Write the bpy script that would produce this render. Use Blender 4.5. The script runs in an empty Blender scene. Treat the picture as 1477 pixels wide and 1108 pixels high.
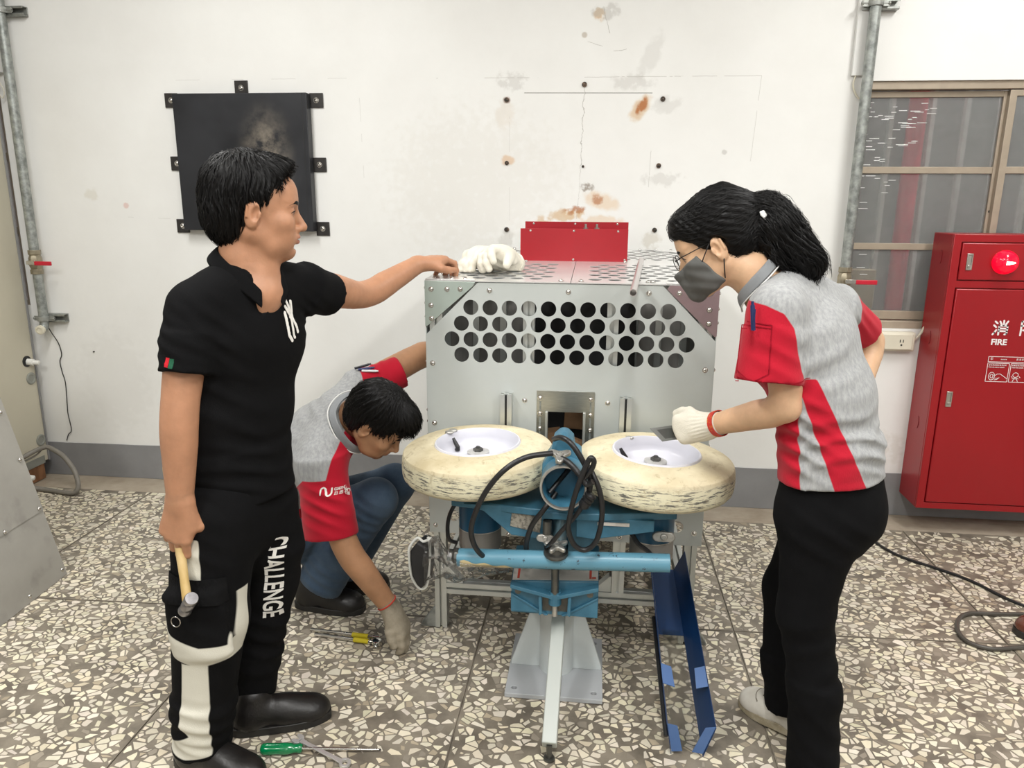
import bpy, bmesh, math, random
import numpy as np
from mathutils import Vector, Matrix, noise as mnoise

random.seed(7)
np.random.seed(7)
C = bpy.context.scene.collection
SC = bpy.context.scene
PI = math.pi

# ------------------------------------------------------------------ camera
cam_d = bpy.data.cameras.new('camera')
cam = bpy.data.objects.new('camera', cam_d)
C.objects.link(cam)
cam_d.sensor_fit = 'HORIZONTAL'
cam_d.sensor_width = 36.0
cam_d.lens = 1080.0 / 1477.0 * 36.0
cam_d.clip_start = 0.05
YAW, PITCH, ROLL = math.radians(6.25), math.radians(13.7), math.radians(-0.4)
_r0 = Vector((math.cos(YAW), math.sin(YAW), 0))
_f0 = Vector((-math.sin(YAW), math.cos(YAW), 0))
_u0 = Vector((0, 0, 1))
_f = _f0 * math.cos(PITCH) - _u0 * math.sin(PITCH)
_u = _u0 * math.cos(PITCH) + _f0 * math.sin(PITCH)
_r = _r0 * math.cos(ROLL) - _u * math.sin(ROLL)
_v = _u * math.cos(ROLL) + _r0 * math.sin(ROLL)
cam.matrix_world = Matrix(((_r.x, _v.x, -_f.x, 0), (_r.y, _v.y, -_f.y, 0), (_r.z, _v.z, -_f.z, 1.53), (0, 0, 0, 1)))
SC.camera = cam

# ------------------------------------------------------------------ world, lights, exposure
w = bpy.data.worlds.new('world')
SC.world = w
w.use_nodes = True
w.node_tree.nodes['Background'].inputs[0].default_value = (0.95, 0.97, 1.0, 1)
w.node_tree.nodes['Background'].inputs[1].default_value = 0.25
SC.view_settings.view_transform = 'Standard'
SC.view_settings.look = 'None'
SC.view_settings.gamma = 1.0
SC.view_settings.use_curve_mapping = False
SC.view_settings.exposure = 0.0


def area(name, loc, sx, sy, power, rot=(0, 0, 0), col=(1, 0.992, 0.965)):
    l = bpy.data.lights.new(name, 'AREA')
    l.shape = 'RECTANGLE'
    l.size, l.size_y = sx, sy
    l.energy = power
    l.color = col
    o = bpy.data.objects.new(name, l)
    C.objects.link(o)
    o.location = loc
    o.rotation_euler = rot
    return o


# rows of fluorescent troffers under the ceiling
for lx, ly, p in ((-1.7, 1.9, 50), (1.9, 2.2, 50), (-1.7, -0.6, 75), (1.9, -0.6, 75), (0.1, 0.5, 50), (0.1, -3.0, 60)):
    area('ceiling_tube_light', (lx, ly, 3.3), 0.32, 1.25, p)

# ------------------------------------------------------------------ materials


def nd(nt, kind, **kw):
    n = nt.nodes.new(kind)
    for k, v in kw.items():
        setattr(n, k, v)
    return n


def mat(name, col, rough=0.5, metal=0.0, var=0.0, vscale=8.0, bump=0.0, bscale=60.0, col2=None, lo=0.45, hi=0.6,
        spec=0.5, sheen=0.0, coat=0.0, aniso=None, detail=5.0, rvar=0.0):
    m = bpy.data.materials.new(name)
    m.use_nodes = True
    nt = m.node_tree
    b = nt.nodes['Principled BSDF']
    b.inputs['Base Color'].default_value = (*col, 1)
    b.inputs['Roughness'].default_value = rough
    b.inputs['Metallic'].default_value = metal
    b.inputs['Specular IOR Level'].default_value = spec
    b.inputs['Sheen Weight'].default_value = sheen
    b.inputs['Coat Weight'].default_value = coat
    b.inputs['Coat Roughness'].default_value = 0.12
    tc = nd(nt, 'ShaderNodeTexCoord')
    src = tc.outputs['Object']
    if aniso:
        mp = nd(nt, 'ShaderNodeMapping')
        mp.inputs['Scale'].default_value = aniso
        nt.links.new(src, mp.inputs[0])
        src = mp.outputs[0]
    if col2 is not None or var > 0:
        n = nd(nt, 'ShaderNodeTexNoise')
        n.inputs['Scale'].default_value = vscale
        n.inputs['Detail'].default_value = detail
        n.inputs['Roughness'].default_value = 0.62
        nt.links.new(src, n.inputs['Vector'])
        r = nd(nt, 'ShaderNodeValToRGB')
        if col2 is None:
            c1 = tuple(min(1, c * (1 + var)) for c in col)
            c0 = tuple(c * (1 - var) for c in col)
            r.color_ramp.elements[0].position, r.color_ramp.elements[1].position = 0.3, 0.7
        else:
            c0, c1 = col, col2
            r.color_ramp.elements[0].position, r.color_ramp.elements[1].position = lo, hi
        r.color_ramp.elements[0].color = (*c0, 1)
        r.color_ramp.elements[1].color = (*c1, 1)
        nt.links.new(n.outputs['Fac'], r.inputs[0])
        nt.links.new(r.outputs[0], b.inputs['Base Color'])
        if rvar > 0:
            mr = nd(nt, 'ShaderNodeMapRange')
            mr.inputs['To Min'].default_value = rough - rvar
            mr.inputs['To Max'].default_value = rough + rvar
            mr.inputs['From Min'].default_value = 0.3
            mr.inputs['From Max'].default_value = 0.7
            nt.links.new(n.outputs['Fac'], mr.inputs[0])
            nt.links.new(mr.outputs[0], b.inputs['Roughness'])
    if bump > 0:
        n2 = nd(nt, 'ShaderNodeTexNoise')
        n2.inputs['Scale'].default_value = bscale
        n2.inputs['Detail'].default_value = 3.0
        nt.links.new(src, n2.inputs['Vector'])
        bp = nd(nt, 'ShaderNodeBump')
        bp.inputs['Strength'].default_value = bump
        bp.inputs['Distance'].default_value = 0.002
        nt.links.new(n2.outputs['Fac'], bp.inputs['Height'])
        nt.links.new(bp.outputs[0], b.inputs['Normal'])
    return m


def pattern(m, attr, col, soft=0.0006, rough=None):
    """second colour where the float attribute (a signed distance in metres) is above zero"""
    nt = m.node_tree
    b = nt.nodes['Principled BSDF']
    inp = b.inputs['Base Color']
    at = nd(nt, 'ShaderNodeAttribute', attribute_name=attr)
    mr = nd(nt, 'ShaderNodeMapRange')
    mr.inputs['From Min'].default_value = -soft
    mr.inputs['From Max'].default_value = soft
    nt.links.new(at.outputs['Fac'], mr.inputs[0])
    mx = nd(nt, 'ShaderNodeMix', data_type='RGBA')
    old = inp.links[0].from_socket if inp.is_linked else None
    if old:
        nt.links.new(old, mx.inputs[6])
    else:
        mx.inputs[6].default_value = inp.default_value
    mx.inputs[7].default_value = (*col, 1)
    nt.links.new(mr.outputs[0], mx.inputs[0])
    nt.links.new(mx.outputs[2], inp)
    return m


# ------------------------------------------------------------------ objects
ORI = {}


def tag(o, label=None, cat=None, group=None, kind=None):
    if label:
        o['label'] = label
    if cat:
        o['category'] = cat
    if group:
        o['group'] = group
    if kind:
        o['kind'] = kind
    return o


def thing(name, label, cat, loc, group=None):
    o = bpy.data.objects.new(name, None)
    o.empty_display_size = 0.1
    C.objects.link(o)
    o.location = loc
    ORI[o.name] = Vector(loc)
    return tag(o, label, cat, group)


def link(o, parent, origin):
    C.objects.link(o)
    ORI[o.name] = origin
    if parent is not None:
        o.parent = parent


def bm_obj(name, bm, m, parent=None, loc=None, ang=32, smooth=True, bevel=0.0, kind=None, label=None, bseg=2):
    """mesh built in world coordinates -> object whose origin is that of its root (or loc)"""
    if parent is not None:
        org = ORI[parent.name]
    elif loc is not None:
        org = Vector(loc)
    else:
        vs = [v.co for v in bm.verts]
        org = Vector((sum(v.x for v in vs) / len(vs), sum(v.y for v in vs) / len(vs), min(v.z for v in vs)))
    bmesh.ops.translate(bm, verts=bm.verts, vec=-org)
    bm.normal_update()
    if smooth:
        lim = math.radians(ang)
        for f in bm.faces:
            f.smooth = True
        for e in bm.edges:
            if len(e.link_faces) != 2 or e.calc_face_angle(0.0) > lim:
                e.smooth = False
    me = bpy.data.meshes.new(name)
    bm.to_mesh(me)
    bm.free()
    for mm in (m if isinstance(m, (list, tuple)) else [m]):
        me.materials.append(mm)
    o = bpy.data.objects.new(name, me)
    link(o, parent, org)
    if parent is None:
        o.location = org
    if bevel > 0:
        bv = o.modifiers.new('bevel', 'BEVEL')
        bv.width = bevel
        bv.segments = bseg
        bv.limit_method = 'ANGLE'
        bv.angle_limit = math.radians(40)
        bv.harden_normals = False
    if kind:
        o['kind'] = kind
    if label:
        o['label'] = label
    return o


def clone(src, offset, parent=None):
    """copy of a part, moved by offset, sharing its mesh"""
    o = src.copy()
    C.objects.link(o)
    p = parent if parent is not None else src.parent
    o.parent = p
    o.location = src.location + Vector(offset)
    ORI[o.name] = ORI.get(src.name, Vector((0, 0, 0)))
    return o


def frame(d, up=(0, 0, 1)):
    d = Vector(d).normalized()
    up = Vector(up)
    if abs(d.dot(up)) > 0.98:
        up = Vector((0, 1, 0))
    x = up.cross(d).normalized()
    y = d.cross(x)
    return x, y, d


def box(bm, c, s, R=None):
    c = Vector(c)
    vs = []
    for dz in (-1, 1):
        for dx, dy in ((-1, -1), (1, -1), (1, 1), (-1, 1)):
            p = Vector((dx * s[0] / 2, dy * s[1] / 2, dz * s[2] / 2))
            if R is not None:
                p = R @ p
            vs.append(bm.verts.new(c + p))
    for f in ((3, 2, 1, 0), (4, 5, 6, 7), (0, 1, 5, 4), (1, 2, 6, 5), (2, 3, 7, 6), (3, 0, 4, 7)):
        bm.faces.new([vs[i] for i in f])


def box2(bm, lo, hi):
    box(bm, [(a + b) / 2 for a, b in zip(lo, hi)], [b - a for a, b in zip(lo, hi)])


def cyl(bm, a, b, r0, r1=None, n=24, caps=True):
    r1 = r0 if r1 is None else r1
    tube(bm, [a, b], [r0, r1], n, caps)


def tube(bm, pts, r, n=10, caps=True, closed=False):
    pts = [Vector(p) for p in pts]
    N = len(pts)
    rs = r if isinstance(r, (list, tuple)) else [r] * N
    rings = []
    x = None
    for i, p in enumerate(pts):
        if closed:
            d = pts[(i + 1) % N] - pts[i - 1]
        else:
            d = pts[min(i + 1, N - 1)] - pts[max(i - 1, 0)]
        d.normalize()
        if x is None:
            x, y, _ = frame(d)
        else:
            x = (x - d * x.dot(d)).normalized()
            y = d.cross(x)
        rings.append([bm.verts.new(p + (x * math.cos(t) + y * math.sin(t)) * rs[i]) for t in
                      [2 * PI * k / n for k in range(n)]])
    M = N if closed else N - 1
    for i in range(M):
        a, b = rings[i], rings[(i + 1) % N]
        for k in range(n):
            bm.faces.new((a[k], a[(k + 1) % n], b[(k + 1) % n], b[k]))
    if caps and not closed:
        bm.faces.new(rings[0][::-1])
        bm.faces.new(rings[-1])


def lathe(bm, prof, c, d, n=48, up=(0, 0, 1), close=False):
    """profile = [(radius, height along d)]"""
    x, y, d = frame(d, up)
    c = Vector(c)
    rings = []
    for r, h in prof:
        if r < 1e-6:
            rings.append([bm.verts.new(c + d * h)])
        else:
            rings.append([bm.verts.new(c + d * h + (x * math.cos(2 * PI * k / n) + y * math.sin(2 * PI * k / n)) * r)
                          for k in range(n)])
    seq = list(zip(rings[:-1], rings[1:]))
    if close:
        seq.append((rings[-1], rings[0]))
    for a, b in seq:
        for k in range(n):
            k2 = (k + 1) % n
            if len(a) == 1 and len(b) == 1:
                continue
            if len(a) == 1:
                bm.faces.new((a[0], b[k2], b[k]))
            elif len(b) == 1:
                bm.faces.new((a[k], a[k2], b[0]))
            else:
                bm.faces.new((a[k], a[k2], b[k2], b[k]))


def prism(bm, poly, o, ux, uy, t):
    """polygon in the (ux, uy) plane at o, extruded by vector t"""
    o, ux, uy, t = Vector(o), Vector(ux), Vector(uy), Vector(t)
    a = [bm.verts.new(o + ux * p[0] + uy * p[1]) for p in poly]
    b = [bm.verts.new(v.co + t) for v in a]
    n = len(poly)
    fs = [bm.faces.new(a), bm.faces.new(b[::-1])]
    for i in range(n):
        fs.append(bm.faces.new((a[i], b[i], b[(i + 1) % n], a[(i + 1) % n])))
    bmesh.ops.recalc_face_normals(bm, faces=fs)


def dome(bm, c, d, r, h, n=14, rings=4):
    prof = [(r * math.cos(PI / 2 * k / rings), h * math.sin(PI / 2 * k / rings)) for k in range(rings + 1)]
    prof[-1] = (0, h)
    lathe(bm, prof, c, d, n)


def ball(bm, c, r, n=16, sc=(1, 1, 1)):
    mtx = Matrix.Translation(c) @ Matrix.Diagonal((*sc, 1))
    bmesh.ops.create_uvsphere(bm, u_segments=n, v_segments=n // 2 + 1, radius=r, matrix=mtx)


def smoothpath(pts, k=6, closed=False):
    """Catmull-Rom through the points"""
    P = [Vector(p) for p in pts]
    out = []
    n = len(P)
    segs = n if closed else n - 1
    for i in range(segs):
        if closed:
            p0, p1, p2, p3 = P[i - 1], P[i], P[(i + 1) % n], P[(i + 2) % n]
        else:
            p0, p1, p2, p3 = P[max(i - 1, 0)], P[i], P[i + 1], P[min(i + 2, n - 1)]
        for j in range(k):
            t = j / k
            out.append(0.5 * ((2 * p1) + (p2 - p0) * t + (2 * p0 - 5 * p1 + 4 * p2 - p3) * t * t + (3 * p1 - p0 - 3 * p2 + p3) * t ** 3))
    if not closed:
        out.append(P[-1])
    return out


def circle2(cx, cy, r, n=24):
    return [(cx + r * math.cos(2 * PI * k / n), cy + r * math.sin(2 * PI * k / n)) for k in range(n)]


def plate_bm(loops, o, ux, uy, t):
    """flat plate with holes: loops[0] outline, others holes; filled in the plane, thickness along vector t"""
    cu = bpy.data.curves.new('plate', 'CURVE')
    cu.dimensions = '2D'
    cu.fill_mode = 'BOTH'
    for lp in loops:
        sp = cu.splines.new('POLY')
        sp.points.add(len(lp) - 1)
        for i, p in enumerate(lp):
            sp.points[i].co = (p[0], p[1], 0, 1)
        sp.use_cyclic_u = True
    tv = Vector(t)
    cu.extrude = tv.length / 2
    ob = bpy.data.objects.new('plate', cu)
    C.objects.link(ob)
    dg = bpy.context.evaluated_depsgraph_get()
    me = bpy.data.meshes.new_from_object(ob.evaluated_get(dg))
    bpy.data.objects.remove(ob)
    bpy.data.curves.remove(cu)
    bm = bmesh.new()
    bm.from_mesh(me)
    bpy.data.meshes.remove(me)
    bmesh.ops.remove_doubles(bm, verts=bm.verts, dist=1e-5)
    o, ux, uy = Vector(o), Vector(ux), Vector(uy)
    tn = tv.normalized()
    for v in bm.verts:
        v.co = o + ux * v.co.x + uy * v.co.y + tn * (v.co.z + tv.length / 2)
    bmesh.ops.recalc_face_normals(bm, faces=bm.faces)
    return bm


def text_bm(txt, size, o, ux, uy, depth=0.0006, bold=0.0, align='LEFT'):
    cu = bpy.data.curves.new('txt', 'FONT')
    cu.body = txt
    cu.size = size
    cu.extrude = depth / 2
    cu.offset = bold
    cu.align_x = align
    ob = bpy.data.objects.new('txt', cu)
    C.objects.link(ob)
    dg = bpy.context.evaluated_depsgraph_get()
    me = bpy.data.meshes.new_from_object(ob.evaluated_get(dg))
    bpy.data.objects.remove(ob)
    bpy.data.curves.remove(cu)
    bm = bmesh.new()
    bm.from_mesh(me)
    bpy.data.meshes.remove(me)
    o, ux, uy = Vector(o), Vector(ux).normalized(), Vector(uy).normalized()
    n = ux.cross(uy)
    for v in bm.verts:
        v.co = o + ux * v.co.x + uy * v.co.y + n * v.co.z
    return bm


def strokes_bm(lines, width, o, ux, uy, depth=0.001, rnd=True):
    """polylines drawn as flat ribbons with a little thickness"""
    bm = bmesh.new()
    o, ux, uy = Vector(o), Vector(ux), Vector(uy)
    nn = ux.cross(uy).normalized() * depth
    for ln in lines:
        wd = width
        if isinstance(ln, tuple) and isinstance(ln[0], (int, float)):
            wd, ln = ln
        for (a, b) in zip(ln[:-1], ln[1:]):
            a, b = Vector(a), Vector(b)
            d = (b - a)
            if d.length < 1e-9:
                continue
            d.normalize()
            p = Vector((-d.y, d.x)) * wd / 2
            if rnd:
                poly = []
                a0 = math.atan2(p.y, p.x)
                for k in range(7):
                    t = a0 + PI * k / 6
                    poly.append(a + Vector((math.cos(t), math.sin(t))) * wd / 2)
                for k in range(7):
                    t = a0 + PI + PI * k / 6
                    poly.append(b + Vector((math.cos(t), math.sin(t))) * wd / 2)
            else:
                poly = [a + p, a - p, b - p, b + p]
            prism(bm, poly, o, ux, uy, nn)
    return bm


def bolt_mesh_bm(c, d, r=0.0075, h=0.005):
    """button-head socket screw with washer"""
    bm = bmesh.new()
    x, y, d = frame(d)
    c = Vector(c)
    cyl(bm, c, c + d * 0.0012, r * 1.25, n=16)
    prof = [(r, 0.001)] + [(r * math.cos(PI / 2 * k / 4) * 1.0, 0.001 + h * math.sin(PI / 2 * k / 4)) for k in range(1, 4)]
    prof += [(r * 0.42, 0.001 + h * 0.97), (r * 0.36, 0.001 + h * 0.4), (0, 0.001 + h * 0.4)]
    lathe(bm, prof, c, d, 12)
    return bm


class Bolts:
    """screws of one thing: the first builds the mesh, the others share it"""

    def __init__(self, name, m, parent, d, r=0.0075, h=0.005):
        self.a = (name, m, parent, d, r, h)
        self.first = None

    def at(self, p, parent=None):
        name, m, par, d, r, h = self.a
        if self.first is None:
            self.p0 = Vector(p)
            self.first = bm_obj(name, bolt_mesh_bm(p, d, r, h), m, par)
            if parent is not None:
                self.first.parent = parent
            return self.first
        return clone(self.first, Vector(p) - self.p0, parent)


# ------------------------------------------------------------------ signed distance modelling for bodies and cloth


class SDF:
    def __init__(self, lo, hi, res):
        self.lo = np.array(lo, np.float32)
        self.res = res
        self.n = (np.ceil((np.array(hi) - np.array(lo)) / res).astype(int) + 1)
        self.v = np.full(self.n, 0.5, np.float32)
        self.ax = [self.lo[i] + np.arange(self.n[i], dtype=np.float32) * res for i in range(3)]

    def _sub(self, lo, hi, pad):
        i0 = np.maximum(np.floor((np.array(lo) - pad - self.lo) / self.res).astype(int), 0)
        i1 = np.minimum(np.ceil((np.array(hi) + pad - self.lo) / self.res).astype(int) + 1, self.n)
        if np.any(i1 <= i0):
            return None
        s = tuple(slice(a, b) for a, b in zip(i0, i1))
        X = self.ax[0][s[0]][:, None, None]
        Y = self.ax[1][s[1]][None, :, None]
        Z = self.ax[2][s[2]][None, None, :]
        return s, X, Y, Z

    def _put(self, s, d, k, op):
        v = self.v[s]
        if op == 'add':
            if k > 0:
                h = np.maximum(k - np.abs(v - d), 0) / k
                self.v[s] = np.minimum(v, d) - h * h * (k * 0.25)
            else:
                self.v[s] = np.minimum(v, d)
        else:
            d = -d
            if k > 0:
                h = np.maximum(k - np.abs(v - d), 0) / k
                self.v[s] = np.maximum(v, d) + h * h * (k * 0.25)
            else:
                self.v[s] = np.maximum(v, d)

    def cone(self, a, b, ra, rb=None, k=0.0, op='add'):
        rb = ra if rb is None else rb
        a, b = np.array(a, np.float32), np.array(b, np.float32)
        R = max(ra, rb)
        q = self._sub(np.minimum(a, b) - R, np.maximum(a, b) + R, k + 0.012)
        if q is None:
            return self
        s, X, Y, Z = q
        ab = b - a
        L2 = float(ab @ ab) + 1e-12
        px, py, pz = X - a[0], Y - a[1], Z - a[2]
        t = np.clip((px * ab[0] + py * ab[1] + pz * ab[2]) / L2, 0, 1)
        d = np.sqrt((px - t * ab[0]) ** 2 + (py - t * ab[1]) ** 2 + (pz - t * ab[2]) ** 2) - (ra + (rb - ra) * t)
        self._put(s, d, k, op)
        return self

    def chain(self, pts, rs, k=0.0, kin=0.02):
        for i in range(len(pts) - 1):
            self.cone(pts[i], pts[i + 1], rs[i], rs[i + 1], k if i == 0 else kin)
        return self

    def slab(self, a, b, ra, rb, wdir, k=0.0, op='add', flat=False):
        """elliptical tapered limb: ra, rb = (half width along wdir, half depth)"""
        a, b = np.array(a, np.float32), np.array(b, np.float32)
        R = max(*ra, *rb)
        q = self._sub(np.minimum(a, b) - R, np.maximum(a, b) + R, k + 0.012)
        if q is None:
            return self
        s, X, Y, Z = q
        ab = b - a
        L = float(np.linalg.norm(ab))
        z = ab / L
        w_ = np.array(wdir, np.float32)
        w_ = w_ - z * (w_ @ z)
        w_ /= np.linalg.norm(w_)
        e = np.cross(z, w_)
        px, py, pz = X - a[0], Y - a[1], Z - a[2]
        h = px * z[0] + py * z[1] + pz * z[2]
        u = px * w_[0] + py * w_[1] + pz * w_[2]
        v = px * e[0] + py * e[1] + pz * e[2]
        t = np.clip(h / L, 0, 1)
        rw = ra[0] + (rb[0] - ra[0]) * t
        rd = ra[1] + (rb[1] - ra[1]) * t
        mn = np.minimum(rw, rd)
        if flat:
            d = (np.sqrt((u / rw) ** 2 + (v / rd) ** 2) - 1) * mn
            d = np.maximum(d, np.maximum(h - L, -h))
        else:
            ax = h - t * L
            d = (np.sqrt((u / rw) ** 2 + (v / rd) ** 2 + (ax / mn) ** 2) - 1) * mn
        self._put(s, d, k, op)
        return self

    def ell(self, c, r, R=None, k=0.0, op='add'):
        c = np.array(c, np.float32)
        r = np.array(r, np.float32)
        m = float(max(r))
        q = self._sub(c - m, c + m, k + 0.012)
        if q is None:
            return self
        s, X, Y, Z = q
        px, py, pz = X - c[0], Y - c[1], Z - c[2]
        if R is None:
            R = np.eye(3)
        R = np.array(R, np.float32)
        a = px * R[0, 0] + py * R[1, 0] + pz * R[2, 0]
        b = px * R[0, 1] + py * R[1, 1] + pz * R[2, 1]
        e = px * R[0, 2] + py * R[1, 2] + pz * R[2, 2]
        k0 = np.sqrt((a / r[0]) ** 2 + (b / r[1]) ** 2 + (e / r[2]) ** 2)
        k1 = np.sqrt((a / r[0] ** 2) ** 2 + (b / r[1] ** 2) ** 2 + (e / r[2] ** 2) ** 2) + 1e-9
        d = k0 * (k0 - 1) / k1
        self._put(s, d, k, op)
        return self

    def cut(self, p, n, k=0.0):
        """keep the side the normal points away from"""
        n = np.array(n, np.float32)
        n = n / np.linalg.norm(n)
        d = (self.ax[0] - p[0])[:, None, None] * n[0] + (self.ax[1] - p[1])[None, :, None] * n[1] + (self.ax[2] - p[2])[None, None, :] * n[2]
        if k > 0:
            h = np.maximum(k - np.abs(self.v - d), 0) / k
            self.v = np.maximum(self.v, d) + h * h * (k * 0.25)
        else:
            self.v = np.maximum(self.v, d)
        return self

    def warp(self, fn):
        X = self.ax[0][:, None, None]
        Y = self.ax[1][None, :, None]
        Z = self.ax[2][None, None, :]
        self.v = (self.v + fn(X, Y, Z)).astype(np.float32)
        return self

    def fold(self, c, r, d, wl, amp, ph=0.0, bend=(0, 0, 0)):
        """a local set of cloth creases: waves along d inside a gaussian of radius r (scalar or xyz)"""
        c = np.array(c, float)
        rr = np.array([r, r, r] if np.isscalar(r) else r, float)
        q = self._sub(c - 2.2 * rr, c + 2.2 * rr, 0)
        if q is None:
            return self
        s, X, Y, Z = q
        d = np.array(d, float)
        d /= np.linalg.norm(d)
        px, py, pz = X - c[0], Y - c[1], Z - c[2]
        g = np.exp(-((px / rr[0]) ** 2 + (py / rr[1]) ** 2 + (pz / rr[2]) ** 2) * 1.1)
        sd = px * d[0] + py * d[1] + pz * d[2] + bend[0] * px * px + bend[1] * py * py + bend[2] * pz * pz
        wv = np.sin(sd * (2 * PI / wl) + ph + 1.3 * np.sin(px * 17 + pz * 11 + py * 13))
        wv = np.where(wv > 0, wv, wv * 0.35)
        self.v[s] -= (amp * g * wv).astype(np.float32)
        return self

    def mesh(self):
        v = self.v
        ins = v < 0
        n = self.n
        # cells with a sign change
        c = np.zeros(n - 1, np.uint8)
        for i in (0, 1):
            for j in (0, 1):
                for k in (0, 1):
                    c += ins[i:n[0] - 1 + i, j:n[1] - 1 + j, k:n[2] - 1 + k]
        act = (c > 0) & (c < 8)
        idx = np.argwhere(act)
        num = np.full(n - 1, -1, np.int32)
        num[act] = np.arange(len(idx))
        acc = np.zeros((len(idx), 3))
        cnt = np.zeros(len(idx))
        off = np.array([(i, j, k) for i in (0, 1) for j in (0, 1) for k in (0, 1)])
        vals = np.stack([v[idx[:, 0] + o[0], idx[:, 1] + o[1], idx[:, 2] + o[2]] for o in off], 1)
        for a in range(8):
            for b in range(a + 1, 8):
                if np.abs(off[a] - off[b]).sum() != 1:
                    continue
                va, vb = vals[:, a], vals[:, b]
                m = (va < 0) != (vb < 0)
                t = np.where(m, va / np.where(m, va - vb, 1), 0)
                p = off[a] + (off[b] - off[a]) * t[:, None]
                acc += p * m[:, None]
                cnt += m
        P = (idx + acc / cnt[:, None]) * self.res + self.lo
        faces = []
        for ax in range(3):
            sl0 = [slice(1, n[i] - 1) for i in range(3)]
            sl0[ax] = slice(0, n[ax] - 1)
            sl1 = list(sl0)
            sl1[ax] = slice(1, n[ax])
            A, B = ins[tuple(sl0)], ins[tuple(sl1)]
            e = np.argwhere(A != B)
            if len(e) == 0:
                continue
            flip = A[tuple(e.T)]
            e = e + np.array([1 if i != ax else 0 for i in range(3)])
            u, w_ = (ax + 1) % 3, (ax + 2) % 3
            du, dw = np.zeros(3, int), np.zeros(3, int)
            du[u] = 1
            dw[w_] = 1
            q = [num[tuple((e - du - dw).T)], num[tuple((e - dw).T)], num[tuple(e.T)], num[tuple((e - du).T)]]
            F = np.stack(q, 1)
            F[~flip] = F[~flip][:, ::-1]
            faces.append(F)
        F = np.concatenate(faces) if faces else np.zeros((0, 4), int)
        F = F[(F >= 0).all(1)]
        return P, F

    def trilerp(self, P):
        g = (P - self.lo) / self.res
        i = np.clip(np.floor(g).astype(int), 0, self.n - 2)
        f = g - i
        o = 0
        for a in (0, 1):
            for b in (0, 1):
                for c in (0, 1):
                    wgt = (f[:, 0] if a else 1 - f[:, 0]) * (f[:, 1] if b else 1 - f[:, 1]) * (f[:, 2] if c else 1 - f[:, 2])
                    o = o + wgt * self.v[i[:, 0] + a, i[:, 1] + b, i[:, 2] + c]
        return o


def relax(P, F, it=1, lam=0.5):
    for _ in range(it):
        acc = np.zeros_like(P)
        cnt = np.zeros(len(P))
        for a in range(4):
            b = (a + 1) % 4
            np.add.at(acc, F[:, a], P[F[:, b]])
            np.add.at(acc, F[:, b], P[F[:, a]])
            np.add.at(cnt, F[:, a], 1)
            np.add.at(cnt, F[:, b], 1)
        P = P + lam * (acc / np.maximum(cnt, 1)[:, None] - P)
    return P


def sdf_obj(name, fields, m, parent, smooth_it=1, attrs=None, label=None, kind=None):
    """one mesh object from one or several fields; attrs = {name: fn(P) -> float per vertex}"""
    if not isinstance(fields, (list, tuple)):
        fields = [fields]
    Ps, Fs, base = [], [], 0
    for f in fields:
        P, F = f.mesh()
        P = relax(P, F, smooth_it)
        Ps.append(P)
        Fs.append(F + base)
        base += len(P)
    P, F = np.concatenate(Ps), np.concatenate(Fs)
    org = ORI[parent.name]
    me = bpy.data.meshes.new(name)
    me.vertices.add(len(P))
    me.vertices.foreach_set('co', (P - np.array(org)).astype(np.float32).ravel())
    me.loops.add(F.size)
    me.loops.foreach_set('vertex_index', F.astype(np.int32).ravel())
    me.polygons.add(len(F))
    me.polygons.foreach_set('loop_start', np.arange(0, F.size, 4, dtype=np.int32))
    me.polygons.foreach_set('loop_total', np.full(len(F), 4, np.int32))
    me.polygons.foreach_set('use_smooth', np.ones(len(F), bool))
    me.update(calc_edges=True)
    me.validate()
    for k, fn in (attrs or {}).items():
        a = me.attributes.new(k, 'FLOAT', 'POINT')
        a.data.foreach_set('value', np.asarray(fn(P), np.float32))
    me.materials.append(m)
    o = bpy.data.objects.new(name, me)
    link(o, parent, org)
    if label:
        o['label'] = label
    if kind:
        o['kind'] = kind
    return o


def poly_sd(pts, u, v):
    """signed distance to a polygon (positive inside) for arrays u, v"""
    pts = np.array(pts, float)
    d = np.full(u.shape, 1e9)
    s = np.zeros(u.shape, bool)
    n = len(pts)
    for i in range(n):
        a, b = pts[i], pts[(i + 1) % n]
        e = b - a
        wx, wy = u - a[0], v - a[1]
        t = np.clip((wx * e[0] + wy * e[1]) / (e @ e), 0, 1)
        d = np.minimum(d, (wx - e[0] * t) ** 2 + (wy - e[1] * t) ** 2)
        c = ((a[1] <= v) != (b[1] <= v)) & (u < a[0] + (v - a[1]) * (b[0] - a[0]) / ((b[1] - a[1]) if abs(b[1] - a[1]) > 1e-12 else 1e-12))
        s ^= c
    return np.where(s, 1, -1) * np.sqrt(d)
# ================================================================== ROOM
M = {}
M['matrix'] = mat('terrazzo matrix', (0.135, 0.115, 0.09), 0.42, col2=(0.265, 0.23, 0.18), vscale=9, lo=0.35, hi=0.65, bump=0.15, bscale=180)
M['gutter'] = mat('worn concrete', (0.30, 0.245, 0.18), 0.6, col2=(0.46, 0.40, 0.32), vscale=5, lo=0.3, hi=0.7, bump=0.3, bscale=90)
M['base'] = mat('grey skirting paint', (0.235, 0.235, 0.24), 0.55, var=0.12, vscale=4, bump=0.15, bscale=30)
M['ceil'] = mat('ceiling paint', (0.8, 0.8, 0.78), 0.9, var=0.03)
M['whitewall'] = mat('side wall paint', (0.78, 0.78, 0.76), 0.9, var=0.03)
M['winframe'] = mat('bronze window frame', (0.40, 0.335, 0.26), 0.45, metal=0.25, var=0.08, vscale=14)
M['galv'] = mat('galvanised steel', (0.20, 0.215, 0.205), 0.45, metal=0.6, col2=(0.42, 0.44, 0.42), vscale=28, lo=0.35, hi=0.65)
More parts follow.
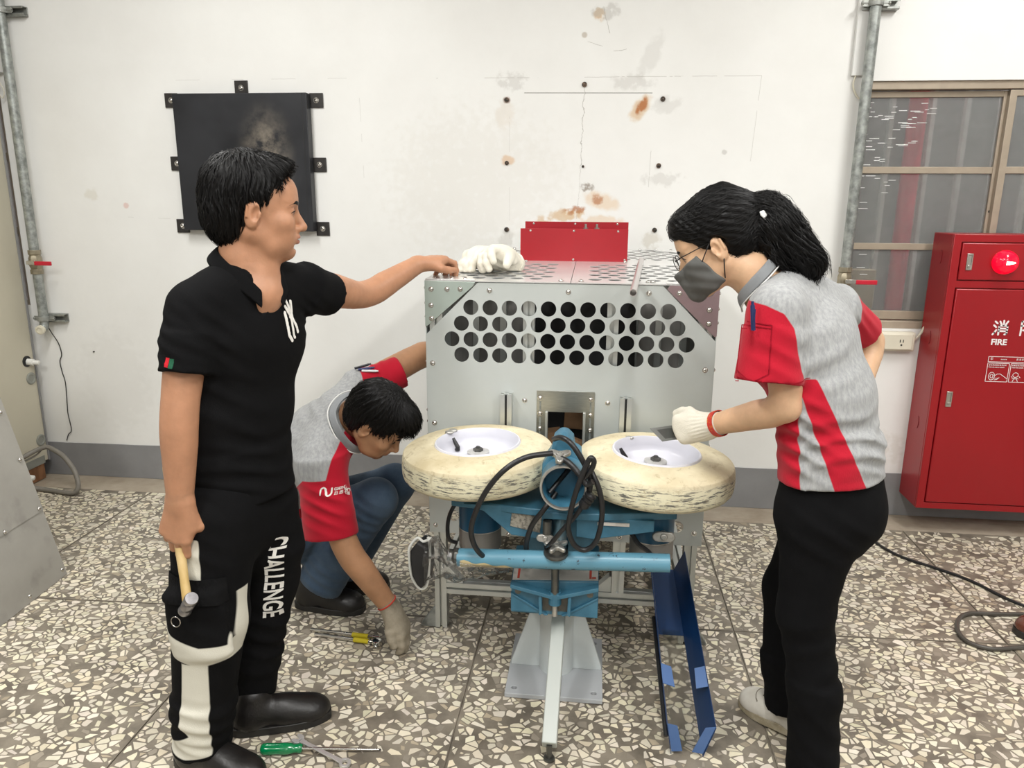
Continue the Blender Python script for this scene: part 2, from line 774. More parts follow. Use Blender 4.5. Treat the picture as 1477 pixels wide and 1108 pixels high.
M['clamp'] = mat('zinc clamp', (0.34, 0.35, 0.33), 0.42, metal=0.7, var=0.25, vscale=40)
M['red_lever'] = mat('red plastic lever', (0.50, 0.01, 0.03), 0.35, var=0.1, vscale=60)
M['brass'] = mat('dull brass valve', (0.34, 0.30, 0.22), 0.4, metal=0.8, var=0.2, vscale=40)
M['black'] = mat('black rubber', (0.012, 0.012, 0.013), 0.38, var=0.3, vscale=30)
M['cream'] = mat('cream plastic', (0.68, 0.64, 0.52), 0.45, var=0.04, vscale=12)
M['dark'] = mat('dark slot', (0.02, 0.02, 0.02), 0.6, var=0.2)
M['steel'] = mat('stainless screw', (0.62, 0.60, 0.57), 0.22, metal=1.0, var=0.12, vscale=50)


def wall_material():
    m = mat('wall paint', (0.77, 0.765, 0.74), 0.62, col2=(0.84, 0.84, 0.82), vscale=1.6, lo=0.3, hi=0.7, bump=0.22, bscale=34)
    nt = m.node_tree
    b = nt.nodes['Principled BSDF']
    L = nt.links
    geo = nd(nt, 'ShaderNodeNewGeometry')
    sep = nd(nt, 'ShaderNodeSeparateXYZ')
    L.new(geo.outputs['Position'], sep.inputs[0])
    nz = nd(nt, 'ShaderNodeTexNoise')
    nz.inputs['Scale'].default_value = 26
    nz.inputs['Detail'].default_value = 6
    L.new(geo.outputs['Position'], nz.inputs['Vector'])
    nb = nd(nt, 'ShaderNodeTexNoise')
    nb.inputs['Scale'].default_value = 7
    nb.inputs['Detail'].default_value = 5
    L.new(geo.outputs['Position'], nb.inputs['Vector'])

    def mth(op, a, b_=0.0, c_=0.0):
        n = nd(nt, 'ShaderNodeMath', operation=op)
        for i, v in enumerate((a, b_, c_)):
            if hasattr(v, 'links') or hasattr(v, 'is_linked'):
                L.new(v, n.inputs[i])
            else:
                n.inputs[i].default_value = v
        return n.outputs[0]
    cur = [b.inputs['Base Color'].links[0].from_socket]

    def over(fac, col):
        mx = nd(nt, 'ShaderNodeMix', data_type='RGBA')
        L.new(fac, mx.inputs[0])
        L.new(cur[0], mx.inputs[6])
        mx.inputs[7].default_value = (*col, 1)
        cur[0] = mx.outputs[2]
        L.new(cur[0], b.inputs['Base Color'])

    def blot(x, z, rx, rz, col, amt, thr=0.5, noise_amp=1.6, tilt=0.0):
        dx = mth('SUBTRACT', sep.outputs[0], x)
        dz = mth('SUBTRACT', sep.outputs[2], z)
        if tilt:
            dx = mth('MULTIPLY_ADD', dz, -tilt, dx)
        e = mth('ADD', mth('POWER', mth('MULTIPLY', dx, 1 / rx), 2.0), mth('POWER', mth('MULTIPLY', dz, 1 / rz), 2.0))
        g = mth('EXPONENT', mth('MULTIPLY', e, -1.0))
        v = mth('MULTIPLY_ADD', mth('SUBTRACT', nz.outputs[0], 0.5), noise_amp, 0.0)
        v = mth('MULTIPLY', mth('ADD', v, 1.0), g)
        mr = nd(nt, 'ShaderNodeMapRange', interpolation_type='SMOOTHSTEP')
        L.new(v, mr.inputs[0])
        mr.inputs[1].default_value = thr - 0.22
        mr.inputs[2].default_value = thr + 0.22
        mr.inputs[4].default_value = amt
        over(mr.outputs[0], col)

    def line(p, q, wd, col, amt, wob=0.0, broken=0.0):
        # hairline between two points of the wall plane
        (x0, z0), (x1, z1) = p, q
        Ln = math.hypot(x1 - x0, z1 - z0)
        tx, tz = (x1 - x0) / Ln, (z1 - z0) / Ln
        dx = mth('SUBTRACT', sep.outputs[0], x0)
        dz = mth('SUBTRACT', sep.outputs[2], z0)
        a = mth('ADD', mth('MULTIPLY', dx, tx), mth('MULTIPLY', dz, tz))
        s_ = mth('ADD', mth('MULTIPLY', dx, -tz), mth('MULTIPLY', dz, tx))
        if wob:
            s_ = mth('ADD', s_, mth('MULTIPLY', mth('SUBTRACT', nz.outputs[0], 0.5), wob))
        s_ = mth('ABSOLUTE', s_)
        inn = mth('LESS_THAN', s_, wd)
        inn = mth('MULTIPLY', inn, mth('GREATER_THAN', a, 0.0))
        inn = mth('MULTIPLY', inn, mth('LESS_THAN', a, Ln))
        if broken:
            inn = mth('MULTIPLY', inn, mth('GREATER_THAN', nb.outputs[0], broken))
        over(mth('MULTIPLY', inn, amt), col)

    rust, tan, grey = (0.42, 0.15, 0.04), (0.62, 0.42, 0.22), (0.42, 0.40, 0.37)
    blot(0.182, 1.955, 0.045, 0.065, tan, 0.7, 0.5, tilt=0.5)
    blot(0.19, 1.965, 0.026, 0.042, rust, 0.95, 0.55, 2.6, tilt=0.4)
    blot(0.02, 1.535, 0.085, 0.05, (0.70, 0.50, 0.30), 0.55, 0.5, tilt=-0.7)
    blot(0.0, 1.545, 0.035, 0.03, rust, 0.75, 0.6, 2.8)
    blot(-0.06, 1.60, 0.05, 0.03, (0.2, 0.15, 0.11), 0.75, 0.74, 3.2)
    blot(-0.15, 1.47, 0.10, 0.035, tan, 0.8, 0.55, 2.6, tilt=1.0)
    blot(-0.11, 1.49, 0.07, 0.03, rust, 0.8, 0.68, 3.0, tilt=1.0)
    blot(-0.26, 1.44, 0.05, 0.03, tan, 0.7, 0.55, 2.6)
    blot(0.02, 1.44, 0.12, 0.03, (0.72, 0.55, 0.38), 0.6, 0.5, 2.6)
    blot(-0.437, 1.722, 0.036, 0.026, (0.66, 0.40, 0.20), 0.8, 0.5, 2.0)
    blot(-0.45, 1.93, 0.05, 0.07, (0.7, 0.62, 0.53), 0.4, 0.5)
    blot(-0.443, 1.997, 0.02, 0.02, (0.25, 0.13, 0.08), 0.8, 0.5, 1.6)
    blot(-0.02, 2.36, 0.03, 0.04, tan, 0.75, 0.6, 2.6)
    blot(0.01, 2.37, 0.09, 0.05, grey, 0.45, 0.72, 3.0)
    blot(-0.085, 2.275, 0.013, 0.013, (0.5, 0.45, 0.38), 0.8, 0.4, 0.4)
    blot(-0.42, 2.08, 0.10, 0.06, grey, 0.35, 0.72, 3.0)
    blot(0.14, 2.07, 0.12, 0.05, grey, 0.32, 0.62, 2.4)
    blot(0.22, 2.18, 0.05, 0.12, grey, 0.22, 0.55, 2.0, tilt=0.4)
    blot(0.30, 1.97, 0.09, 0.05, grey, 0.25, 0.6, 2.4)
    blot(0.26, 1.35, 0.06, 0.05, (0.5, 0.45, 0.36), 0.45, 0.6, 2.4)
    blot(-0.44, 1.35, 0.05, 0.05, grey, 0.4, 0.62, 2.4)
    blot(0.58, 1.76, 0.014, 0.014, grey, 0.5, 0.5, 2.4)
    blot(0.30, 1.64, 0.13, 0.05, grey, 0.3, 0.72, 3.0)
    blot(-0.6, 1.6, 0.6, 0.5, (0.70, 0.68, 0.63), 0.3, 0.66, 2.2)
    blot(-1.08, 1.05, 0.02, 0.02, (0.55, 0.52, 0.44), 0.5, 0.5, 2.2)
    blot(-2.6, 1.55, 0.05, 0.04, (0.65, 0.62, 0.54), 0.5, 0.6, 2.4)
    blot(-2.42, 1.50, 0.02, 0.02, (0.65, 0.35, 0.30), 0.5, 0.6, 2.4)
    blot(-2.6, 0.55, 0.25, 0.35, (0.70, 0.69, 0.66), 0.35, 0.55, 2.0)
    blot(1.45, 0.35, 0.15, 0.12, (0.6, 0.57, 0.5), 0.3, 0.7, 2.8)
    ln = (0.36, 0.34, 0.31)
    line((-0.36, 2.027), (0.235, 2.022), 0.0016, (0.16, 0.15, 0.14), 0.9)
    line((-0.78, 2.095), (0.72, 2.092), 0.0012, ln, 0.55, 0.004, 0.46)
    line((0.72, 2.092), (0.70, 1.72), 0.0012, ln, 0.4, 0.006, 0.47)
    line((-1.16, 2.10), (-1.15, 1.6), 0.0012, ln, 0.3, 0.004, 0.5)
    line((-2.1, 2.10), (-1.15, 2.10), 0.0012, ln, 0.3, 0.004, 0.5)
    line((-0.079, 2.05), (-0.085, 1.70), 0.0014, ln, 0.7, 0.035)
    line((-0.085, 1.70), (-0.10, 1.45), 0.0012, ln, 0.45, 0.03, 0.46)
    line((0.245, 1.90), (0.237, 1.60), 0.0011, ln, 0.5, 0.004, 0.46)
    line((-0.43, 1.98), (-0.425, 1.35), 0.0011, ln, 0.3, 0.012, 0.5)
    line((0.0, 2.385), (0.03, 2.28), 0.0013, ln, 0.6, 0.02, 0.47)
    line((0.05, 2.205), (0.11, 2.21), 0.0012, ln, 0.6, 0.02)
    line((-0.07, 2.245), (0.0, 2.225), 0.0012, ln, 0.5, 0.02)
    line((-2.5, 1.44), (-2.1, 1.43), 0.0011, ln, 0.3, 0.004, 0.5)
    return m


M['wall'] = wall_material()
WY = 3.73
# back wall with two window openings
bm = plate_bm([[(-5.2, 0), (4.6, 0), (4.6, 3.35), (-5.2, 3.35)],
               [(1.165, 0.95), (2.95, 0.95), (2.95, 2.065), (1.165, 2.065)],
               [(-4.4, 0.965), (-3.035, 0.965), (-3.035, 2.14), (-4.4, 2.14)]], (0, WY, 0), (1, 0, 0), (0, 0, 1), (0, 0.16, 0))
wall_back = tag(bm_obj('wall_back', bm, M['wall'], loc=(0, WY, 0)), 'white painted back wall with rust stains and old anchor bolts', 'wall', kind='structure')
bm = bmesh.new()
box2(bm, (-5.25, -5, 0), (-5.2, WY + .16, 3.35))
tag(bm_obj('wall_left', bm, M['whitewall'], loc=(-5.2, 0, 0)), 'plain white side wall at left', 'wall', kind='structure')
bm = bmesh.new()
box2(bm, (4.6, -5, 0), (4.65, WY + .16, 3.35))
tag(bm_obj('wall_right', bm, M['whitewall'], loc=(4.6, 0, 0)), 'plain white side wall at right', 'wall', kind='structure')
bm = bmesh.new()
box2(bm, (-5.25, -5.05, 0), (4.65, -5, 3.35))
tag(bm_obj('wall_front', bm, M['whitewall'], loc=(0, -5, 0)), 'plain white wall behind the viewer', 'wall', kind='structure')
bm = bmesh.new()
box2(bm, (-5.25, -5.05, 3.35), (4.65, WY + .16, 3.4))
tag(bm_obj('ceiling', bm, M['ceil'], loc=(0, 0, 3.35)), 'white ceiling over the workshop', 'ceiling', kind='structure')
# old anchors left in the wall
M['anchor'] = mat('rusty anchor', (0.06, 0.055, 0.05), 0.5, metal=0.6, col2=(0.2, 0.14, 0.1), vscale=70)
for ax_, az_, ar in ((-0.443, 1.997, .011), (-0.079, 2.061, .012), (0.284, 1.995, .0115), (-0.441, 1.710, .010), (-0.075, 1.695, .006),
                     (0.280, 1.699, .0115), (-0.440, 1.396, .012), (0.276, 1.401, .0115), (-2.88, 0.92, .006), (-2.70, 0.72, .004)):
    bm = bmesh.new()
    c0 = Vector((ax_, WY, az_))
    lathe(bm, [(ar, 0), (ar, -.006), (ar * .72, -.007), (ar * .62, -.003), (ar * .3, -.003), (ar * .25, -.012), (0, -.013)], c0, (0, 1, 0), 14)
    bmesh.ops.recalc_face_normals(bm, faces=bm.faces)
    bm_obj('anchor_bolt', bm, M['anchor'], wall_back)

# grey skirting band and the concrete strip along the wall
bm = bmesh.new()
box2(bm, (-5.2, WY - .006, 0), (4.6, WY + .001, 0.207))
for v in bm.verts:
    if v.co.z > 0.1:
        v.co.z += 0.0115 * (v.co.x - (-0.5)) * 0.55
bmesh.ops.subdivide_edges(bm, edges=[e for e in bm.edges if abs((e.verts[0].co - e.verts[1].co).x) > 1], cuts=120)
for v in bm.verts:
    if v.co.z > 0.1:
        v.co.z += 0.0022 * mnoise.noise(Vector((v.co.x * 5, 0, 0))) + 0.0012 * mnoise.noise(Vector((v.co.x * 19, 3, 0)))
tag(bm_obj('baseboard_back', bm, M['base'], loc=(0, WY, 0)), 'grey painted band along the foot of the back wall', 'baseboard', kind='structure')

# ---- floor: terrazzo slabs with broken marble chips
bm = bmesh.new()
box2(bm, (-5.2, -5, -0.12), (4.6, WY + 0.16, -0.004))
floor = tag(bm_obj('floor', bm, M['matrix'], loc=(0, 0, -0.12)), 'terrazzo floor of cream marble chips in grey brown cement', 'floor', kind='structure')
bm = bmesh.new()
box2(bm, (-5.2, 3.535, -0.006), (4.6, WY, -0.0015))
bmesh.ops.subdivide_edges(bm, edges=bm.edges[:], cuts=40)
for v in bm.verts:
    if v.co.z > -0.003:
        v.co.z += 0.0012 * mnoise.noise(v.co * 6)
M['gutter2'] = M['gutter']
bm_obj('concrete_strip', bm, M['gutter'], floor)
JX = [-5.2, -4.25, -3.29, -2.33, -1.297, -0.37, 0.549, 1.512, 2.47, 3.43, 4.6]
JY = [-5.0, -3.2, -2.25, -1.3, -0.35, 0.58, 1.54, 2.50, 3.56]


def jy(i, x):
    if i == 0:
        return -5.0
    if i == len(JY) - 1:
        return 3.533
    return JY[i] + 0.034 * (x + 0.5)


G = 0.0025
for i in range(len(JX) - 1):
    for j in range(len(JY) - 1):
        x0, x1 = JX[i] + G, JX[i + 1] - G
        poly = [(x0, jy(j, x0) + G), (x1, jy(j, x1) + G), (x1, jy(j + 1, x1) - G), (x0, jy(j + 1, x0) - G)]
        bm = bmesh.new()
        prism(bm, [(p[0], p[1]) for p in poly], (0, 0, -0.005), (1, 0, 0), (0, 1, 0), (0, 0, 0.005))
        bm_obj('terrazzo_slab', bm, M['matrix'], floor)

M['chip'] = mat('marble chip', (0.72, 0.66, 0.53), 0.30, var=0.05, vscale=70)
nt = M['chip'].node_tree
_at = nd(nt, 'ShaderNodeAttribute', attribute_name='tint')
_mx = nd(nt, 'ShaderNodeMix', data_type='RGBA', blend_type='MULTIPLY')
_mx.inputs[0].default_value = 1.0
_b = nt.nodes['Principled BSDF']
nt.links.new(_b.inputs['Base Color'].links[0].from_socket, _mx.inputs[6])
nt.links.new(_at.outputs['Color'], _mx.inputs[7])
nt.links.new(_mx.outputs[2], _b.inputs['Base Color'])


def clip_half(poly, nx, ny, d):
    """keep n.p <= d"""
    out = []
    n = len(poly)
    for i in range(n):
        ax, ay = poly[i]
        bx, by = poly[(i + 1) % n]
        da, db = nx * ax + ny * ay - d, nx * bx + ny * by - d
        if da <= 0:
            out.append((ax, ay))
        if (da < 0 < db) or (db < 0 < da):
            t = da / (da - db)
            out.append((ax + (bx - ax) * t, ay + (by - ay) * t))
    return out


def make_chips():
    rng = random.Random(11)
    P = 0.0228
    x0, x1, y0, y1 = -3.6, 2.75, 1.0, 3.53
    SX = 1.18                        # chips lie a little longer along x
    nx, ny = int((x1 - x0) / (P * SX)), int((y1 - y0) / P)
    grid = {}
    for i in range(nx):
        for j in range(ny):
            sx = x0 / SX + (i + 0.5 + rng.uniform(-.78, .78)) * P
            sy = y0 + (j + 0.5 + rng.uniform(-.78, .78)) * P
            if rng.random() < 0.07:
                continue
            grid.setdefault((int((sx - x0 / SX) / P), int((sy - y0) / P)), []).append((sx, sy))
    chips = []
    for (i, j), pts in grid.items():
        for (sx, sy) in pts:
            nb_ = mnoise.noise(Vector((sx * 1.9, sy * 1.9, 5.0)))
            if rng.random() < max(0.02, 0.09 + 0.28 * nb_):
                continue
            gap = rng.uniform(0.0012, 0.0032)
            r = 0.028
            poly = [(sx - r, sy - r), (sx + r, sy - r), (sx + r, sy + r), (sx - r, sy + r)]
            for di in (-2, -1, 0, 1, 2):
                for dj in (-2, -1, 0, 1, 2):
                    for (qx, qy) in grid.get((i + di, j + dj), ()):
                        ddx, ddy = qx - sx, qy - sy
                        L2 = ddx * ddx + ddy * ddy
                        if L2 < 1e-10 or L2 > 0.0046:
                            continue
                        L_ = math.sqrt(L2)
                        ux, uy = ddx / L_, ddy / L_
                        poly = clip_half(poly, ux, uy, ux * sx + uy * sy + L_ / 2 - gap)
                        if len(poly) < 3:
                            break
                    if len(poly) < 3:
                        break
                if len(poly) < 3:
                    break
            if len(poly) < 3:
                continue
            for _ in range(2):
                if rng.random() < 0.6:
                    t = rng.uniform(0, 2 * PI)
                    poly = clip_half(poly, math.cos(t), math.sin(t), math.cos(t) * sx + math.sin(t) * sy + rng.uniform(0.002, 0.009))
                    if len(poly) < 3:
                        break
            if len(poly) < 3:
                continue
            poly = [(px * SX, py) for px, py in poly]
            cx, cy = sum(p[0] for p in poly) / len(poly), sum(p[1] for p in poly) / len(poly)
            # keep inside its slab
            ti = max(k for k in range(len(JX)) if JX[k] <= cx)
            tj = max(k for k in range(len(JY)) if jy(k, cx) <= cy)
            g2 = 0.006
            poly = clip_half(poly, -1, 0, -(JX[ti] + g2))
            poly = clip_half(poly, 1, 0, JX[ti + 1] - g2)
            poly = clip_half(poly, 0, -1, -(jy(tj, cx) + g2))
            if tj + 1 < len(JY):
                poly = clip_half(poly, 0, 1, jy(tj + 1, cx) - g2)
            if len(poly) < 3:
                continue
            ar = 0.5 * abs(sum(poly[k][0] * poly[(k + 1) % len(poly)][1] - poly[(k + 1) % len(poly)][0] * poly[k][1] for k in range(len(poly))))
            if ar < 1.6e-5:
                continue
            u = rng.random()
            t = rng.uniform(0.80, 1.12)
            if u < 0.07:
                tint = (0.42 * t, 0.40 * t, 0.40 * t)
            elif u < 0.13:
                tint = (0.60 * t, 0.55 * t, 0.50 * t)
            elif u < 0.19:
                tint = (1.0 * t, 0.955 * t, 0.90 * t)
            else:
                tint = (t, t * rng.uniform(.97, 1.02), t * rng.uniform(.92, 1.06))
            chips.append((cx, cy, poly, tint, ar))
    return chips


def chip_mesh(name, lst, org):
    vs, fs, col = [], [], []
    for (cx, cy, poly, tint, ar) in lst:
        n = len(poly)
        b0 = len(vs)
        for (px, py) in poly:
            vs.append((px + (cx - px) * 0.02 - org.x, py + (cy - py) * 0.02 - org.y, 0.0007 - org.z))
        for (px, py) in poly:
            vs.append((px - org.x, py - org.y, -0.0006 - org.z))
        fs.append([b0 + k for k in range(n)])
        for k in range(n):
            fs.append([b0 + k, b0 + n + k, b0 + n + (k + 1) % n, b0 + (k + 1) % n])
        col.append((tint, n))
    me = bpy.data.meshes.new(name)
    me.from_pydata(vs, [], fs)
    a = me.attributes.new('tint', 'FLOAT_COLOR', 'FACE')
    flat = []
    for tint, n in col:
        flat += [*tint, 1.0] * (n + 1)
    a.data.foreach_set('color', flat)
    me.materials.append(M['chip'])
    return me


chips = make_chips()
# the 300 that show largest: near the viewer and in frame
def _inframe(c):
    d = Vector((c[0], c[1], 0)) - cam.matrix_world.translation
    q = cam.matrix_world.to_3x3().transposed() @ d
    px, py = 738.5 + 1080 * q.x / -q.z, 554 - 1080 * q.y / -q.z
    return 4 < px < 1473 and py < 1100 and not (225 < px < 350 and py > 900) and not (1110 < px < 1225)
_rank = sorted([i for i, c_ in enumerate(chips) if _inframe(c_)], key=lambda i: -chips[i][4] / (chips[i][0] ** 2 + chips[i][1] ** 2 + 2.3) ** 1.5)
_near = set(_rank[:300])
for i in sorted(_near):
    o = bpy.data.objects.new('marble_chip', chip_mesh('marble_chip', [chips[i]], ORI[floor.name]))
    link(o, floor, ORI[floor.name])
o = bpy.data.objects.new('marble_chips', chip_mesh('marble_chips', [c_ for i, c_ in enumerate(chips) if i not in _near], ORI[floor.name]))
link(o, floor, ORI[floor.name])
o['kind'] = 'stuff'

# ---- right window
M['glass'] = mat('wired frosted glass', (0.72, 0.73, 0.72), 0.13, var=0.05, vscale=30, bump=0.25, bscale=120, spec=0.6)
M['glass'].node_tree.nodes['Principled BSDF'].inputs['Transmission Weight'].default_value = 0.86
M['glass'].node_tree.nodes['Principled BSDF'].inputs['IOR'].default_value = 1.15
M['sheet'] = mat('grey shutter sheet', (0.24, 0.24, 0.235), 0.5, col2=(0.34, 0.345, 0.34), vscale=3, lo=0.35, hi=0.65)
M['rib'] = mat('pale shutter rib', (0.66, 0.66, 0.62), 0.5, var=0.1)
M['redpost'] = mat('red painted post', (0.55, 0.03, 0.06), 0.45, var=0.1)
M['ridge'] = mat('white glint ridge', (0.92, 0.92, 0.90), 0.15, var=0.02)
win = tag(thing('window_1', 'bronze framed sliding window with wired frosted panes at right', 'window', (2.05, WY, 0.95)), kind='structure')
bm = bmesh.new()
fy0, fy1 = WY + 0.012, WY + 0.075
box2(bm, (1.165, fy0, 2.03), (2.95, fy1, 2.065))
box2(bm, (1.165, fy0, 0.95), (2.95, fy1, 0.985))
box2(bm, (1.165, fy0, 0.985), (1.19, fy1, 2.03))
bm_obj('window_frame', bm, M['winframe'], win, bevel=0.002)


def sash(x0, x1, y):
    bm = bmesh.new()
    z0, z1 = 0.99, 2.025
    box2(bm, (x0, y, z0), (x0 + 0.03, y + 0.028, z1))
    box2(bm, (x1 - 0.042, y, z0), (x1, y + 0.028, z1))
    box2(bm, (x0, y + 0.002, z1 - 0.025), (x1, y + 0.026, z1))
    box2(bm, (x0, y + 0.002, z0), (x1, y + 0.026, z0 + 0.04))
    s_ = bm_obj('window_sash', bm, M['winframe'], win, bevel=0.0015)
    for z in (1.335, 1.683):
        bm = bmesh.new()
        box2(bm, (x0 + .03, y + 0.003, z - .015), (x1 - .042, y + 0.024, z + .015))
        b_ = bm_obj('glazing_bar', bm, M['winframe'], win, bevel=0.0015)
        b_.parent = s_
    for za, zb in ((1.03, 1.32), (1.35, 1.668), (1.698, 2.0)):
        bm = bmesh.new()
        box2(bm, (x0 + .03, y + 0.011, za), (x1 - .042, y + 0.015, zb))
        p = bm_obj('window_pane', bm, M['glass'], win)
        p.parent = s_
    return s_


s1_ = sash(1.185, 1.83, WY + 0.042)
sash(1.80, 2.40, WY + 0.014)
sash(2.38, 2.93, WY + 0.042)
bm = bmesh.new()
cyl(bm, (1.80, WY + .041, 1.50), (1.80, WY + .045, 1.50), .006, n=12)
p = bm_obj('sash_latch', bm, M['dark'], win)
p.parent = s1_
# thin white ridges, coloured as the glints of ceiling lights on the glass
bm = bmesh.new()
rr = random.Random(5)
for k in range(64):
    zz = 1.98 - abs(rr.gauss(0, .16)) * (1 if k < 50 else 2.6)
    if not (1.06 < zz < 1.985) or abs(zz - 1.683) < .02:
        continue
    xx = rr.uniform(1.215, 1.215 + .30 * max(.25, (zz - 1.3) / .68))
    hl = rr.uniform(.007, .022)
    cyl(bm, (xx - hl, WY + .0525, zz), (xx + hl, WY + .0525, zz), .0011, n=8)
p = bm_obj('glint_ridges', bm, M['ridge'], win, kind='stuff')
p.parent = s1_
# sheet metal shutter and red post outside
bm = bmesh.new()
box2(bm, (0.9, 4.10, 0.0), (3.2, 4.12, 2.4))
sh = tag(bm_obj('shutter', bm, M['sheet'], loc=(2.0, 4.1, 0.0)), 'grey ribbed metal sheet seen through the wired glass', 'shutter')
for xr in (1.16, 1.29, 1.43, 1.62, 1.78, 1.94, 2.1, 2.27, 2.44):
    bm = bmesh.new()
    prism(bm, [(-.016, 0), (.016, 0), (.010, -.02), (-.010, -.02)], (xr, 4.10, 0.6), (1, 0, 0), (0, 1, 0), (0, 0, 1.8))
    bm_obj('sheet_rib', bm, M['rib'], sh)
bm = bmesh.new()
cyl(bm, (1.53, 4.04, 0.0), (1.53, 4.04, 3.0), 0.042, n=24)
tag(bm_obj('red_post', bm, M['redpost'], loc=(1.53, 4.04, 0)), 'red round post standing outside behind the wired glass', 'post')
bm = bmesh.new()
box2(bm, (1.205, 3.955, 0.0), (1.40, 4.02, 1.21))
M['carton2'] = mat('tan carton', (0.42, 0.33, 0.2), 0.7, var=0.1)
tag(bm_obj('carton', bm, M['carton2'], loc=(1.3, 3.99, 0.0), bevel=.004), 'tan carton standing outside low behind the window glass', 'box')
area('window_fill_light', (2.0, 3.96, 2.9), 1.8, 0.12, 22, col=(0.95, 0.97, 1.0))  # unseen lamp added to brighten what shows through the window glass

# ---- left window, mostly hidden by the cabinet
M['pinkglass'] = mat('pale frosted pane', (0.62, 0.56, 0.55), 0.35, var=0.05, vscale=6)
win2 = tag(thing('window_2', 'window with pale frosted panes behind the beige cabinet at left', 'window', (-3.7, WY, 0.965)), kind='structure')
bm = bmesh.new()
box2(bm, (-3.06, WY + .02, 0.965), (-3.035, WY + .08, 2.14))
box2(bm, (-4.4, WY + .02, 0.965), (-3.06, WY + .08, 0.99))
box2(bm, (-4.4, WY + .02, 2.11), (-3.06, WY + .08, 2.14))
bm_obj('window_frame', bm, M['winframe'], win2, bevel=0.002)
for z in (1.362, 1.741):
    bm = bmesh.new()
    box2(bm, (-4.4, WY + .03, z - .018), (-3.06, WY + .06, z + .018))
    bm_obj('glazing_bar', bm, M['winframe'], win2, bevel=0.002)
for za, zb in ((.99, 1.344), (1.38, 1.723), (1.759, 2.11)):
    bm = bmesh.new()
    box2(bm, (-4.4, WY + .042, za), (-3.06, WY + .047, zb))
    bm_obj('window_pane', bm, M['pinkglass'], win2)
bm = bmesh.new()
box2(bm, (-4.3, WY - .05, 2.14), (-2.99, WY - .002, 2.42))
wb = tag(bm_obj('roller_blind', bm, M['whitewall'], loc=(-3.6, WY, 2.14), bevel=.004), 'white blind box above the left window', 'blind')
bm = bmesh.new()
tube(bm, smoothpath([(-3.02, WY - .03, 2.14), (-3.0, WY - .03, 2.09), (-2.985, WY - .03, 2.05), (-3.0, WY - .03, 2.02), (-3.02, WY - .03, 2.06), (-3.015, WY - .03, 2.13)]), .0022, 6)
bm_obj('blind_cord', bm, M['cream'], wb)


# ---- vertical conduits on the wall
def conduit(name, label, x, z0, z1, valve_z, clamps, lean=0.0):
    root = thing(name, label, 'pipe', (x, WY, z0))
    yc = WY - 0.055
    bm = bmesh.new()
    xt = x + lean
    cyl(bm, (x, yc, z0), (xt, yc, z1), 0.0235, n=24)
    bm_obj('pipe', bm, M['galv'], root)
    t = (valve_z - z0) / (z1 - z0)
    xv = x + lean * t
    bm = bmesh.new()
    lathe(bm, [(.0, -.062), (.031, -.062), (.031, -.04), (.026, -.036), (.032, -.02), (.032, .02), (.026, .036), (.031, .04), (.031, .062), (0, .062)], (xv, yc, valve_z), (0, 0, 1), 8)
    cyl(bm, (xv, yc - .02, valve_z), (xv, yc - .055, valve_z), .011, n=12)
    bmesh.ops.recalc_face_normals(bm, faces=bm.faces)
    v = bm_obj('valve', bm, M['brass'], root, bevel=.001)
    bm = bmesh.new()
    box(bm, (xv + .014, yc - .055, valve_z), (.05, .004, .018))
    l1 = bm_obj('valve_lever', bm, M['steel'], root, bevel=.001)
    l1.parent = v
    bm = bmesh.new()
    box(bm, (xv + .082, yc - .055, valve_z - .002), (.095, .008, .021))
    l2 = bm_obj('lever_grip', bm, M['red_lever'], root, bevel=.003, label='red sleeve of the lever')
    l2.parent = v
    for cz, side in clamps:
        t = (cz - z0) / (z1 - z0)
        xc = x + lean * t
        bm = bmesh.new()
        # strut channel on the wall
        for dz in (-.02, .02):
            box(bm, (xc + side * .03, WY - .018, cz + dz), (.15, .034, .004))
        box(bm, (xc + side * .03, WY - .003, cz), (.15, .006, .044))
        for dz in (-.015, .015):
            box(bm, (xc + side * .03, WY - .036, cz + dz), (.15, .003, .009))
        ch = bm_obj('strut_channel', bm, M['clamp'], root, bevel=.001)
        bm = bmesh.new()
        n_ = 20
        ring = []
        for k in range(n_ + 1):
            a = PI * k / n_
            ring.append((xc + .0265 * math.cos(a), yc - .0265 * math.sin(a)))
        for (a, b) in zip(ring[:-1], ring[1:]):
            p = [(a[0], a[1]), (b[0], b[1]), (xc + (b[0] - xc) * 1.16, yc + (b[1] - yc) * 1.16), (xc + (a[0] - xc) * 1.16, yc + (a[1] - yc) * 1.16)]
            prism(bm, p, (0, 0, cz - .013), (1, 0, 0), (0, 1, 0), (0, 0, .026))
        for s_ in (-1, 1):
            box(bm, (xc + s_ * .0285, yc + .018, cz), (.005, .038, .026))
            box(bm, (xc + s_ * .042, yc + .004, cz), (.03, .005, .026))
        cyl(bm, (xc - .06, yc + .004, cz), (xc + .06, yc + .004, cz), .0045, n=8)
        for s_ in (-1, 1):
            cyl(bm, (xc + s_ * .052, yc + .004, cz), (xc + s_ * .06, yc + .004, cz), .009, n=6)
        st = bm_obj('pipe_strap', bm, M['clamp'], root, bevel=.0008)
        st.parent = ch
    return root


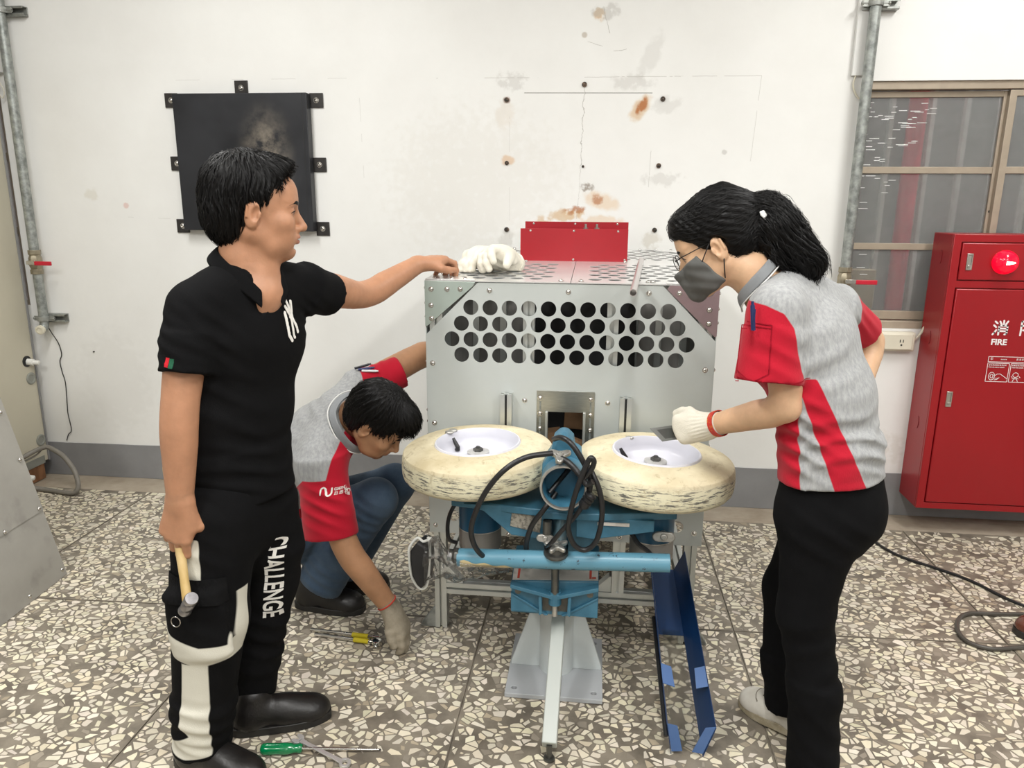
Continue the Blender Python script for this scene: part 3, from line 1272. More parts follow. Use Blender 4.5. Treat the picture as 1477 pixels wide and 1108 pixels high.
pl = conduit('conduit_pipe', 'galvanised conduit with red lever on the wall beside the beige cabinet', -2.925, 0.89, 3.3, 1.204, ((2.42, 1), (0.905, 1)))
bm = bmesh.new()
tube(bm, smoothpath([(-2.925, WY - .055, .90), (-2.925, WY - .06, .865), (-2.93, WY - .08, .845)], 5), .0225, 16)
bm_obj('pipe_elbow', bm, M['galv'], pl)
bm = bmesh.new()
lathe(bm, [(0, 0), (.024, 0), (.024, .02), (.015, .022), (.015, .018), (0, .018)], (-2.93, WY - .075, .85), (0.1, -1, -.15), 20)
bmesh.ops.recalc_face_normals(bm, faces=bm.faces)
bm_obj('pipe_cap', bm, M['cream'], pl)
conduit('conduit_pipe', 'galvanised conduit with red lever beside the right window', 1.158, 0.75, 3.3, 1.181, ((2.372, 1),), lean=0.012)
# thin dangling wire
bm = bmesh.new()
wp = smoothpath([(-2.925, WY - .05, .89), (-2.915, WY - .03, .83), (-2.893, WY - .012, .76), (-2.888, WY - .008, .70), (-2.905, WY - .006, .66), (-2.9, WY - .006, .60), (-2.89, WY - .006, .54), (-2.897, WY - .006, .42), (-2.9, WY - .006, .36), (-2.893, WY - .006, .27), (-2.915, WY - .006, .24), (-2.93, WY - .006, .205)], 8)
tube(bm, wp, .0024, 6)
tag(bm_obj('dangling_wire', bm, M['black'], loc=(-2.9, WY, .2)), 'thin black wire dangling down the wall below the left pipe', 'wire')
# cable duct strip beside the right conduit
bm = bmesh.new()
box2(bm, (1.105, WY - .022, 2.085), (1.16, WY - .001, 3.3))
td = tag(bm_obj('cable_duct', bm, M['whitewall'], loc=(1.13, WY, 2.085), bevel=.003), 'white cable duct on the wall behind the right conduit', 'duct')
bm = bmesh.new()
tube(bm, smoothpath([(1.125, WY - .012, 2.086), (1.12, WY - .012, 2.04), (1.15, WY - .012, 1.99), (1.18, WY - .012, 2.01)], 6), .004, 8)
bm_obj('duct_cable', bm, M['cream'], td)

# ---- power outlet under the window
ol = thing('wall_outlet', 'cream surface mounted power outlet under the right window', 'outlet', (1.43, WY, 0.845))
bm = bmesh.new()
box2(bm, (1.345, WY - .042, 0.848), (1.52, WY - .001, 0.94))
bm_obj('outlet_box', bm, M['cream'], ol, bevel=.008)
bm = bmesh.new()
box2(bm, (1.36, WY - .048, 0.856), (1.506, WY - .04, 0.932))
bm_obj('outlet_plate', bm, M['cream'], ol, bevel=.004)
bm = bmesh.new()
for s_ in (-1, 1):
    box(bm, (1.455 + s_ * .007, WY - .0487, 0.899), (.0032, .003, .014))
cyl(bm, (1.455, WY - .0475, 0.880), (1.455, WY - .0502, 0.880), .0042, n=12)
bm_obj('socket_slots', bm, M['dark'], ol)
bm = bmesh.new()
tube(bm, smoothpath([(1.52, WY - .02, .90), (1.545, WY - .025, .935), (1.56, WY - .03, .97), (1.575, WY - .05, .96), (1.59, WY - .06, .93)], 6), .006, 8)
bm_obj('outlet_cable', bm, M['cream'], ol)

# ---- black steel plate bolted to the wall
M['plate'] = mat('black steel plate', (0.022, 0.023, 0.027), 0.42, metal=0.2, var=0.25, vscale=3.5, rvar=0.1)


def dust_on_plate():
    m = M['plate']
    nt = m.node_tree
    b = nt.nodes['Principled BSDF']
    geo = nd(nt, 'ShaderNodeNewGeometry')
    mp = nd(nt, 'ShaderNodeMapping')
    mp.inputs['Location'].default_value = (1.62 / 0.17, 0, -1.74 / 0.30)
    mp.inputs['Scale'].default_value = (1 / 0.17, 0.0, 1 / 0.30)
    gr = nd(nt, 'ShaderNodeTexGradient', gradient_type='QUADRATIC_SPHERE')
    nt.links.new(geo.outputs['Position'], mp.inputs[0])
    nt.links.new(mp.outputs[0], gr.inputs[0])
    nz = nd(nt, 'ShaderNodeTexNoise')
    nz.inputs['Scale'].default_value = 11
    nz.inputs['Detail'].default_value = 8
    nz.inputs['Roughness'].default_value = .65
    nt.links.new(geo.outputs['Position'], nz.inputs['Vector'])
    rp = nd(nt, 'ShaderNodeMapRange')
    rp.inputs[1].default_value, rp.inputs[2].default_value = .36, .70
    nt.links.new(nz.outputs[0], rp.inputs[0])
    mm = nd(nt, 'ShaderNodeMath', operation='MULTIPLY')
    nt.links.new(gr.outputs[1], mm.inputs[0])
    nt.links.new(rp.outputs[0], mm.inputs[1])
    m2 = nd(nt, 'ShaderNodeMath', operation='MULTIPLY')
    nt.links.new(mm.outputs[0], m2.inputs[0])
    m2.inputs[1].default_value = 2.3
    mx = nd(nt, 'ShaderNodeMix', data_type='RGBA')
    nt.links.new(m2.outputs[0], mx.inputs[0])
    nt.links.new(b.inputs['Base Color'].links[0].from_socket, mx.inputs[6])
    mx.inputs[7].default_value = (0.30, 0.26, 0.21, 1)
    nt.links.new(mx.outputs[2], b.inputs['Base Color'])


dust_on_plate()
wp_ = thing('wall_plate', 'black square steel plate bolted to the wall behind the man in black', 'plate', (-1.75, WY, 1.375))
bm = bmesh.new()
box2(bm, (-2.082, WY - .058, 1.378), (-1.402, WY - .004, 2.03))
bm_obj('plate_body', bm, M['plate'], wp_, bevel=.003)
bm = bmesh.new()
for x in (-1.425,):
    box2(bm, (x - .001, WY - .0592, 1.38), (x + .001, WY - .0575, 2.028))
bm_obj('plate_fold', bm, M['dark'], wp_)
M['tab'] = mat('black tab', (0.025, 0.022, 0.02), 0.4, var=0.3, vscale=20)
bl = Bolts('hex_bolt', M['steel'], wp_, (0, -1, 0), .011, .007)
for tx, tz in ((-2.115, 2.005), (-2.115, 1.705), (-2.115, 1.397), (-1.372, 2.0), (-1.372, 1.70), (-1.372, 1.39), (-1.748, 2.06)):
    bm = plate_bm([[(-.034, -.034), (.034, -.034), (.034, .034), (-.034, .034)], circle2(0, 0, .008, 12)], (tx, WY - .008, tz), (1, 0, 0), (0, 0, 1), (0, .006, 0))
    t_ = bm_obj('mounting_tab', bm, M['tab'], wp_, bevel=.002)
    bl.at((tx, WY - .008, tz), t_)

# ---- fire hose cabinet
M['fire'] = mat('fire red enamel', (0.31, 0.006, 0.011), 0.30, var=0.05, vscale=2.5, bump=0.05, bscale=20)
M['white_ink'] = mat('white lettering', (0.85, 0.80, 0.80), 0.5, var=0.03)
M['chrome'] = mat('brushed latch', (0.55, 0.52, 0.48), 0.3, metal=0.9, var=0.1, vscale=40)
fc = thing('fire_cabinet', 'red steel fire hose cabinet with lit alarm lamp at right', 'cabinet', (2.2, 3.62, 0.12))
FX0, FX1, FY, FZ0, FZ1 = 1.553, 2.45, 3.52, 0.125, 1.405
bm = plate_bm([[(FX0, FZ0), (FX1, FZ0), (FX1, FZ1), (FX0, FZ1)],
               [(FX0 + .034, FZ0 + .03), (FX1 - .034, FZ0 + .03), (FX1 - .034, 1.172), (FX0 + .034, 1.172)],
               [(FX0 + .034, 1.203), (FX1 - .034, 1.203), (FX1 - .034, 1.372), (FX0 + .034, 1.372)]], (0, FY, 0), (1, 0, 0), (0, 0, 1), (0, .014, 0))
bm_obj('front_frame', bm, M['fire'], fc, bevel=.002)
bm = bmesh.new()
box2(bm, (FX0, FY + .0145, FZ0), (FX1, WY - .005, FZ1))
shell = bm_obj('cabinet_shell', bm, M['fire'], fc, bevel=.003)
bm = bmesh.new()
for kz in (1.30, .93, .52):
    pts = [(FX0 - .0008, 3.625 + .012 * math.cos(a), kz + .03 * math.sin(a)) for a in np.linspace(PI / 2, PI * 1.5, 10)]
    tube(bm, pts, .0014, 6)
k_ = bm_obj('knockout_lines', bm, mat('knockout edge', (.16, .01, .015), .4, var=.05), fc, kind='stuff')
k_.parent = shell
bm = bmesh.new()
box2(bm, (FX0 + .038, FY - .004, FZ0 + .034), (FX1 - .038, FY + .010, 1.168))
door = bm_obj('hose_door', bm, M['fire'], fc, bevel=.004)
bm = bmesh.new()
box2(bm, (FX0 + .038, FY - .004, 1.207), (FX1 - .038, FY + .010, 1.368))
adoor = bm_obj('alarm_door', bm, M['fire'], fc, bevel=.004)
for x, z, par in ((1.627, 1.287, adoor), (1.627, 0.665, door)):
    bm = plate_bm([[(-.0125, -.036), (.0125, -.036), (.0125, .036), (-.0125, .036)], [(-.0075, -.026), (.0075, -.026), (.0075, .028), (-.0075, .028)]], (x, FY - .009, z), (1, 0, 0), (0, 0, 1), (0, .006, 0))
    box2(bm, (x - .0072, FY - .007, z - .015), (x + .0072, FY - .0045, z + .027))
    box2(bm, (x - .0072, FY - .011, z - .025), (x + .0072, FY - .006, z - .014))
    l_ = bm_obj('flush_latch', bm, M['chrome'], fc, bevel=.0012, label='brushed metal flush latch')
    l_.parent = par
M['lamp'] = mat('lit red lens', (0.7, 0.005, 0.03), 0.12, var=0.02)
_b = M['lamp'].node_tree.nodes['Principled BSDF']
_b.inputs['Emission Color'].default_value = (1.0, 0.0, 0.025, 1)
_b.inputs['Emission Strength'].default_value = 0.75
M['bulb'] = mat('lamp filament', (1, .9, .7), .3, var=0.01)
_b = M['bulb'].node_tree.nodes['Principled BSDF']
_b.inputs['Emission Color'].default_value = (1.0, 0.8, 0.55, 1)
_b.inputs['Emission Strength'].default_value = 6
bm = bmesh.new()
lathe(bm, [(.052, 0), (.052, .010), (.047, .028), (.036, .044), (.02, .052), (0, .055)], (1.771, FY - .004, 1.287), (0, -1, 0), 40)
al = bm_obj('alarm_lamp', bm, M['lamp'], fc, ang=60, label='glowing red domed alarm lamp')
al.parent = adoor
bm = bmesh.new()
cyl(bm, (1.755, FY - .057, 1.287), (1.764, FY - .059, 1.287), .0085, .0075, n=14)
cyl(bm, (1.764, FY - .059, 1.287), (1.79, FY - .0565, 1.288), .0075, .003, n=14)
p = bm_obj('lamp_glow', bm, M['bulb'], fc, label='bright bulb glare')
p.parent = adoor
# lettering
def cjk_xiao(o, s):
    """the strokes of the sign's first character"""
    L_ = [[(.10, .92), (.24, .80)], [(.04, .66), (.18, .54)], [(.02, .04), (.12, .16), (.22, .34)],
          [(.64, .98), (.64, .66)], [(.40, .92), (.50, .74)], [(.90, .94), (.78, .74)],
          [(.38, .64), (.38, .02)], [(.38, .64), (.90, .64)], [(.90, .64), (.90, .10), (.78, .05)], [(.38, .45), (.90, .45)], [(.38, .27), (.90, .27)]]
    return strokes_bm([[(x * s, y * s) for x, y in l] for l in L_], s * .115, o, (1, 0, 0), (0, 0, 1), depth=.0008)


def flip_front(bm, y):
    return bm


p = bm_obj('sign_character', cjk_xiao((1.768, FY - .0045, 0.966), .066), M['white_ink'], fc)
p.parent = door
bm = strokes_bm([[(x * .066, y * .066) for x, y in l] for l in
                 [[(.05, .95), (.05, .02)], [(.05, .95), (.36, .95), (.30, .68), (.38, .5), (.33, .36), (.18, .36)], [(.05, .66), (.3, .66)],
                  [(.66, .98), (.70, .84)], [(.42, .78), (.98, .78)], [(.62, .78), (.56, .34), (.42, .06)], [(.60, .52), (.92, .52), (.88, .10), (.76, .05)]]],
                .066 * .115, (1.882, FY - .0045, 0.966), (1, 0, 0), (0, 0, 1), depth=.0008)
p = bm_obj('sign_character', bm, M['white_ink'], fc)
p.parent = door
p = bm_obj('sign_word', text_bm('FIRE', .037, (1.768, FY - .0052, 0.922), (1, 0, 0), (0, 0, 1), bold=.0012), M['white_ink'], fc)
p.parent = door
# instruction label: outlines and pictograms
lw = .0022
Lb = []
lx, lz = 1.770, 0.868
Lb += [[(0, 0), (.40, 0), (.40, -.024), (0, -.024), (0, 0)]]
Lb += [[(0, -.030), (.092, -.030), (.092, -.115), (0, -.115), (0, -.030)]]
Lb += [[(.099, -.030), (.40, -.030), (.40, -.115), (.099, -.115), (.099, -.030)]]
bell = [(.024 + .013 * math.cos(a), -.090 + .018 * math.sin(a)) for a in np.linspace(0, 2 * PI, 15)]
Lb += [bell, [(.024 + .006 * math.cos(a), -.090 + .009 * math.sin(a)) for a in np.linspace(0, 2 * PI, 10)]]
Lb += [[(.028, -.084), (.040, -.086), (.046, -.080), (.060, -.079), (.090, -.100)], [(.030, -.098), (.050, -.099), (.058, -.096)], [(.036, -.107), (.048, -.105), (.058, -.096)]]
hand = [(.125 + .012 * math.cos(a), -.082 + .011 * math.sin(a)) for a in np.linspace(0, 2 * PI, 9)]
Lb += [hand, [(.112, -.10), (.125, -.094), (.14, -.10)], [(.115, -.113), (.12, -.10), (.132, -.10), (.137, -.113)], [(.107, -.088), (.113, -.094)], [(.14, -.088), (.146, -.094)]]
p = bm_obj('instruction_lines', strokes_bm([(lw, l) for l in Lb], lw, (lx, FY - .0045, lz), (1, 0, 0), (0, 0, 1), depth=.0006, rnd=False), M['white_ink'], fc, kind='stuff')
p.parent = door
tx = []
rr = random.Random(3)
for (x0, z0, n_, s_) in ((.008, -.0155, 1, .014), (.052, -.0145, 5, .0048), (.118, -.0155, 3, .010), (.006, -.0415, 10, .0068), (.104, -.0415, 9, .0068)):
    for k in range(n_):
        bx = x0 + k * s_ * 1.12
        tx += [[(bx, z0 + s_ * .45), (bx + s_ * .85, z0 + s_ * .45)], [(bx + s_ * rr.uniform(.2, .6), z0 + s_ * .8), (bx + s_ * rr.uniform(.2, .6), z0)], [(bx + s_ * .05, z0 + s_ * rr.uniform(.05, .2)), (bx + s_ * .8, z0 + s_ * rr.uniform(.0, .3))],
               [(bx + s_ * .1, z0 + s_ * .8), (bx + s_ * .8, z0 + s_ * .8)]]
p = bm_obj('instruction_characters', strokes_bm(tx, .0012, (lx, FY - .0045, lz), (1, 0, 0), (0, 0, 1), depth=.0006, rnd=False), M['white_ink'], fc, kind='stuff')
p.parent = door
p = bm_obj('instruction_words', text_bm('Push the alarm button', .0075, (lx + .005, FY - .005, lz - .0505), (1, 0, 0), (0, 0, 1), bold=.0001), M['white_ink'], fc)
p.parent = door
p = bm_obj('instruction_words', text_bm('Hold the nozzle', .0075, (lx + .104, FY - .005, lz - .0505), (1, 0, 0), (0, 0, 1), bold=.0001), M['white_ink'], fc)
p.parent = door
# ================================================================== MACHINE GUARD
M['guard'] = mat('grey green powder coat', (0.50, 0.535, 0.52), 0.42, metal=0.15, col2=(0.56, 0.59, 0.575), vscale=2.2, lo=0.3, hi=0.7, bump=0.06, bscale=240)
M['guardtop'] = mat('bare aluminium sheet', (0.80, 0.80, 0.79), 0.30, metal=0.6, var=0.06, vscale=4)
M['greenplate'] = mat('green tinted gusset', (0.43, 0.50, 0.46), 0.36, metal=0.4, var=0.05, vscale=5)
M['mauveplate'] = mat('gusset under peeling film', (0.30, 0.215, 0.225), 0.36, metal=0.4, var=0.12, vscale=9)
M['tslot'] = mat('anodised profile', (0.60, 0.62, 0.60), 0.32, metal=0.7, var=0.05, vscale=8)
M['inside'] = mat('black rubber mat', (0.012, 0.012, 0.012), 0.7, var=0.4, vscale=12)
M['insidegrey'] = mat('grubby inner sheet', (0.16, 0.155, 0.145), 0.55, col2=(0.32, 0.31, 0.29), vscale=10, lo=.3, hi=.7, aniso=(1, 1, .25))
M['redbox'] = mat('red enamel box', (0.34, 0.009, 0.017), 0.34, var=0.05, vscale=6)
M['brushed'] = mat('brushed stainless', (0.42, 0.42, 0.39), 0.3, metal=0.9, var=0.12, vscale=30, aniso=(1, 1, 12))
M['card'] = mat('brown cardboard', (0.33, 0.19, 0.10), 0.7, var=0.12, vscale=18)
FYG = 2.42                         # front face of the guard
GX0, GX1 = -0.555, 0.391
ZT, ZB = 1.273, 0.385
gd = thing('machine_guard', 'grey perforated sheet metal guard box on aluminium profile legs', 'machine guard', (-0.08, 2.98, 0))
PIT = 0.0639
holes = []
for z, x0, n_ in ((1.191, -0.403, 11), (1.1375, -0.435, 12), (1.0845, -0.467, 13), (1.032, -0.435, 12)):
    holes += [circle2(x0 + PIT * k, z, 0.0252, 24) for k in range(n_)]
cc = 0.176
out = [(GX0, ZB), (GX1, ZB), (GX1, ZT - cc), (GX1 - cc, ZT), (GX0 + cc, ZT), (GX0, ZT - cc)]
hatch = [(-0.172, 0.70), (0.004, 0.70), (0.004, 0.865), (-0.172, 0.865)]
low = [circle2(x, 0.452, .0215, 24) for x in (-0.47, -0.275, 0.11, 0.306)]
low += [circle2(x, 0.528, .0215, 24) for x in (-0.437, -0.31, 0.145, 0.272)]
bm = plate_bm([out] + holes + [hatch] + low, (0, FYG, 0), (1, 0, 0), (0, 0, 1), (0, .003, 0))
gfront = bm_obj('front_panel', bm, M['guard'], gd)
for (px, py) in ((-0.43, 0.6), (0.2, 0.6)):
    pass
# corner gussets
YB = 3.56


def zt(y):
    return 1.277 + (y - FYG) * 0.033


bm = bmesh.new()
prism(bm, [(-.556, 1.277), (-.388, 1.274), (-.396, 1.260), (-.549, 1.126), (-.556, 1.126)], (0, FYG - .0035, 0), (1, 0, 0), (0, 0, 1), (0, .003, 0))
g1 = bm_obj('corner_gusset', bm, M['greenplate'], gd, bevel=.001, label='green tinted corner plate')
bm = bmesh.new()
prism(bm, [(.236, 1.274), (.392, 1.275), (.392, 1.116), (.386, 1.112), (.228, 1.262)], (0, FYG - .0035, 0), (1, 0, 0), (0, 0, 1), (0, .003, 0))
g2 = bm_obj('corner_gusset', bm, M['mauveplate'], gd, bevel=.001, label='mauve tinted corner plate')
# side, back and top sheets
for x in (GX0, GX1):
    bm = bmesh.new()
    box2(bm, (x - .0015, FYG + .004, ZB), (x + .0015, YB, 1.262))
    for v in bm.verts:
        if v.co.z > 1:
            v.co.z = zt(v.co.y) - .012
    bm_obj('side_panel', bm, M['guard'], gd)
bm = bmesh.new()
box2(bm, (GX0, YB - .003, ZB), (GX1, YB, zt(YB) - .01))
bm_obj('back_panel', bm, M['guard'], gd)
XM = -0.078
sl = Vector((0, 1, .033)).normalized()


def top_sheet(x0, x1, y0, y1, holes):
    lp = [[(x0, y0), (x1, y0), (x1, y1), (x0, y1)]] + holes
    o_ = Vector((0, 0, 1.2755 - FYG * .033))
    bm = plate_bm(lp, o_, (1, 0, 0), (0, 1, .033), (0, 0, .003))
    return bm_obj('top_panel', bm, M['guardtop'], gd)


def hole_block(x0, x1, y0, y1):
    h = []
    j = 0
    y = y0
    while y < y1:
        x = x0 + (PIT / 2 if j % 2 else 0)
        while x < x1:
            h.append(circle2(x, y, .0225, 20))
            x += PIT
        y += .060
        j += 1
    return h


top_sheet(GX0, XM - .001, FYG - .003, YB, hole_block(-.515, -.16, 2.50, 2.98) + hole_block(-.515, -.25, 3.14, 3.52))
top_sheet(XM + .001, GX1, FYG - .003, YB, hole_block(-.0, .36, 2.50, 2.98) + hole_block(.12, .36, 3.14, 3.52))
# corner plates lying on the top
for sx, x0 in ((1, GX0), (-1, GX1)):
    for sy, y0 in ((1, FYG + .0), (-1, YB)):
        o_ = Vector((x0, y0, zt(y0) + .0022))
        bm = bmesh.new()
        prism(bm, [(0, 0), (.165 * sx, 0), (.165 * sx, .015 * sy), (.012 * sx, .16 * sy), (0, .16 * sy)], o_, (1, 0, 0), (0, 1, .033), (0, 0, .0025))
        bm_obj('top_gusset', bm, M['guardtop'], gd, bevel=.0008)
# screws
bf = Bolts('panel_screw', M['steel'], gd, (0, -1, 0), .0072, .005)
for x, z in ((-.534, 1.0), (-.531, .791), (.363, 1.004), (.363, .72), (-.341, 1.248), (-.084, 1.248), (.172, 1.249), (-.534, .413), (.364, .432), (-.222, .882), (.055, .882), (-.275, .392), (.112, .404)):
    bf.at((x, FYG, z))
for x, z in ((-.534, 1.249), (-.481, 1.25), (-.437, 1.251), (-.535, 1.196), (-.534, 1.152)):
    bf.at((x, FYG - .0035, z), g1)
for x, z in ((.267, 1.251), (.31, 1.252), (.364, 1.253), (.363, 1.2), (.364, 1.156)):
    bf.at((x, FYG - .0035, z), g2)
bt = Bolts('top_screw', M['steel'], gd, (0, -.033, 1), .0072, .005)
for x, y in [(-.53, 2.455), (-.47, 2.445), (-.425, 2.445), (-.53, 2.56), (-.53, 2.72), (-.53, 2.95), (-.53, 3.2), (-.11, 2.445), (-.045, 2.445), (.17, 2.45), (.185, 2.45),
             (.27, 2.445), (.33, 2.445), (.365, 2.455), (.365, 2.6), (.365, 3.0), (-.50, 3.535), (-.42, 3.535), (-.38, 3.535), (-.30, 3.535), (.2, 3.535), (.27, 3.535), (.34, 3.535), (-.27, 3.06), (-.275, 3.0), (.115, 3.02), (.12, 3.07)]:
    bt.at((x, y, zt(y) + .003))
for x, d in ((GX0 - .0015, (-1, 0, 0)), (GX1 + .0015, (1, 0, 0))):
    bs = Bolts('side_screw', M['steel'], gd, d, .0075, .006)
    for z in (1.25, 1.20, 1.155, 1.0, .83, .79, .74, .70, .64, .44, .40):
        bs.at((x, 2.445, z))


# ---- aluminium profiles
def tslot(name, a, b, s=.043, up=(0, 1, 0)):
    a, b = Vector(a), Vector(b)
    d = (b - a).normalized()
    x, y, d = frame(d, up)
    h = s / 2
    g, ln, dp, wdn = s * .10, s * .055, s * .30, s * .22
    prof = []
    side = [(h, -h), (h, -g), (h - ln, -g), (h - ln, -wdn), (h - dp, -g * 1.1), (h - dp, g * 1.1), (h - ln, wdn), (h - ln, g), (h, g)]
    for q in range(4):
        c_, s_ = (1, 0, -1, 0)[q], (0, 1, 0, -1)[q]
        prof += [(px * c_ - py * s_, px * s_ + py * c_) for px, py in side]
    bm = bmesh.new()
    prism(bm, prof, a, x, y, b - a)
    return bm_obj(name, bm, M['tslot'], gd)


yl = FYG + .026
for x in (-.521, .357):
    tslot('leg_profile', (x, yl, 0.004), (x, yl, 1.25))
    tslot('leg_profile', (x, 3.52, 0.004), (x, 3.52, 1.28))
for x in (-.521, .357):
    tslot('rail_profile', (x, yl + .022, .165), (x, 3.498, .165), up=(0, 0, 1))
tslot('rail_profile', (-.499, yl, .165), (.335, yl, .165), up=(0, 0, 1))
tslot('rail_profile', (-.499, 3.52, .165), (.335, 3.52, .165), up=(0, 0, 1))
tslot('rail_profile', (.114, yl + .0, .187), (.114, yl, .40))
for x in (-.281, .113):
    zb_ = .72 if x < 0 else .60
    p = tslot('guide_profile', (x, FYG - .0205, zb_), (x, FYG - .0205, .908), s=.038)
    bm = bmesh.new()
    box2(bm, (x - .0085, FYG - .0372, zb_), (x + .0085, FYG - .033, .9065))  # black strip stands in for the shade deep in the slot
    q_ = bm_obj('slot_shade', bm, M['black'], gd, label='black strip in place of the shade in the profile slot')
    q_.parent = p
# inner uprights seen through the holes
for x in (-.213, .062):
    tslot('inner_profile', (x, 2.462, .62), (x, 2.462, 1.262), s=.038)
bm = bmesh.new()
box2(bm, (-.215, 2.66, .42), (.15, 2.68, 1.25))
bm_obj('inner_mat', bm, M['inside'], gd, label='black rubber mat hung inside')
bm = bmesh.new()
box2(bm, (-.53, 2.72, .62), (-.25, 2.73, 1.24))
bm_obj('inner_sheet', bm, M['insidegrey'], gd)
bm = bmesh.new()
box2(bm, (.16, 2.72, .62), (.37, 2.73, 1.24))
bm_obj('inner_sheet', bm, M['insidegrey'], gd)
for x in (-.44, -.34, .22, .31):
    bm = bmesh.new()
    box2(bm, (x, 2.69, .62), (x + .022, 2.715, 1.24))
    bm_obj('inner_strip', bm, M['tslot'], gd)
bm = bmesh.new()
box2(bm, (-.53, 2.46, .60), (.37, 3.5, .606))
bm_obj('inner_floor', bm, M['insidegrey'], gd)
# angle brackets of the frame and levelling feet
for x, sx, y, sy in ((-.4995, 1, yl, 0), (.092, -1, yl, 0), (.3355, -1, yl, 0)):
    bm = bmesh.new()
    prism(bm, [(0, 0), (sx * .06, 0), (sx * .06, .008), (sx * .008, .06), (0, .06)], (x, y - .018, .187), (1, 0, 0), (0, 0, 1), (0, .036, 0))
    bm_obj('angle_bracket', bm, M['tslot'], gd, bevel=.0015)
for x, sx in ((-.543, -1), (.379, 1)):
    bm = bmesh.new()
    prism(bm, [(0, 0), (sx * .055, 0), (sx * .055, .006), (sx * .006, .075), (0, .075)], (x, yl - .016, .0025), (1, 0, 0), (0, 0, 1), (0, .032, 0))
    bm_obj('foot_bracket', bm, M['galv'], gd, bevel=.0015)
# steel hatch frame with ball opening
bm = plate_bm([[(-.181, .70), (.012, .70), (.012, .919), (-.181, .919)], [(-.142, .70 - .001 + .004), (-.026, .704), (-.026, .846), (-.142, .846)]], (0, FYG - .0045, 0), (1, 0, 0), (0, 0, 1), (0, .0035, 0))
hf = bm_obj('hatch_frame', bm, M['brushed'], gd, bevel=.0008, label='brushed steel plate around the ball opening')
for x in (-.147, -.021):
    bm = bmesh.new()
    box2(bm, (x - .004, FYG - .016, .704), (x + .004, FYG - .0045, .848))
    p = bm_obj('hatch_lip', bm, M['tslot'], gd, bevel=.001)
    p.parent = hf
for x in (-.169, -.001):
    bm = bmesh.new()
    box2(bm, (x - .0025, FYG - .0075, .715), (x + .0025, FYG - .0045, .90))
    p = bm_obj('hatch_slot', bm, M['galv'], gd)
    p.parent = hf
    for z in (.894, .84, .788):
        bf.at((x, FYG - .0075, z), hf)
# things behind the opening
for c_, s_, r_ in (((-.055, 2.60, .79), (.075, .05, .10), .06), ((-.13, 2.56, .715), (.05, .06, .05), -.15), ((-.06, 2.52, .70), (.06, .03, .05), .35)):
    bm = bmesh.new()
    box(bm, c_, s_, Matrix.Rotation(r_, 3, 'Y'))
    bm_obj('cardboard_packing', bm, M['card'], gd, bevel=.002)
bm = bmesh.new()
box2(bm, (-.17, 2.645, .825), (.01, 2.655, .87))
bm_obj('inner_crossbar', bm, M['brushed'], gd)

# ---- red box on the top
RX0, RX1 = -.303, .124
z0 = zt(3.04) + .001
bm = bmesh.new()
box2(bm, (RX0, 3.04, z0), (RX1, 3.043, z0 + .128))
rb = bm_obj('red_box_front', bm, M['redbox'], gd, bevel=.001, label='red enamelled front plate on top of the guard')
bm = bmesh.new()
box2(bm, (RX0 + .004, 3.20, zt(3.2)), (RX1 + .006, 3.203, zt(3.2) + .147))
rk = bm_obj('red_box_back', bm, M['redbox'], gd, bevel=.001, label='red enamelled back plate on top of the guard')
bm = bmesh.new()
box2(bm, (RX0, 3.043, z0), (RX1, 3.20, z0 + .003))
bm_obj('red_box_tray', bm, M['redbox'], gd)
rs = Bolts('plate_screw', M['steel'], gd, (0, -1, 0), .0035, .002)
for x in (RX0 + .04, -.09, RX1 - .04):
    rs.at((x, 3.04, z0 + .120), rb)
    rs.at((x, 3.20, zt(3.2) + .139), rk)
for x in (-.09, RX1 - .01):
    rs.at((x, 3.04, z0 + .008), rb)
for x in (-.045, -.0):
    bm = bmesh.new()
    cyl(bm, (x, 3.12, z0), (x, 3.12, z0 + .145), .005, n=10)
    cyl(bm, (x, 3.12, z0 + .118), (x, 3.12, z0 + .130), .0105, n=6)
    bm_obj('threaded_post', bm, M['brushed'], gd)

# ---- loose aluminium tube on the top
M['tube'] = mat('aluminium tube', (0.60, 0.57, 0.56), 0.3, metal=0.8, var=0.06)
bm = bmesh.new()
A, B = Vector((.107, 2.12, zt(2.42) - .005)), Vector((.178, 3.02, zt(3.02) + .012))
A.z = 1.284
d_ = (B - A).normalized()
x_, y_, _ = frame(d_)
n_ = 20
rings = []
for P_, r_ in ((A, .0085), (A, .0105), (B, .0105), (B, .0085), (A + d_ * .06, .0085)):
    rings.append([bm.verts.new(P_ + (x_ * math.cos(2 * PI * k / n_) + y_ * math.sin(2 * PI * k / n_)) * r_) for k in range(n_)])
for a, b in zip(rings[:3], rings[1:4]):
    for k in range(n_):
        bm.faces.new((a[k], a[(k + 1) % n_], b[(k + 1) % n_], b[k]))
a, b = rings[0], rings[4]
for k in range(n_):
    bm.faces.new((a[k], b[k], b[(k + 1) % n_], a[(k + 1) % n_]))
bm.faces.new(b)
bmesh.ops.recalc_face_normals(bm, faces=bm.faces)
tag(bm_obj('metal_tube', bm, M['tube'], loc=A), 'thin aluminium tube lying on the guard, its end sticking out forward', 'tube')

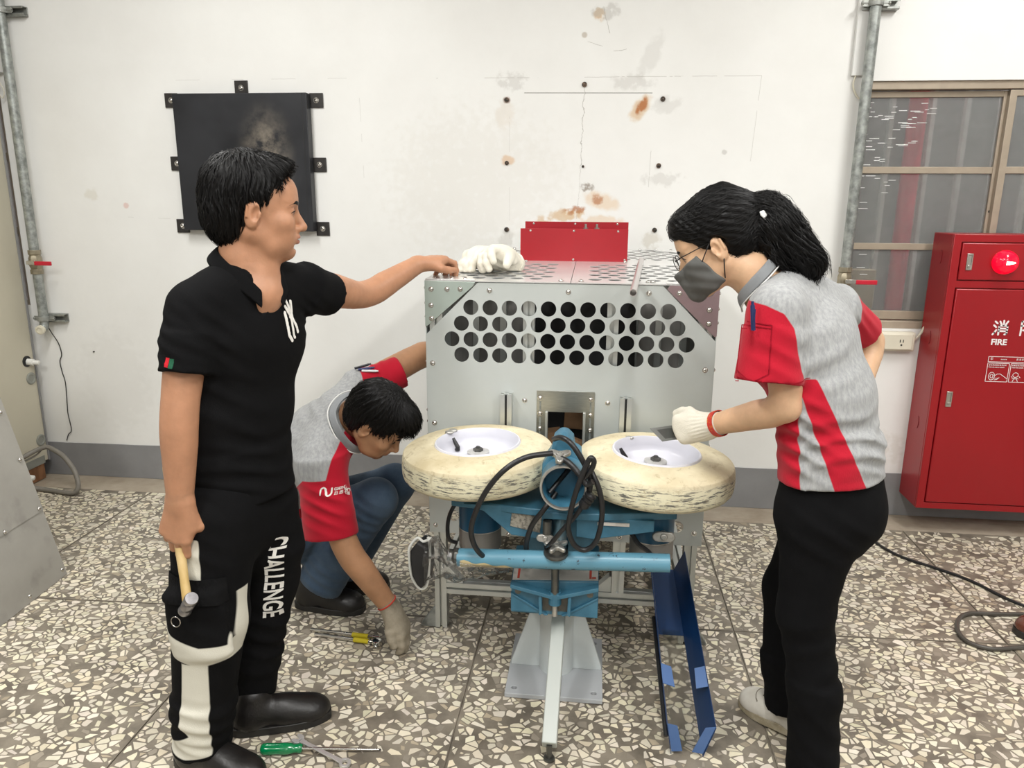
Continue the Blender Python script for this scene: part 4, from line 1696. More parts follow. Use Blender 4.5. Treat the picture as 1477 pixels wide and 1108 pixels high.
# ================================================================== PITCHING MACHINE
M['blue'] = mat('workshop blue paint', (0.032, 0.125, 0.195), 0.42, col2=(0.055, 0.18, 0.27), vscale=14, lo=.35, hi=.65, bump=.1, bscale=60)
M['bluedark'] = mat('motor blue paint', (0.012, 0.085, 0.165), 0.38, var=0.15, vscale=7)
M['bluebar'] = mat('light blue bar paint', (0.11, 0.28, 0.38), 0.33, var=0.08, vscale=6)
nt = M['bluebar'].node_tree
_b = nt.nodes['Principled BSDF']
_n = nd(nt, 'ShaderNodeTexNoise')
_n.inputs['Scale'].default_value = 42
_n.inputs['Detail'].default_value = 7
_n.inputs['Roughness'].default_value = .7
_t = nd(nt, 'ShaderNodeTexCoord')
nt.links.new(_t.outputs['Object'], _n.inputs['Vector'])
_r = nd(nt, 'ShaderNodeMapRange')
_r.inputs[1].default_value, _r.inputs[2].default_value = .615, .635
nt.links.new(_n.outputs[0], _r.inputs[0])
_m = nd(nt, 'ShaderNodeMix', data_type='RGBA')
nt.links.new(_b.inputs['Base Color'].links[0].from_socket, _m.inputs[6])
_m.inputs[7].default_value = (.035, .055, .075, 1)
nt.links.new(_r.outputs[0], _m.inputs[0])
nt.links.new(_m.outputs[2], _b.inputs['Base Color'])
M['motorgrey'] = mat('grey motor cap', (0.21, 0.20, 0.185), 0.5, var=0.1, vscale=12)
M['alu'] = mat('cast aluminium', (0.46, 0.45, 0.42), 0.36, metal=0.75, var=0.18, vscale=45)
M['darksteel'] = mat('dark steel rod', (0.13, 0.13, 0.12), 0.38, metal=0.8, var=0.2, vscale=30)
M['postblue'] = mat('worn blue post', (0.06, 0.12, 0.15), 0.4, metal=0.4, col2=(0.11, 0.15, 0.16), vscale=30)
M['pedestal'] = mat('grey white pedestal paint', (0.56, 0.60, 0.60), 0.42, var=0.04, vscale=8)
M['baseplate'] = mat('grey base plate paint', (0.40, 0.415, 0.43), 0.42, var=0.05, vscale=6)
M['legwhite'] = mat('grey white leg paint', (0.47, 0.50, 0.47), 0.4, var=0.02)
M['rim'] = mat('white wheel enamel', (0.62, 0.62, 0.68), 0.3, var=0.02)


M['hub'] = mat('zinc hub', (0.55, 0.54, 0.53), 0.4, metal=0.3, var=0.15, vscale=60)


def tyre_material():
    m = mat('cream rubber', (0.50, 0.42, 0.26), 0.62, col2=(0.70, 0.63, 0.45), vscale=6, lo=.3, hi=.62, bump=.25, bscale=55)
    nt = m.node_tree
    b = nt.nodes['Principled BSDF']
    at = nd(nt, 'ShaderNodeAttribute', attribute_name='tread')
    tc = nd(nt, 'ShaderNodeTexCoord')
    # scuffs run round the tread: noise in (angle, height)
    uv = nd(nt, 'ShaderNodeAttribute', attribute_name='around')
    mp = nd(nt, 'ShaderNodeMapping')
    mp.inputs['Scale'].default_value = (12, 12, 95)
    nt.links.new(tc.outputs['Object'], mp.inputs[0])
    n1 = nd(nt, 'ShaderNodeTexNoise')
    n1.inputs['Scale'].default_value = 2.0
    n1.inputs['Detail'].default_value = 7
    n1.inputs['Roughness'].default_value = .68
    nt.links.new(mp.outputs[0], n1.inputs['Vector'])
    mr = nd(nt, 'ShaderNodeMapRange')
    mr.inputs[1].default_value, mr.inputs[2].default_value = .515, .575
    nt.links.new(n1.outputs[0], mr.inputs[0])
    mu = nd(nt, 'ShaderNodeMath', operation='MULTIPLY')
    nt.links.new(mr.outputs[0], mu.inputs[0])
    nt.links.new(at.outputs['Fac'], mu.inputs[1])
    mz = nd(nt, 'ShaderNodeMix', data_type='RGBA')
    ml = nd(nt, 'ShaderNodeMath', operation='MULTIPLY')
    ml.inputs[1].default_value = .75
    nt.links.new(at.outputs['Fac'], ml.inputs[0])
    nt.links.new(ml.outputs[0], mz.inputs[0])
    nt.links.new(b.inputs['Base Color'].links[0].from_socket, mz.inputs[6])
    mz.inputs[7].default_value = (.74, .71, .52, 1)
    mx = nd(nt, 'ShaderNodeMix', data_type='RGBA')
    nt.links.new(mu.outputs[0], mx.inputs[0])
    nt.links.new(mz.outputs[2], mx.inputs[6])
    mx.inputs[7].default_value = (.12, .115, .10, 1)
    # fine brown scratches on the sidewall
    n2 = nd(nt, 'ShaderNodeTexNoise')
    n2.inputs['Scale'].default_value = 28
    n2.inputs['Detail'].default_value = 9
    n2.inputs['Roughness'].default_value = .75
    n2.inputs['Distortion'].default_value = 1.4
    nt.links.new(tc.outputs['Object'], n2.inputs['Vector'])
    m2 = nd(nt, 'ShaderNodeMapRange')
    m2.inputs[1].default_value, m2.inputs[2].default_value = .54, .68
    m2.inputs[4].default_value = .75
    nt.links.new(n2.outputs[0], m2.inputs[0])
    my = nd(nt, 'ShaderNodeMix', data_type='RGBA')
    nt.links.new(m2.outputs[0], my.inputs[0])
    nt.links.new(mx.outputs[2], my.inputs[6])
    my.inputs[7].default_value = (.36, .29, .17, 1)
    nt.links.new(my.outputs[2], b.inputs['Base Color'])
    return m


M['tyre'] = tyre_material()
pm = thing('pitching_machine', 'blue two-wheel ball pitching machine on a grey white pedestal', 'machine', (-0.088, 2.22, 0))
PX = -0.088
# base plate and column
bm = plate_bm([[(-.243, 2.058), (.066, 2.058), (.066, 2.40), (-.243, 2.40)]] + [circle2(x, y, .009, 14) for x in (-.215, .038) for y in (2.09, 2.368)], (0, 0, 0.002), (1, 0, 0), (0, 1, 0), (0, 0, .016))
bm_obj('base_plate', bm, M['baseplate'], pm, bevel=.002)
bm = bmesh.new()
cyl(bm, (PX, 2.22, .018), (PX, 2.22, .335), .056, n=36)
bm_obj('column', bm, M['pedestal'], pm)
for sx in (-1, 1):
    bm = bmesh.new()
    prism(bm, [(sx * .052, 0), (sx * .15, 0), (sx * .15, .012), (sx * .066, .27), (sx * .052, .27)], (PX, 2.213, .018), (1, 0, 0), (0, 0, 1), (0, .014, 0))
    bm_obj('gusset', bm, M['pedestal'], pm, bevel=.0015)
bm = bmesh.new()
prism(bm, [(.052, 0), (.15, 0), (.15, .012), (.066, .27), (.052, .27)], (PX + .007, 2.22, .018), (0, 1, 0), (0, 0, 1), (-.014, 0, 0))
bm_obj('gusset', bm, M['pedestal'], pm, bevel=.0015)
# slanting front leg with levelling screw
A, B = Vector((-.079, 2.135, .262)), Vector((-.085, 1.806, .045))
x_, y_, d_ = frame(B - A)
bm = bmesh.new()
prism(bm, [(-.021, -.021), (.021, -.021), (.021, .021), (-.021, .021)], A, x_, y_, B - A)
bm_obj('front_leg', bm, M['legwhite'], pm, bevel=.003)
bm = bmesh.new()
cyl(bm, (-.085, 1.803, .002), (-.085, 1.803, .05), .008, n=12)
cyl(bm, (-.085, 1.803, .0015), (-.085, 1.803, .008), .016, n=16)
bm_obj('levelling_screw', bm, M['darksteel'], pm)
# clamp head
bm = bmesh.new()
prism(bm, [(0, 0), (0, .104), (.14, .156), (.14, 0)], (PX - .133, 2.035, .317), (0, 1, 0), (0, 0, 1), (.261, 0, 0))
for v in bm.verts:
    v.co.z += .055 * (v.co.x - PX + .133) * (1 if v.co.z > .4 else -.1)
ch = bm_obj('clamp_head', bm, M['blue'], pm, bevel=.004)
bm = bmesh.new()
Y0 = 2.036


def rib(poly, t=.018):
    prism(bm, poly, (PX, Y0, 0), (1, 0, 0), (0, 0, 1), (0, -t, 0))


rib([(-.133, .413), (-.012, .385), (-.012, .397), (-.133, .425)], .03)
rib([(.012, .385), (.128, .418), (.128, .431), (.012, .397)], .03)
rib([(-.014, .383), (.014, .383), (.014, .399), (-.014, .399)], .03)
rib([(-.049, .392), (-.039, .389), (-.037, .33), (-.047, .326)], .024)
rib([(.039, .389), (.049, .392), (.047, .326), (.037, .33)], .024)
rib([(-.133, .388), (-.133, .381), (-.03, .318), (-.02, .320)], .010)
rib([(.128, .388), (.128, .380), (.03, .318), (.02, .320)], .010)
rib([(-.133, .388), (-.022, .320), (-.049, .325), (-.133, .325)], .007)
rib([(.128, .386), (.128, .318), (.05, .320), (.022, .320)], .007)
r_ = bm_obj('clamp_ribs', bm, M['blue'], pm, bevel=.0015, kind='stuff')
r_.parent = ch
bm = bmesh.new()
cyl(bm, (PX, Y0 - .012, .362), (PX, Y0 - .012, .405), .019, n=24)
r_ = bm_obj('clamp_boss', bm, M['blue'], pm)
r_.parent = ch
bm = bmesh.new()
cyl(bm, (PX, Y0 - .012, .322), (PX, Y0 - .012, .364), .0085, n=16)
r_ = bm_obj('clamp_bolt', bm, M['alu'], pm)
r_.parent = ch
bm = bmesh.new()
box2(bm, (PX - .038, Y0 - .001, .33), (PX + .038, Y0 - .0002, .388))
r_ = bm_obj('clamp_recess', bm, M['darksteel'], pm)
r_.parent = ch
for x, z in ((-.112, .391), (.104, .393)):
    bm = bmesh.new()
    cyl(bm, (PX + x, Y0 + .002, z), (PX + x, Y0 - .005, z), .0095, n=20)
    r_ = bm_obj('clamp_pin', bm, M['darksteel'], pm)
    r_.parent = ch
M['label'] = mat('scuffed white label', (0.62, 0.58, 0.53), 0.5, col2=(0.36, 0.32, 0.27), vscale=30, lo=.5, hi=.75, aniso=(.5, 1, 1))
M['redink'] = mat('red print', (.55, .07, .04), .5, var=.05)
LO, LX, LY = Vector((PX, 2.040, .4292)), Vector((1, 0, .055)), Vector((0, 1, .42)).normalized()
bm = bmesh.new()
prism(bm, [(-.130, 0), (.126, 0), (.126, .095), (-.130, .095)], LO, LX, LY, (0, -.0005, .0014))
lb = bm_obj('warning_label', bm, M['label'], pm, label='scuffed white warning label with red marks')
lb.parent = ch
bm = bmesh.new()
for x in (-.116, .100):
    prism(bm, [(x, .006), (x + .007, .006), (x + .007, .075), (x, .075)], LO + Vector((0, -.0004, .0013)), LX, LY, (0, -.0004, .0008))
prism(bm, [(.108, .006), (.120, .006), (.120, .012), (.108, .012)], LO + Vector((0, -.0004, .0013)), LX, LY, (0, -.0004, .0008))
q_ = bm_obj('label_mark', bm, M['redink'], pm, kind='stuff')
q_.parent = ch
# rod, handle bar, collar, star knob
bm = bmesh.new()
cyl(bm, (PX, 2.018, .392), (PX, 1.983, .59), .0115, n=18)
bm_obj('clamp_rod', bm, M['darksteel'], pm)
A, B = Vector((-.372, 1.98, .517)), Vector((.236, 1.98, .537))
bm = bmesh.new()
d_ = (B - A).normalized()
x_, y_, _ = frame(d_)
rings = []
for P_, r_ in ((A, .0), (A, .0265), (B, .0265), (B, .022), (B - d_ * .08, .022), (B - d_ * .08, 0)):
    if r_ == 0:
        rings.append([bm.verts.new(P_)])
    else:
        rings.append([bm.verts.new(P_ + (x_ * math.cos(2 * PI * k / 36) + y_ * math.sin(2 * PI * k / 36)) * r_) for k in range(36)])
for a, b in zip(rings[:-1], rings[1:]):
    for k in range(36):
        k2 = (k + 1) % 36
        if len(a) == 1:
            bm.faces.new((a[0], b[k], b[k2]))
        elif len(b) == 1:
            bm.faces.new((a[k], a[k2], b[0]))
        else:
            bm.faces.new((a[k], a[k2], b[k2], b[k]))
bmesh.ops.recalc_face_normals(bm, faces=bm.faces)
bar = bm_obj('handle_bar', bm, M['bluebar'], pm, label='light blue chipped handle bar')
bm = bmesh.new()
lathe(bm, [(0, -.006), (.034, -.006), (.036, 0), (.034, .005), (.024, .007), (.021, .018), (0, .018)], (PX + .002, 1.975, .552), (0, -.15, 1), 32)
bmesh.ops.recalc_face_normals(bm, faces=bm.faces)
c_ = bm_obj('bar_collar', bm, M['darksteel'], pm)
c_.parent = bar


def star_knob(name, c, d, r, n_arm, h, twist=0.0, stem=.02, up=(0, 0, 1), parent=None):
    """cast clamping knob: hub with rounded arms"""
    x, y, d = frame(d, up)
    c = Vector(c)
    poly = []
    for k in range(n_arm * 12):
        a = 2 * PI * k / (n_arm * 12)
        q = .5 + .5 * math.cos(n_arm * a)
        rr_ = r * (.46 + .54 * q ** 1.6)
        poly.append((rr_ * math.cos(a + twist), rr_ * math.sin(a + twist)))
    bm = bmesh.new()
    prism(bm, poly, c, x, y, d * h)
    kb = bm_obj(name, bm, M['alu'], pm, bevel=.003, ang=50)
    bm = bmesh.new()
    lathe(bm, [(r * .34, -stem), (r * .40, 0)], c, d, 20)
    lathe(bm, [(r * .33, h), (r * .28, h + .003), (r * .15, h + .004), (r * .15, h + .001), (0, h + .001)], c, d, 20)
    bmesh.ops.recalc_face_normals(bm, faces=bm.faces)
    hb = bm_obj('knob_stem', bm, M['alu'], pm)
    hb.parent = kb
    if parent:
        kb.parent = parent
    return kb


star_knob('star_knob', (PX + .003, 1.966, .574), (0, -.25, 1), .036, 5, .013, .5, .02)
# upright post under the feed tube
bm = bmesh.new()
tube(bm, [(PX + .008, 1.99, .56), (PX + .010, 2.03, .64), (PX + .014, 2.05, .73)], .0215, 20)
bm_obj('tilt_post', bm, M['postblue'], pm)
# central casting: brackets below and the yoke arms
bm = bmesh.new()
prism(bm, [(-.098, .60), (-.05, .60), (-.03, .44), (-.06, .43), (-.098, .50)], (PX, 2.10, 0), (1, 0, 0), (0, 0, 1), (0, .14, 0))
bm_obj('tilt_bracket', bm, M['blue'], pm, bevel=.003)
bm = bmesh.new()
prism(bm, [(.035, .60), (.11, .60), (.11, .54), (.09, .48), (.03, .44)], (PX, 2.10, 0), (1, 0, 0), (0, 0, 1), (0, .14, 0))
bm_obj('tilt_bracket', bm, M['blue'], pm, bevel=.003)
bm = bmesh.new()
cyl(bm, (PX - .10, 2.17, .535), (PX + .115, 2.17, .535), .045, n=28)
bm_obj('tilt_shaft', bm, M['bluedark'], pm)
bm = bmesh.new()
cyl(bm, (PX, 2.21, .335), (PX, 2.21, .56), .04, n=28)
bm_obj('neck_tube', bm, M['bluedark'], pm)
# yoke plates
bm = bmesh.new()
prism(bm, [(-.40, 2.03), (-.16, 1.99), (-.05, 1.99), (-.05, 2.30), (-.40, 2.30)], (0, 0, .655), (1, 0, 0), (0, 1, 0), (0, 0, .022))
ya = bm_obj('yoke_arm', bm, M['blue'], pm, bevel=.003)
bm = bmesh.new()
prism(bm, [(-.300, .655), (-.218, .585), (-.12, .575), (-.12, .675), (-.36, .675)], (0, 2.005, 0), (1, 0, 0), (0, 0, 1), (0, .016, 0))
q_ = bm_obj('arm_web', bm, M['blue'], pm, bevel=.002)
q_.parent = ya
bm = bmesh.new()
prism(bm, [(-.13, 1.985), (.02, 1.99), (.255, 2.03), (.255, 2.30), (-.13, 2.30)], (0, 0, .648), (1, 0, 0), (0, 1, 0), (0, 0, .022))
yb = bm_obj('yoke_arm', bm, M['blue'], pm, bevel=.003)
bm = bmesh.new()
prism(bm, [(-.03, .59), (.02, .585), (.19, .618), (.19, .650), (-.03, .655)], (0, 2.005, 0), (1, 0, 0), (0, 0, 1), (0, .016, 0))
q_ = bm_obj('arm_web', bm, M['blue'], pm, bevel=.002)
q_.parent = yb
bm = bmesh.new()
box2(bm, (.03, 2.0, .632), (.12, 2.0045, .641))
q_ = bm_obj('arm_label', bm, M['label'], pm, label='silver strip label')
q_.parent = yb
M['nameplate'] = mat('grubby name plate', (0.36, 0.34, 0.29), 0.4, metal=.3, col2=(0.16, 0.15, 0.13), vscale=120, lo=.45, hi=.6)
bm = bmesh.new()
prism(bm, [(-.216, .668), (-.13, .650), (-.135, .598), (-.222, .615)], (0, 2.0035, 0), (1, 0, 0), (0, 0, 1), (0, -.002, 0))
q_ = bm_obj('name_plate', bm, M['nameplate'], pm, bevel=.0006, label='grubby silver name plate')
q_.parent = ya
# motors
for mx_, my_ in ((-.335, 2.165), (.198, 2.155)):
    bm = bmesh.new()
    lathe(bm, [(0, .655), (.066, .655), (.066, .535), (0, .535)], (mx_, my_, 0), (0, 0, 1), 40)
    bmesh.ops.recalc_face_normals(bm, faces=bm.faces)
    mo = bm_obj('motor', bm, M['bluedark'], pm, bevel=.002)
    bm = bmesh.new()
    lathe(bm, [(0, .538), (.0665, .538), (.0665, .475), (.060, .462), (0, .460)], (mx_, my_, 0), (0, 0, 1), 40)
    bmesh.ops.recalc_face_normals(bm, faces=bm.faces)
    q_ = bm_obj('motor_cap', bm, M['motorgrey'], pm, bevel=.002)
    q_.parent = mo
    bm = bmesh.new()
    lathe(bm, [(.0672, .5365), (.0672, .5395)], (mx_, my_, 0), (0, 0, 1), 40)
    q_ = bm_obj('motor_band', bm, M['alu'], pm)
    q_.parent = mo
star_knob('wing_knob', (.225, 2.075, .575), (0, -1, .15), .034, 2, .012, 0.0, .03)
star_knob('wing_knob', (-.118, 1.985, .592), (0, -1, .15), .026, 2, .010, 0.0, .012)
bm = bmesh.new()
cyl(bm, (-.113, 1.985, .605), (-.113, 1.985, .645), .013, n=16)
bm_obj('knob_sleeve', bm, M['darksteel'], pm)


# wheels
def wheel(cx, cy, cz, roll, pitch, vang):
    c = Vector((cx, cy, cz))
    d = Vector((math.sin(roll), -math.sin(pitch), 1)).normalized()
    R_, rr_, H = .228, .128, .092
    prof = [(rr_, .026), (rr_ + .003, .034), (rr_ + .008, .0375), (rr_ + .018, .038), (rr_ + .035, .0355), (rr_ + .05, .0325), (rr_ + .065, .029), (rr_ + .08, .0245), (R_ - .010, .0195), (R_ - .003, .0165),
            (R_, .0125), (R_ + .003, .0), (R_ + .0045, -.015), (R_ + .005, -.030), (R_ + .0045, -.042), (R_ + .002, -.053), (R_ - .003, -.060), (R_ - .012, -.066), (R_ - .03, -.071), (R_ - .07, -.075), (rr_, -.075), (rr_, -.03)]
    bm = bmesh.new()
    lathe(bm, prof, c, d, 96, close=True)
    bmesh.ops.recalc_face_normals(bm, faces=bm.faces)
    ty = bm_obj('tyre', bm, M['tyre'], pm, ang=24)
    a = ty.data.attributes.new('tread', 'FLOAT', 'POINT')
    org = ORI[pm.name]
    vals = []
    for v in ty.data.vertices:
        q = v.co + org - c
        h = q.dot(d)
        rad = (q - d * h).length
        vals.append(max(0.0, min(1.0, (rad - R_ + .004) / .004)) * max(0.0, 1.0 - ((h + .026) / .034) ** 6))
    a.data.foreach_set('value', vals)
    # rim dish
    bm = bmesh.new()
    rp = [(rr_ + .004, .034), (rr_ + .001, .0395), (rr_ - .003, .040), (rr_ - .006, .036), (rr_ - .010, .014), (rr_ - .013, .002), (rr_ - .020, -.006), (rr_ - .026, -.008), (rr_ - .030, -.014), (.055, -.020), (.048, -.012), (.038, -.009), (0, -.009)]
    lathe(bm, rp, c, d, 64)
    rim = bm_obj('rim', bm, M['rim'], pm, ang=50, label='white enamelled wheel dish')
    bm = bmesh.new()
    lathe(bm, [(.034, -.0088), (.034, .006), (.030, .0075), (0, .0075)], c, d, 32)
    hub = bm_obj('hub_washer', bm, M['hub'], pm)
    hub.parent = rim
    bm = bmesh.new()
    lathe(bm, [(.0155, .007), (.0155, .015), (.012, .017), (.007, .017), (.006, .022), (0, .023)], c, d, 6)
    q_ = bm_obj('hub_nut', bm, M['darksteel'], pm)
    q_.parent = rim
    # valve stem and rubber bead weights
    x, y, d2 = frame(d, (0, 1, 0))
    vd = Vector((math.cos(vang), math.sin(vang), 0))
    vd = (vd - d * vd.dot(d)).normalized()
    p0 = c + vd * .092 + d * -.010
    bm = bmesh.new()
    tube(bm, [p0, p0 + d * .010 + vd * -.002, p0 + d * .026 + vd * .010, p0 + d * .036 + vd * .016], [.0085, .0075, .006, .0045], 14)
    q_ = bm_obj('valve_stem', bm, M['black'], pm)
    q_.parent = rim
    return rim, c, d


r1, c1, d1 = wheel(-.337, 2.145, .784, -.035, .022, PI - .62)
r2, c2, d2 = wheel(.196, 2.145, .778, .045, .020, PI - .25)
for rim_, c_, d_, angs in ((r1, c1, d1, (PI - .78, PI - .62)), (r2, c2, d2, (PI - .95,))):
    for k, a_ in enumerate(angs):
        vd = Vector((math.cos(a_), math.sin(a_), 0))
        p0 = c_ + vd * (.131 if k == 0 else .124) + d_ * .040
        bm = bmesh.new()
        ball(bm, p0, .011, 14, (1.3, 1.0, .55))
        q_ = bm_obj('balance_weight', bm, M['alu'], pm)
        q_.parent = rim_
# feed tube ring
RC = Vector((-.068, 1.93, .768))
bm = bmesh.new()
ax = Vector((0, 1, -.04))
prof = [(.058, .0), (.0605, -.003), (.065, 0), (.065, .25), (.058, .25)]
lathe(bm, prof, RC, ax, 56, close=True)
bmesh.ops.recalc_face_normals(bm, faces=bm.faces)
ft = bm_obj('feed_tube', bm, M['blue'], pm, ang=40)
bm = bmesh.new()
lathe(bm, [(.0575, .001), (.059, -.0045), (.0635, -.0045), (.0655, .002), (.0655, .006), (.0575, .006)], RC, ax, 56, close=True)
bmesh.ops.recalc_face_normals(bm, faces=bm.faces)
q_ = bm_obj('tube_rim', bm, M['alu'], pm, label='bare metal rim of the tube')
q_.parent = ft
bm = bmesh.new()
prism(bm, [(-.05, -.02), (.05, -.02), (.03, .05), (-.03, .05)], RC + Vector((0, .20, -.03)), (1, 0, 0), (0, 0, 1), (0, .05, 0))
q_ = bm_obj('tube_wedge', bm, M['blue'], pm, bevel=.004)
q_.parent = ft
bm = bmesh.new()
cyl(bm, RC + Vector((-.040, .03, -.028)), RC + Vector((.03, .10, .045)), .007, n=14)
q_ = bm_obj('tube_bar', bm, M['black'], pm)
q_.parent = ft
# yoke head over the tube and its knob
bm = bmesh.new()
prism(bm, [(-.062, .70), (-.060, .80), (-.036, .838), (-.030, .872), (-.012, .890), (.008, .890), (.026, .872), (.032, .838), (.060, .80), (.062, .70)], (RC.x - .005, 2.02, 0), (1, 0, 0), (0, 0, 1), (0, .09, 0))
bm_obj('yoke_head', bm, M['blue'], pm, bevel=.010, bseg=3)
star_knob('wing_knob', (RC.x - .012, 1.955, .848), (0, -.35, 1), .034, 3, .012, .55, .03)
# power leads
def lead(name, pts, r=.0062, k=8, lab=None):
    bm = bmesh.new()
    tube(bm, smoothpath(pts, k), r, 12)
    return bm_obj(name, bm, M['black'], pm, label=lab)


lead('power_cable', [(-.10, 1.945, .862), (-.169, 1.92, .856), (-.226, 1.90, .825), (-.274, 1.895, .766), (-.307, 1.90, .695), (-.322, 1.915, .63), (-.310, 1.94, .565), (-.275, 1.99, .505), (-.225, 2.005, .490), (-.185, 2.01, .50), (-.175, 2.005, .535), (-.172, 1.99, .575), (-.155, 1.975, .635), (-.120, 1.965, .69), (-.09, 1.99, .73)], .0078)
lead('power_cable', [(-.10, 2.0, .885), (-.078, 1.965, .901), (-.05, 1.94, .893), (-.018, 1.93, .85), (.004, 1.93, .80), (.002, 1.93, .755), (-.006, 1.925, .735)], .0078)
lead('power_cable', [(-.085, 1.95, .850), (-.055, 1.93, .842), (-.025, 1.915, .815), (-.005, 1.91, .79), (.012, 1.905, .80)], .0085)
lead('power_cable', [(-.02, 1.915, .795), (.004, 1.905, .83), (.013, 1.90, .858), (.003, 1.90, .868), (-.012, 1.90, .835), (-.034, 1.90, .765), (-.047, 1.905, .70), (-.050, 1.915, .65), (-.032, 1.925, .602), (-.001, 1.93, .588), (.028, 1.925, .622), (.040, 1.92, .70), (.032, 1.92, .765), (.012, 1.93, .81), (-.005, 1.95, .83)], .0075)
gl = lead('power_cable', [(-.012, 1.92, .728), (-.032, 1.92, .693), (-.066, 1.925, .648), (-.10, 1.945, .594), (-.115, 1.99, .56)], .0068)
bm = bmesh.new()
gd_ = Vector((.026, -.003, .046)).normalized()
g0 = Vector((-.012, 1.92, .722))
prof = [(0, -.004), (.012, -.004), (.016, .004), (.016, .016), (.0125, .018), (.0125, .021), (.0165, .023), (.0165, .028), (.0125, .030), (.0125, .033), (.0165, .035), (.0165, .040), (.010, .044), (0, .045)]
lathe(bm, prof, g0, gd_, 24)
q_ = bm_obj('cable_gland', bm, M['black'], pm)
q_.parent = gl
lead('motor_cable', [(-.355, 2.09, .665), (-.395, 2.07, .645), (-.418, 2.07, .59), (-.418, 2.075, .53), (-.40, 2.10, .505)], .0062)
lead('motor_cable', [(.115, 2.06, .65), (.125, 2.06, .60), (.150, 2.06, .555), (.185, 2.065, .525), (.200, 2.07, .49), (.201, 2.085, .46)], .0072)
M['wire'] = mat('thin grey wire', (.35, .36, .35), .4, var=.05)
bm = bmesh.new()
tube(bm, smoothpath([(-.17, 2.03, .585), (-.14, 2.02, .58), (-.12, 2.01, .56), (-.112, 2.0, .54)], 6), .0022, 6)
bm_obj('thin_wire', bm, M['wire'], pm)
# black end grip of the handle bar
bm = bmesh.new()
lathe(bm, [(0, 0), (.024, 0), (.024, .012), (.018, .016), (.018, .03), (0, .03)], (-.372, 1.98, .522), (-1, -.1, .15), 8)
bmesh.ops.recalc_face_normals(bm, faces=bm.faces)
q_ = bm_obj('bar_end_nut', bm, M['darksteel'], pm, bevel=.002)
q_.parent = bar
# plastic wrapped pad tied on the bar end
M['pad'] = mat('black pad cloth', (.008, .008, .009), .6, var=.3, vscale=20, bump=.2)
M['padedge'] = mat('white pad edge', (.62, .62, .58), .4, var=.08)
M['film'] = bpy.data.materials.new('clear wrinkled film')
M['film'].use_nodes = True
nt = M['film'].node_tree
_b = nt.nodes['Principled BSDF']
_out = nt.nodes['Material Output']
_tr = nd(nt, 'ShaderNodeBsdfTransparent')
_gl = nd(nt, 'ShaderNodeBsdfGlossy')
_gl.inputs['Roughness'].default_value = .06
_mx = nd(nt, 'ShaderNodeMixShader')
_ns = nd(nt, 'ShaderNodeTexNoise')
_ns.inputs['Scale'].default_value = 26
_ns.inputs['Detail'].default_value = 4
_ns.inputs['Distortion'].default_value = 1.6
_tcn = nd(nt, 'ShaderNodeTexCoord')
nt.links.new(_tcn.outputs['Object'], _ns.inputs['Vector'])
_bp = nd(nt, 'ShaderNodeBump')
_bp.inputs['Strength'].default_value = .9
_bp.inputs['Distance'].default_value = .012
nt.links.new(_ns.outputs[0], _bp.inputs['Height'])
nt.links.new(_bp.outputs[0], _gl.inputs['Normal'])
_fr = nd(nt, 'ShaderNodeFresnel')
_fr.inputs['IOR'].default_value = 1.6
nt.links.new(_bp.outputs[0], _fr.inputs['Normal'])
_ad = nd(nt, 'ShaderNodeMath', operation='MULTIPLY_ADD')
nt.links.new(_fr.outputs[0], _ad.inputs[0])
_ad.inputs[1].default_value = .85
_ad.inputs[2].default_value = .03
nt.links.new(_ad.outputs[0], _mx.inputs[0])
nt.links.new(_tr.outputs[0], _mx.inputs[1])
nt.links.new(_gl.outputs[0], _mx.inputs[2])
nt.links.new(_mx.outputs[0], _out.inputs[0])
nt.nodes.remove(_b)
pw = thing('wrapped_pad', 'black pad in clear plastic film tied to the left end of the blue bar', 'pad', (-.47, 1.96, .42))
bm = bmesh.new()
poly = [(-.485, .575), (-.457, .555), (-.458, .50), (-.466, .44), (-.478, .425), (-.490, .438), (-.503, .465), (-.508, .515), (-.507, .545)]
prism(bm, poly, (0, 1.945, 0), (1, 0, 0), (0, 0, 1), (.012, .06, 0))
pd_ = bm_obj('pad', bm, M['pad'], pw, bevel=.006, bseg=3)
bm = bmesh.new()
tube(bm, smoothpath([(p[0], 1.962, p[1]) for p in [(-.456, .585)] + [(-.452, .555), (-.454, .50), (-.462, .435), (-.478, .418), (-.495, .43), (-.509, .462), (-.513, .51), (-.512, .548), (-.488, .580), (-.47, .570), (-.445, .583)]], 5), .0042, 8)
q_ = bm_obj('pad_edge', bm, M['padedge'], pw)


def film(name, pts, radii, seed, n=28, squash=.7):
    bm = bmesh.new()
    rings = []
    P = smoothpath(pts, 7)
    R = np.interp(np.linspace(0, 1, len(P)), np.linspace(0, 1, len(radii)), radii)
    for i, p in enumerate(P):
        ring = []
        for k in range(n):
            a = 2 * PI * k / n
            w_ = 1 + .30 * mnoise.noise(Vector((math.cos(a) * 2.2, math.sin(a) * 2.2, i * .22 + seed))) + .10 * math.sin(5 * a + i * .4)
            ring.append(bm.verts.new(p + Vector((0.004 * mnoise.noise(Vector((a * 3, i, seed))), math.cos(a) * R[i] * w_ * squash, math.sin(a) * R[i] * w_))))
        rings.append(ring)
    for a, b in zip(rings[:-1], rings[1:]):
        for k in range(n):
            bm.faces.new((a[k], a[(k + 1) % n], b[(k + 1) % n], b[k]))
    return bm_obj(name, bm, M['film'], pw, ang=80)


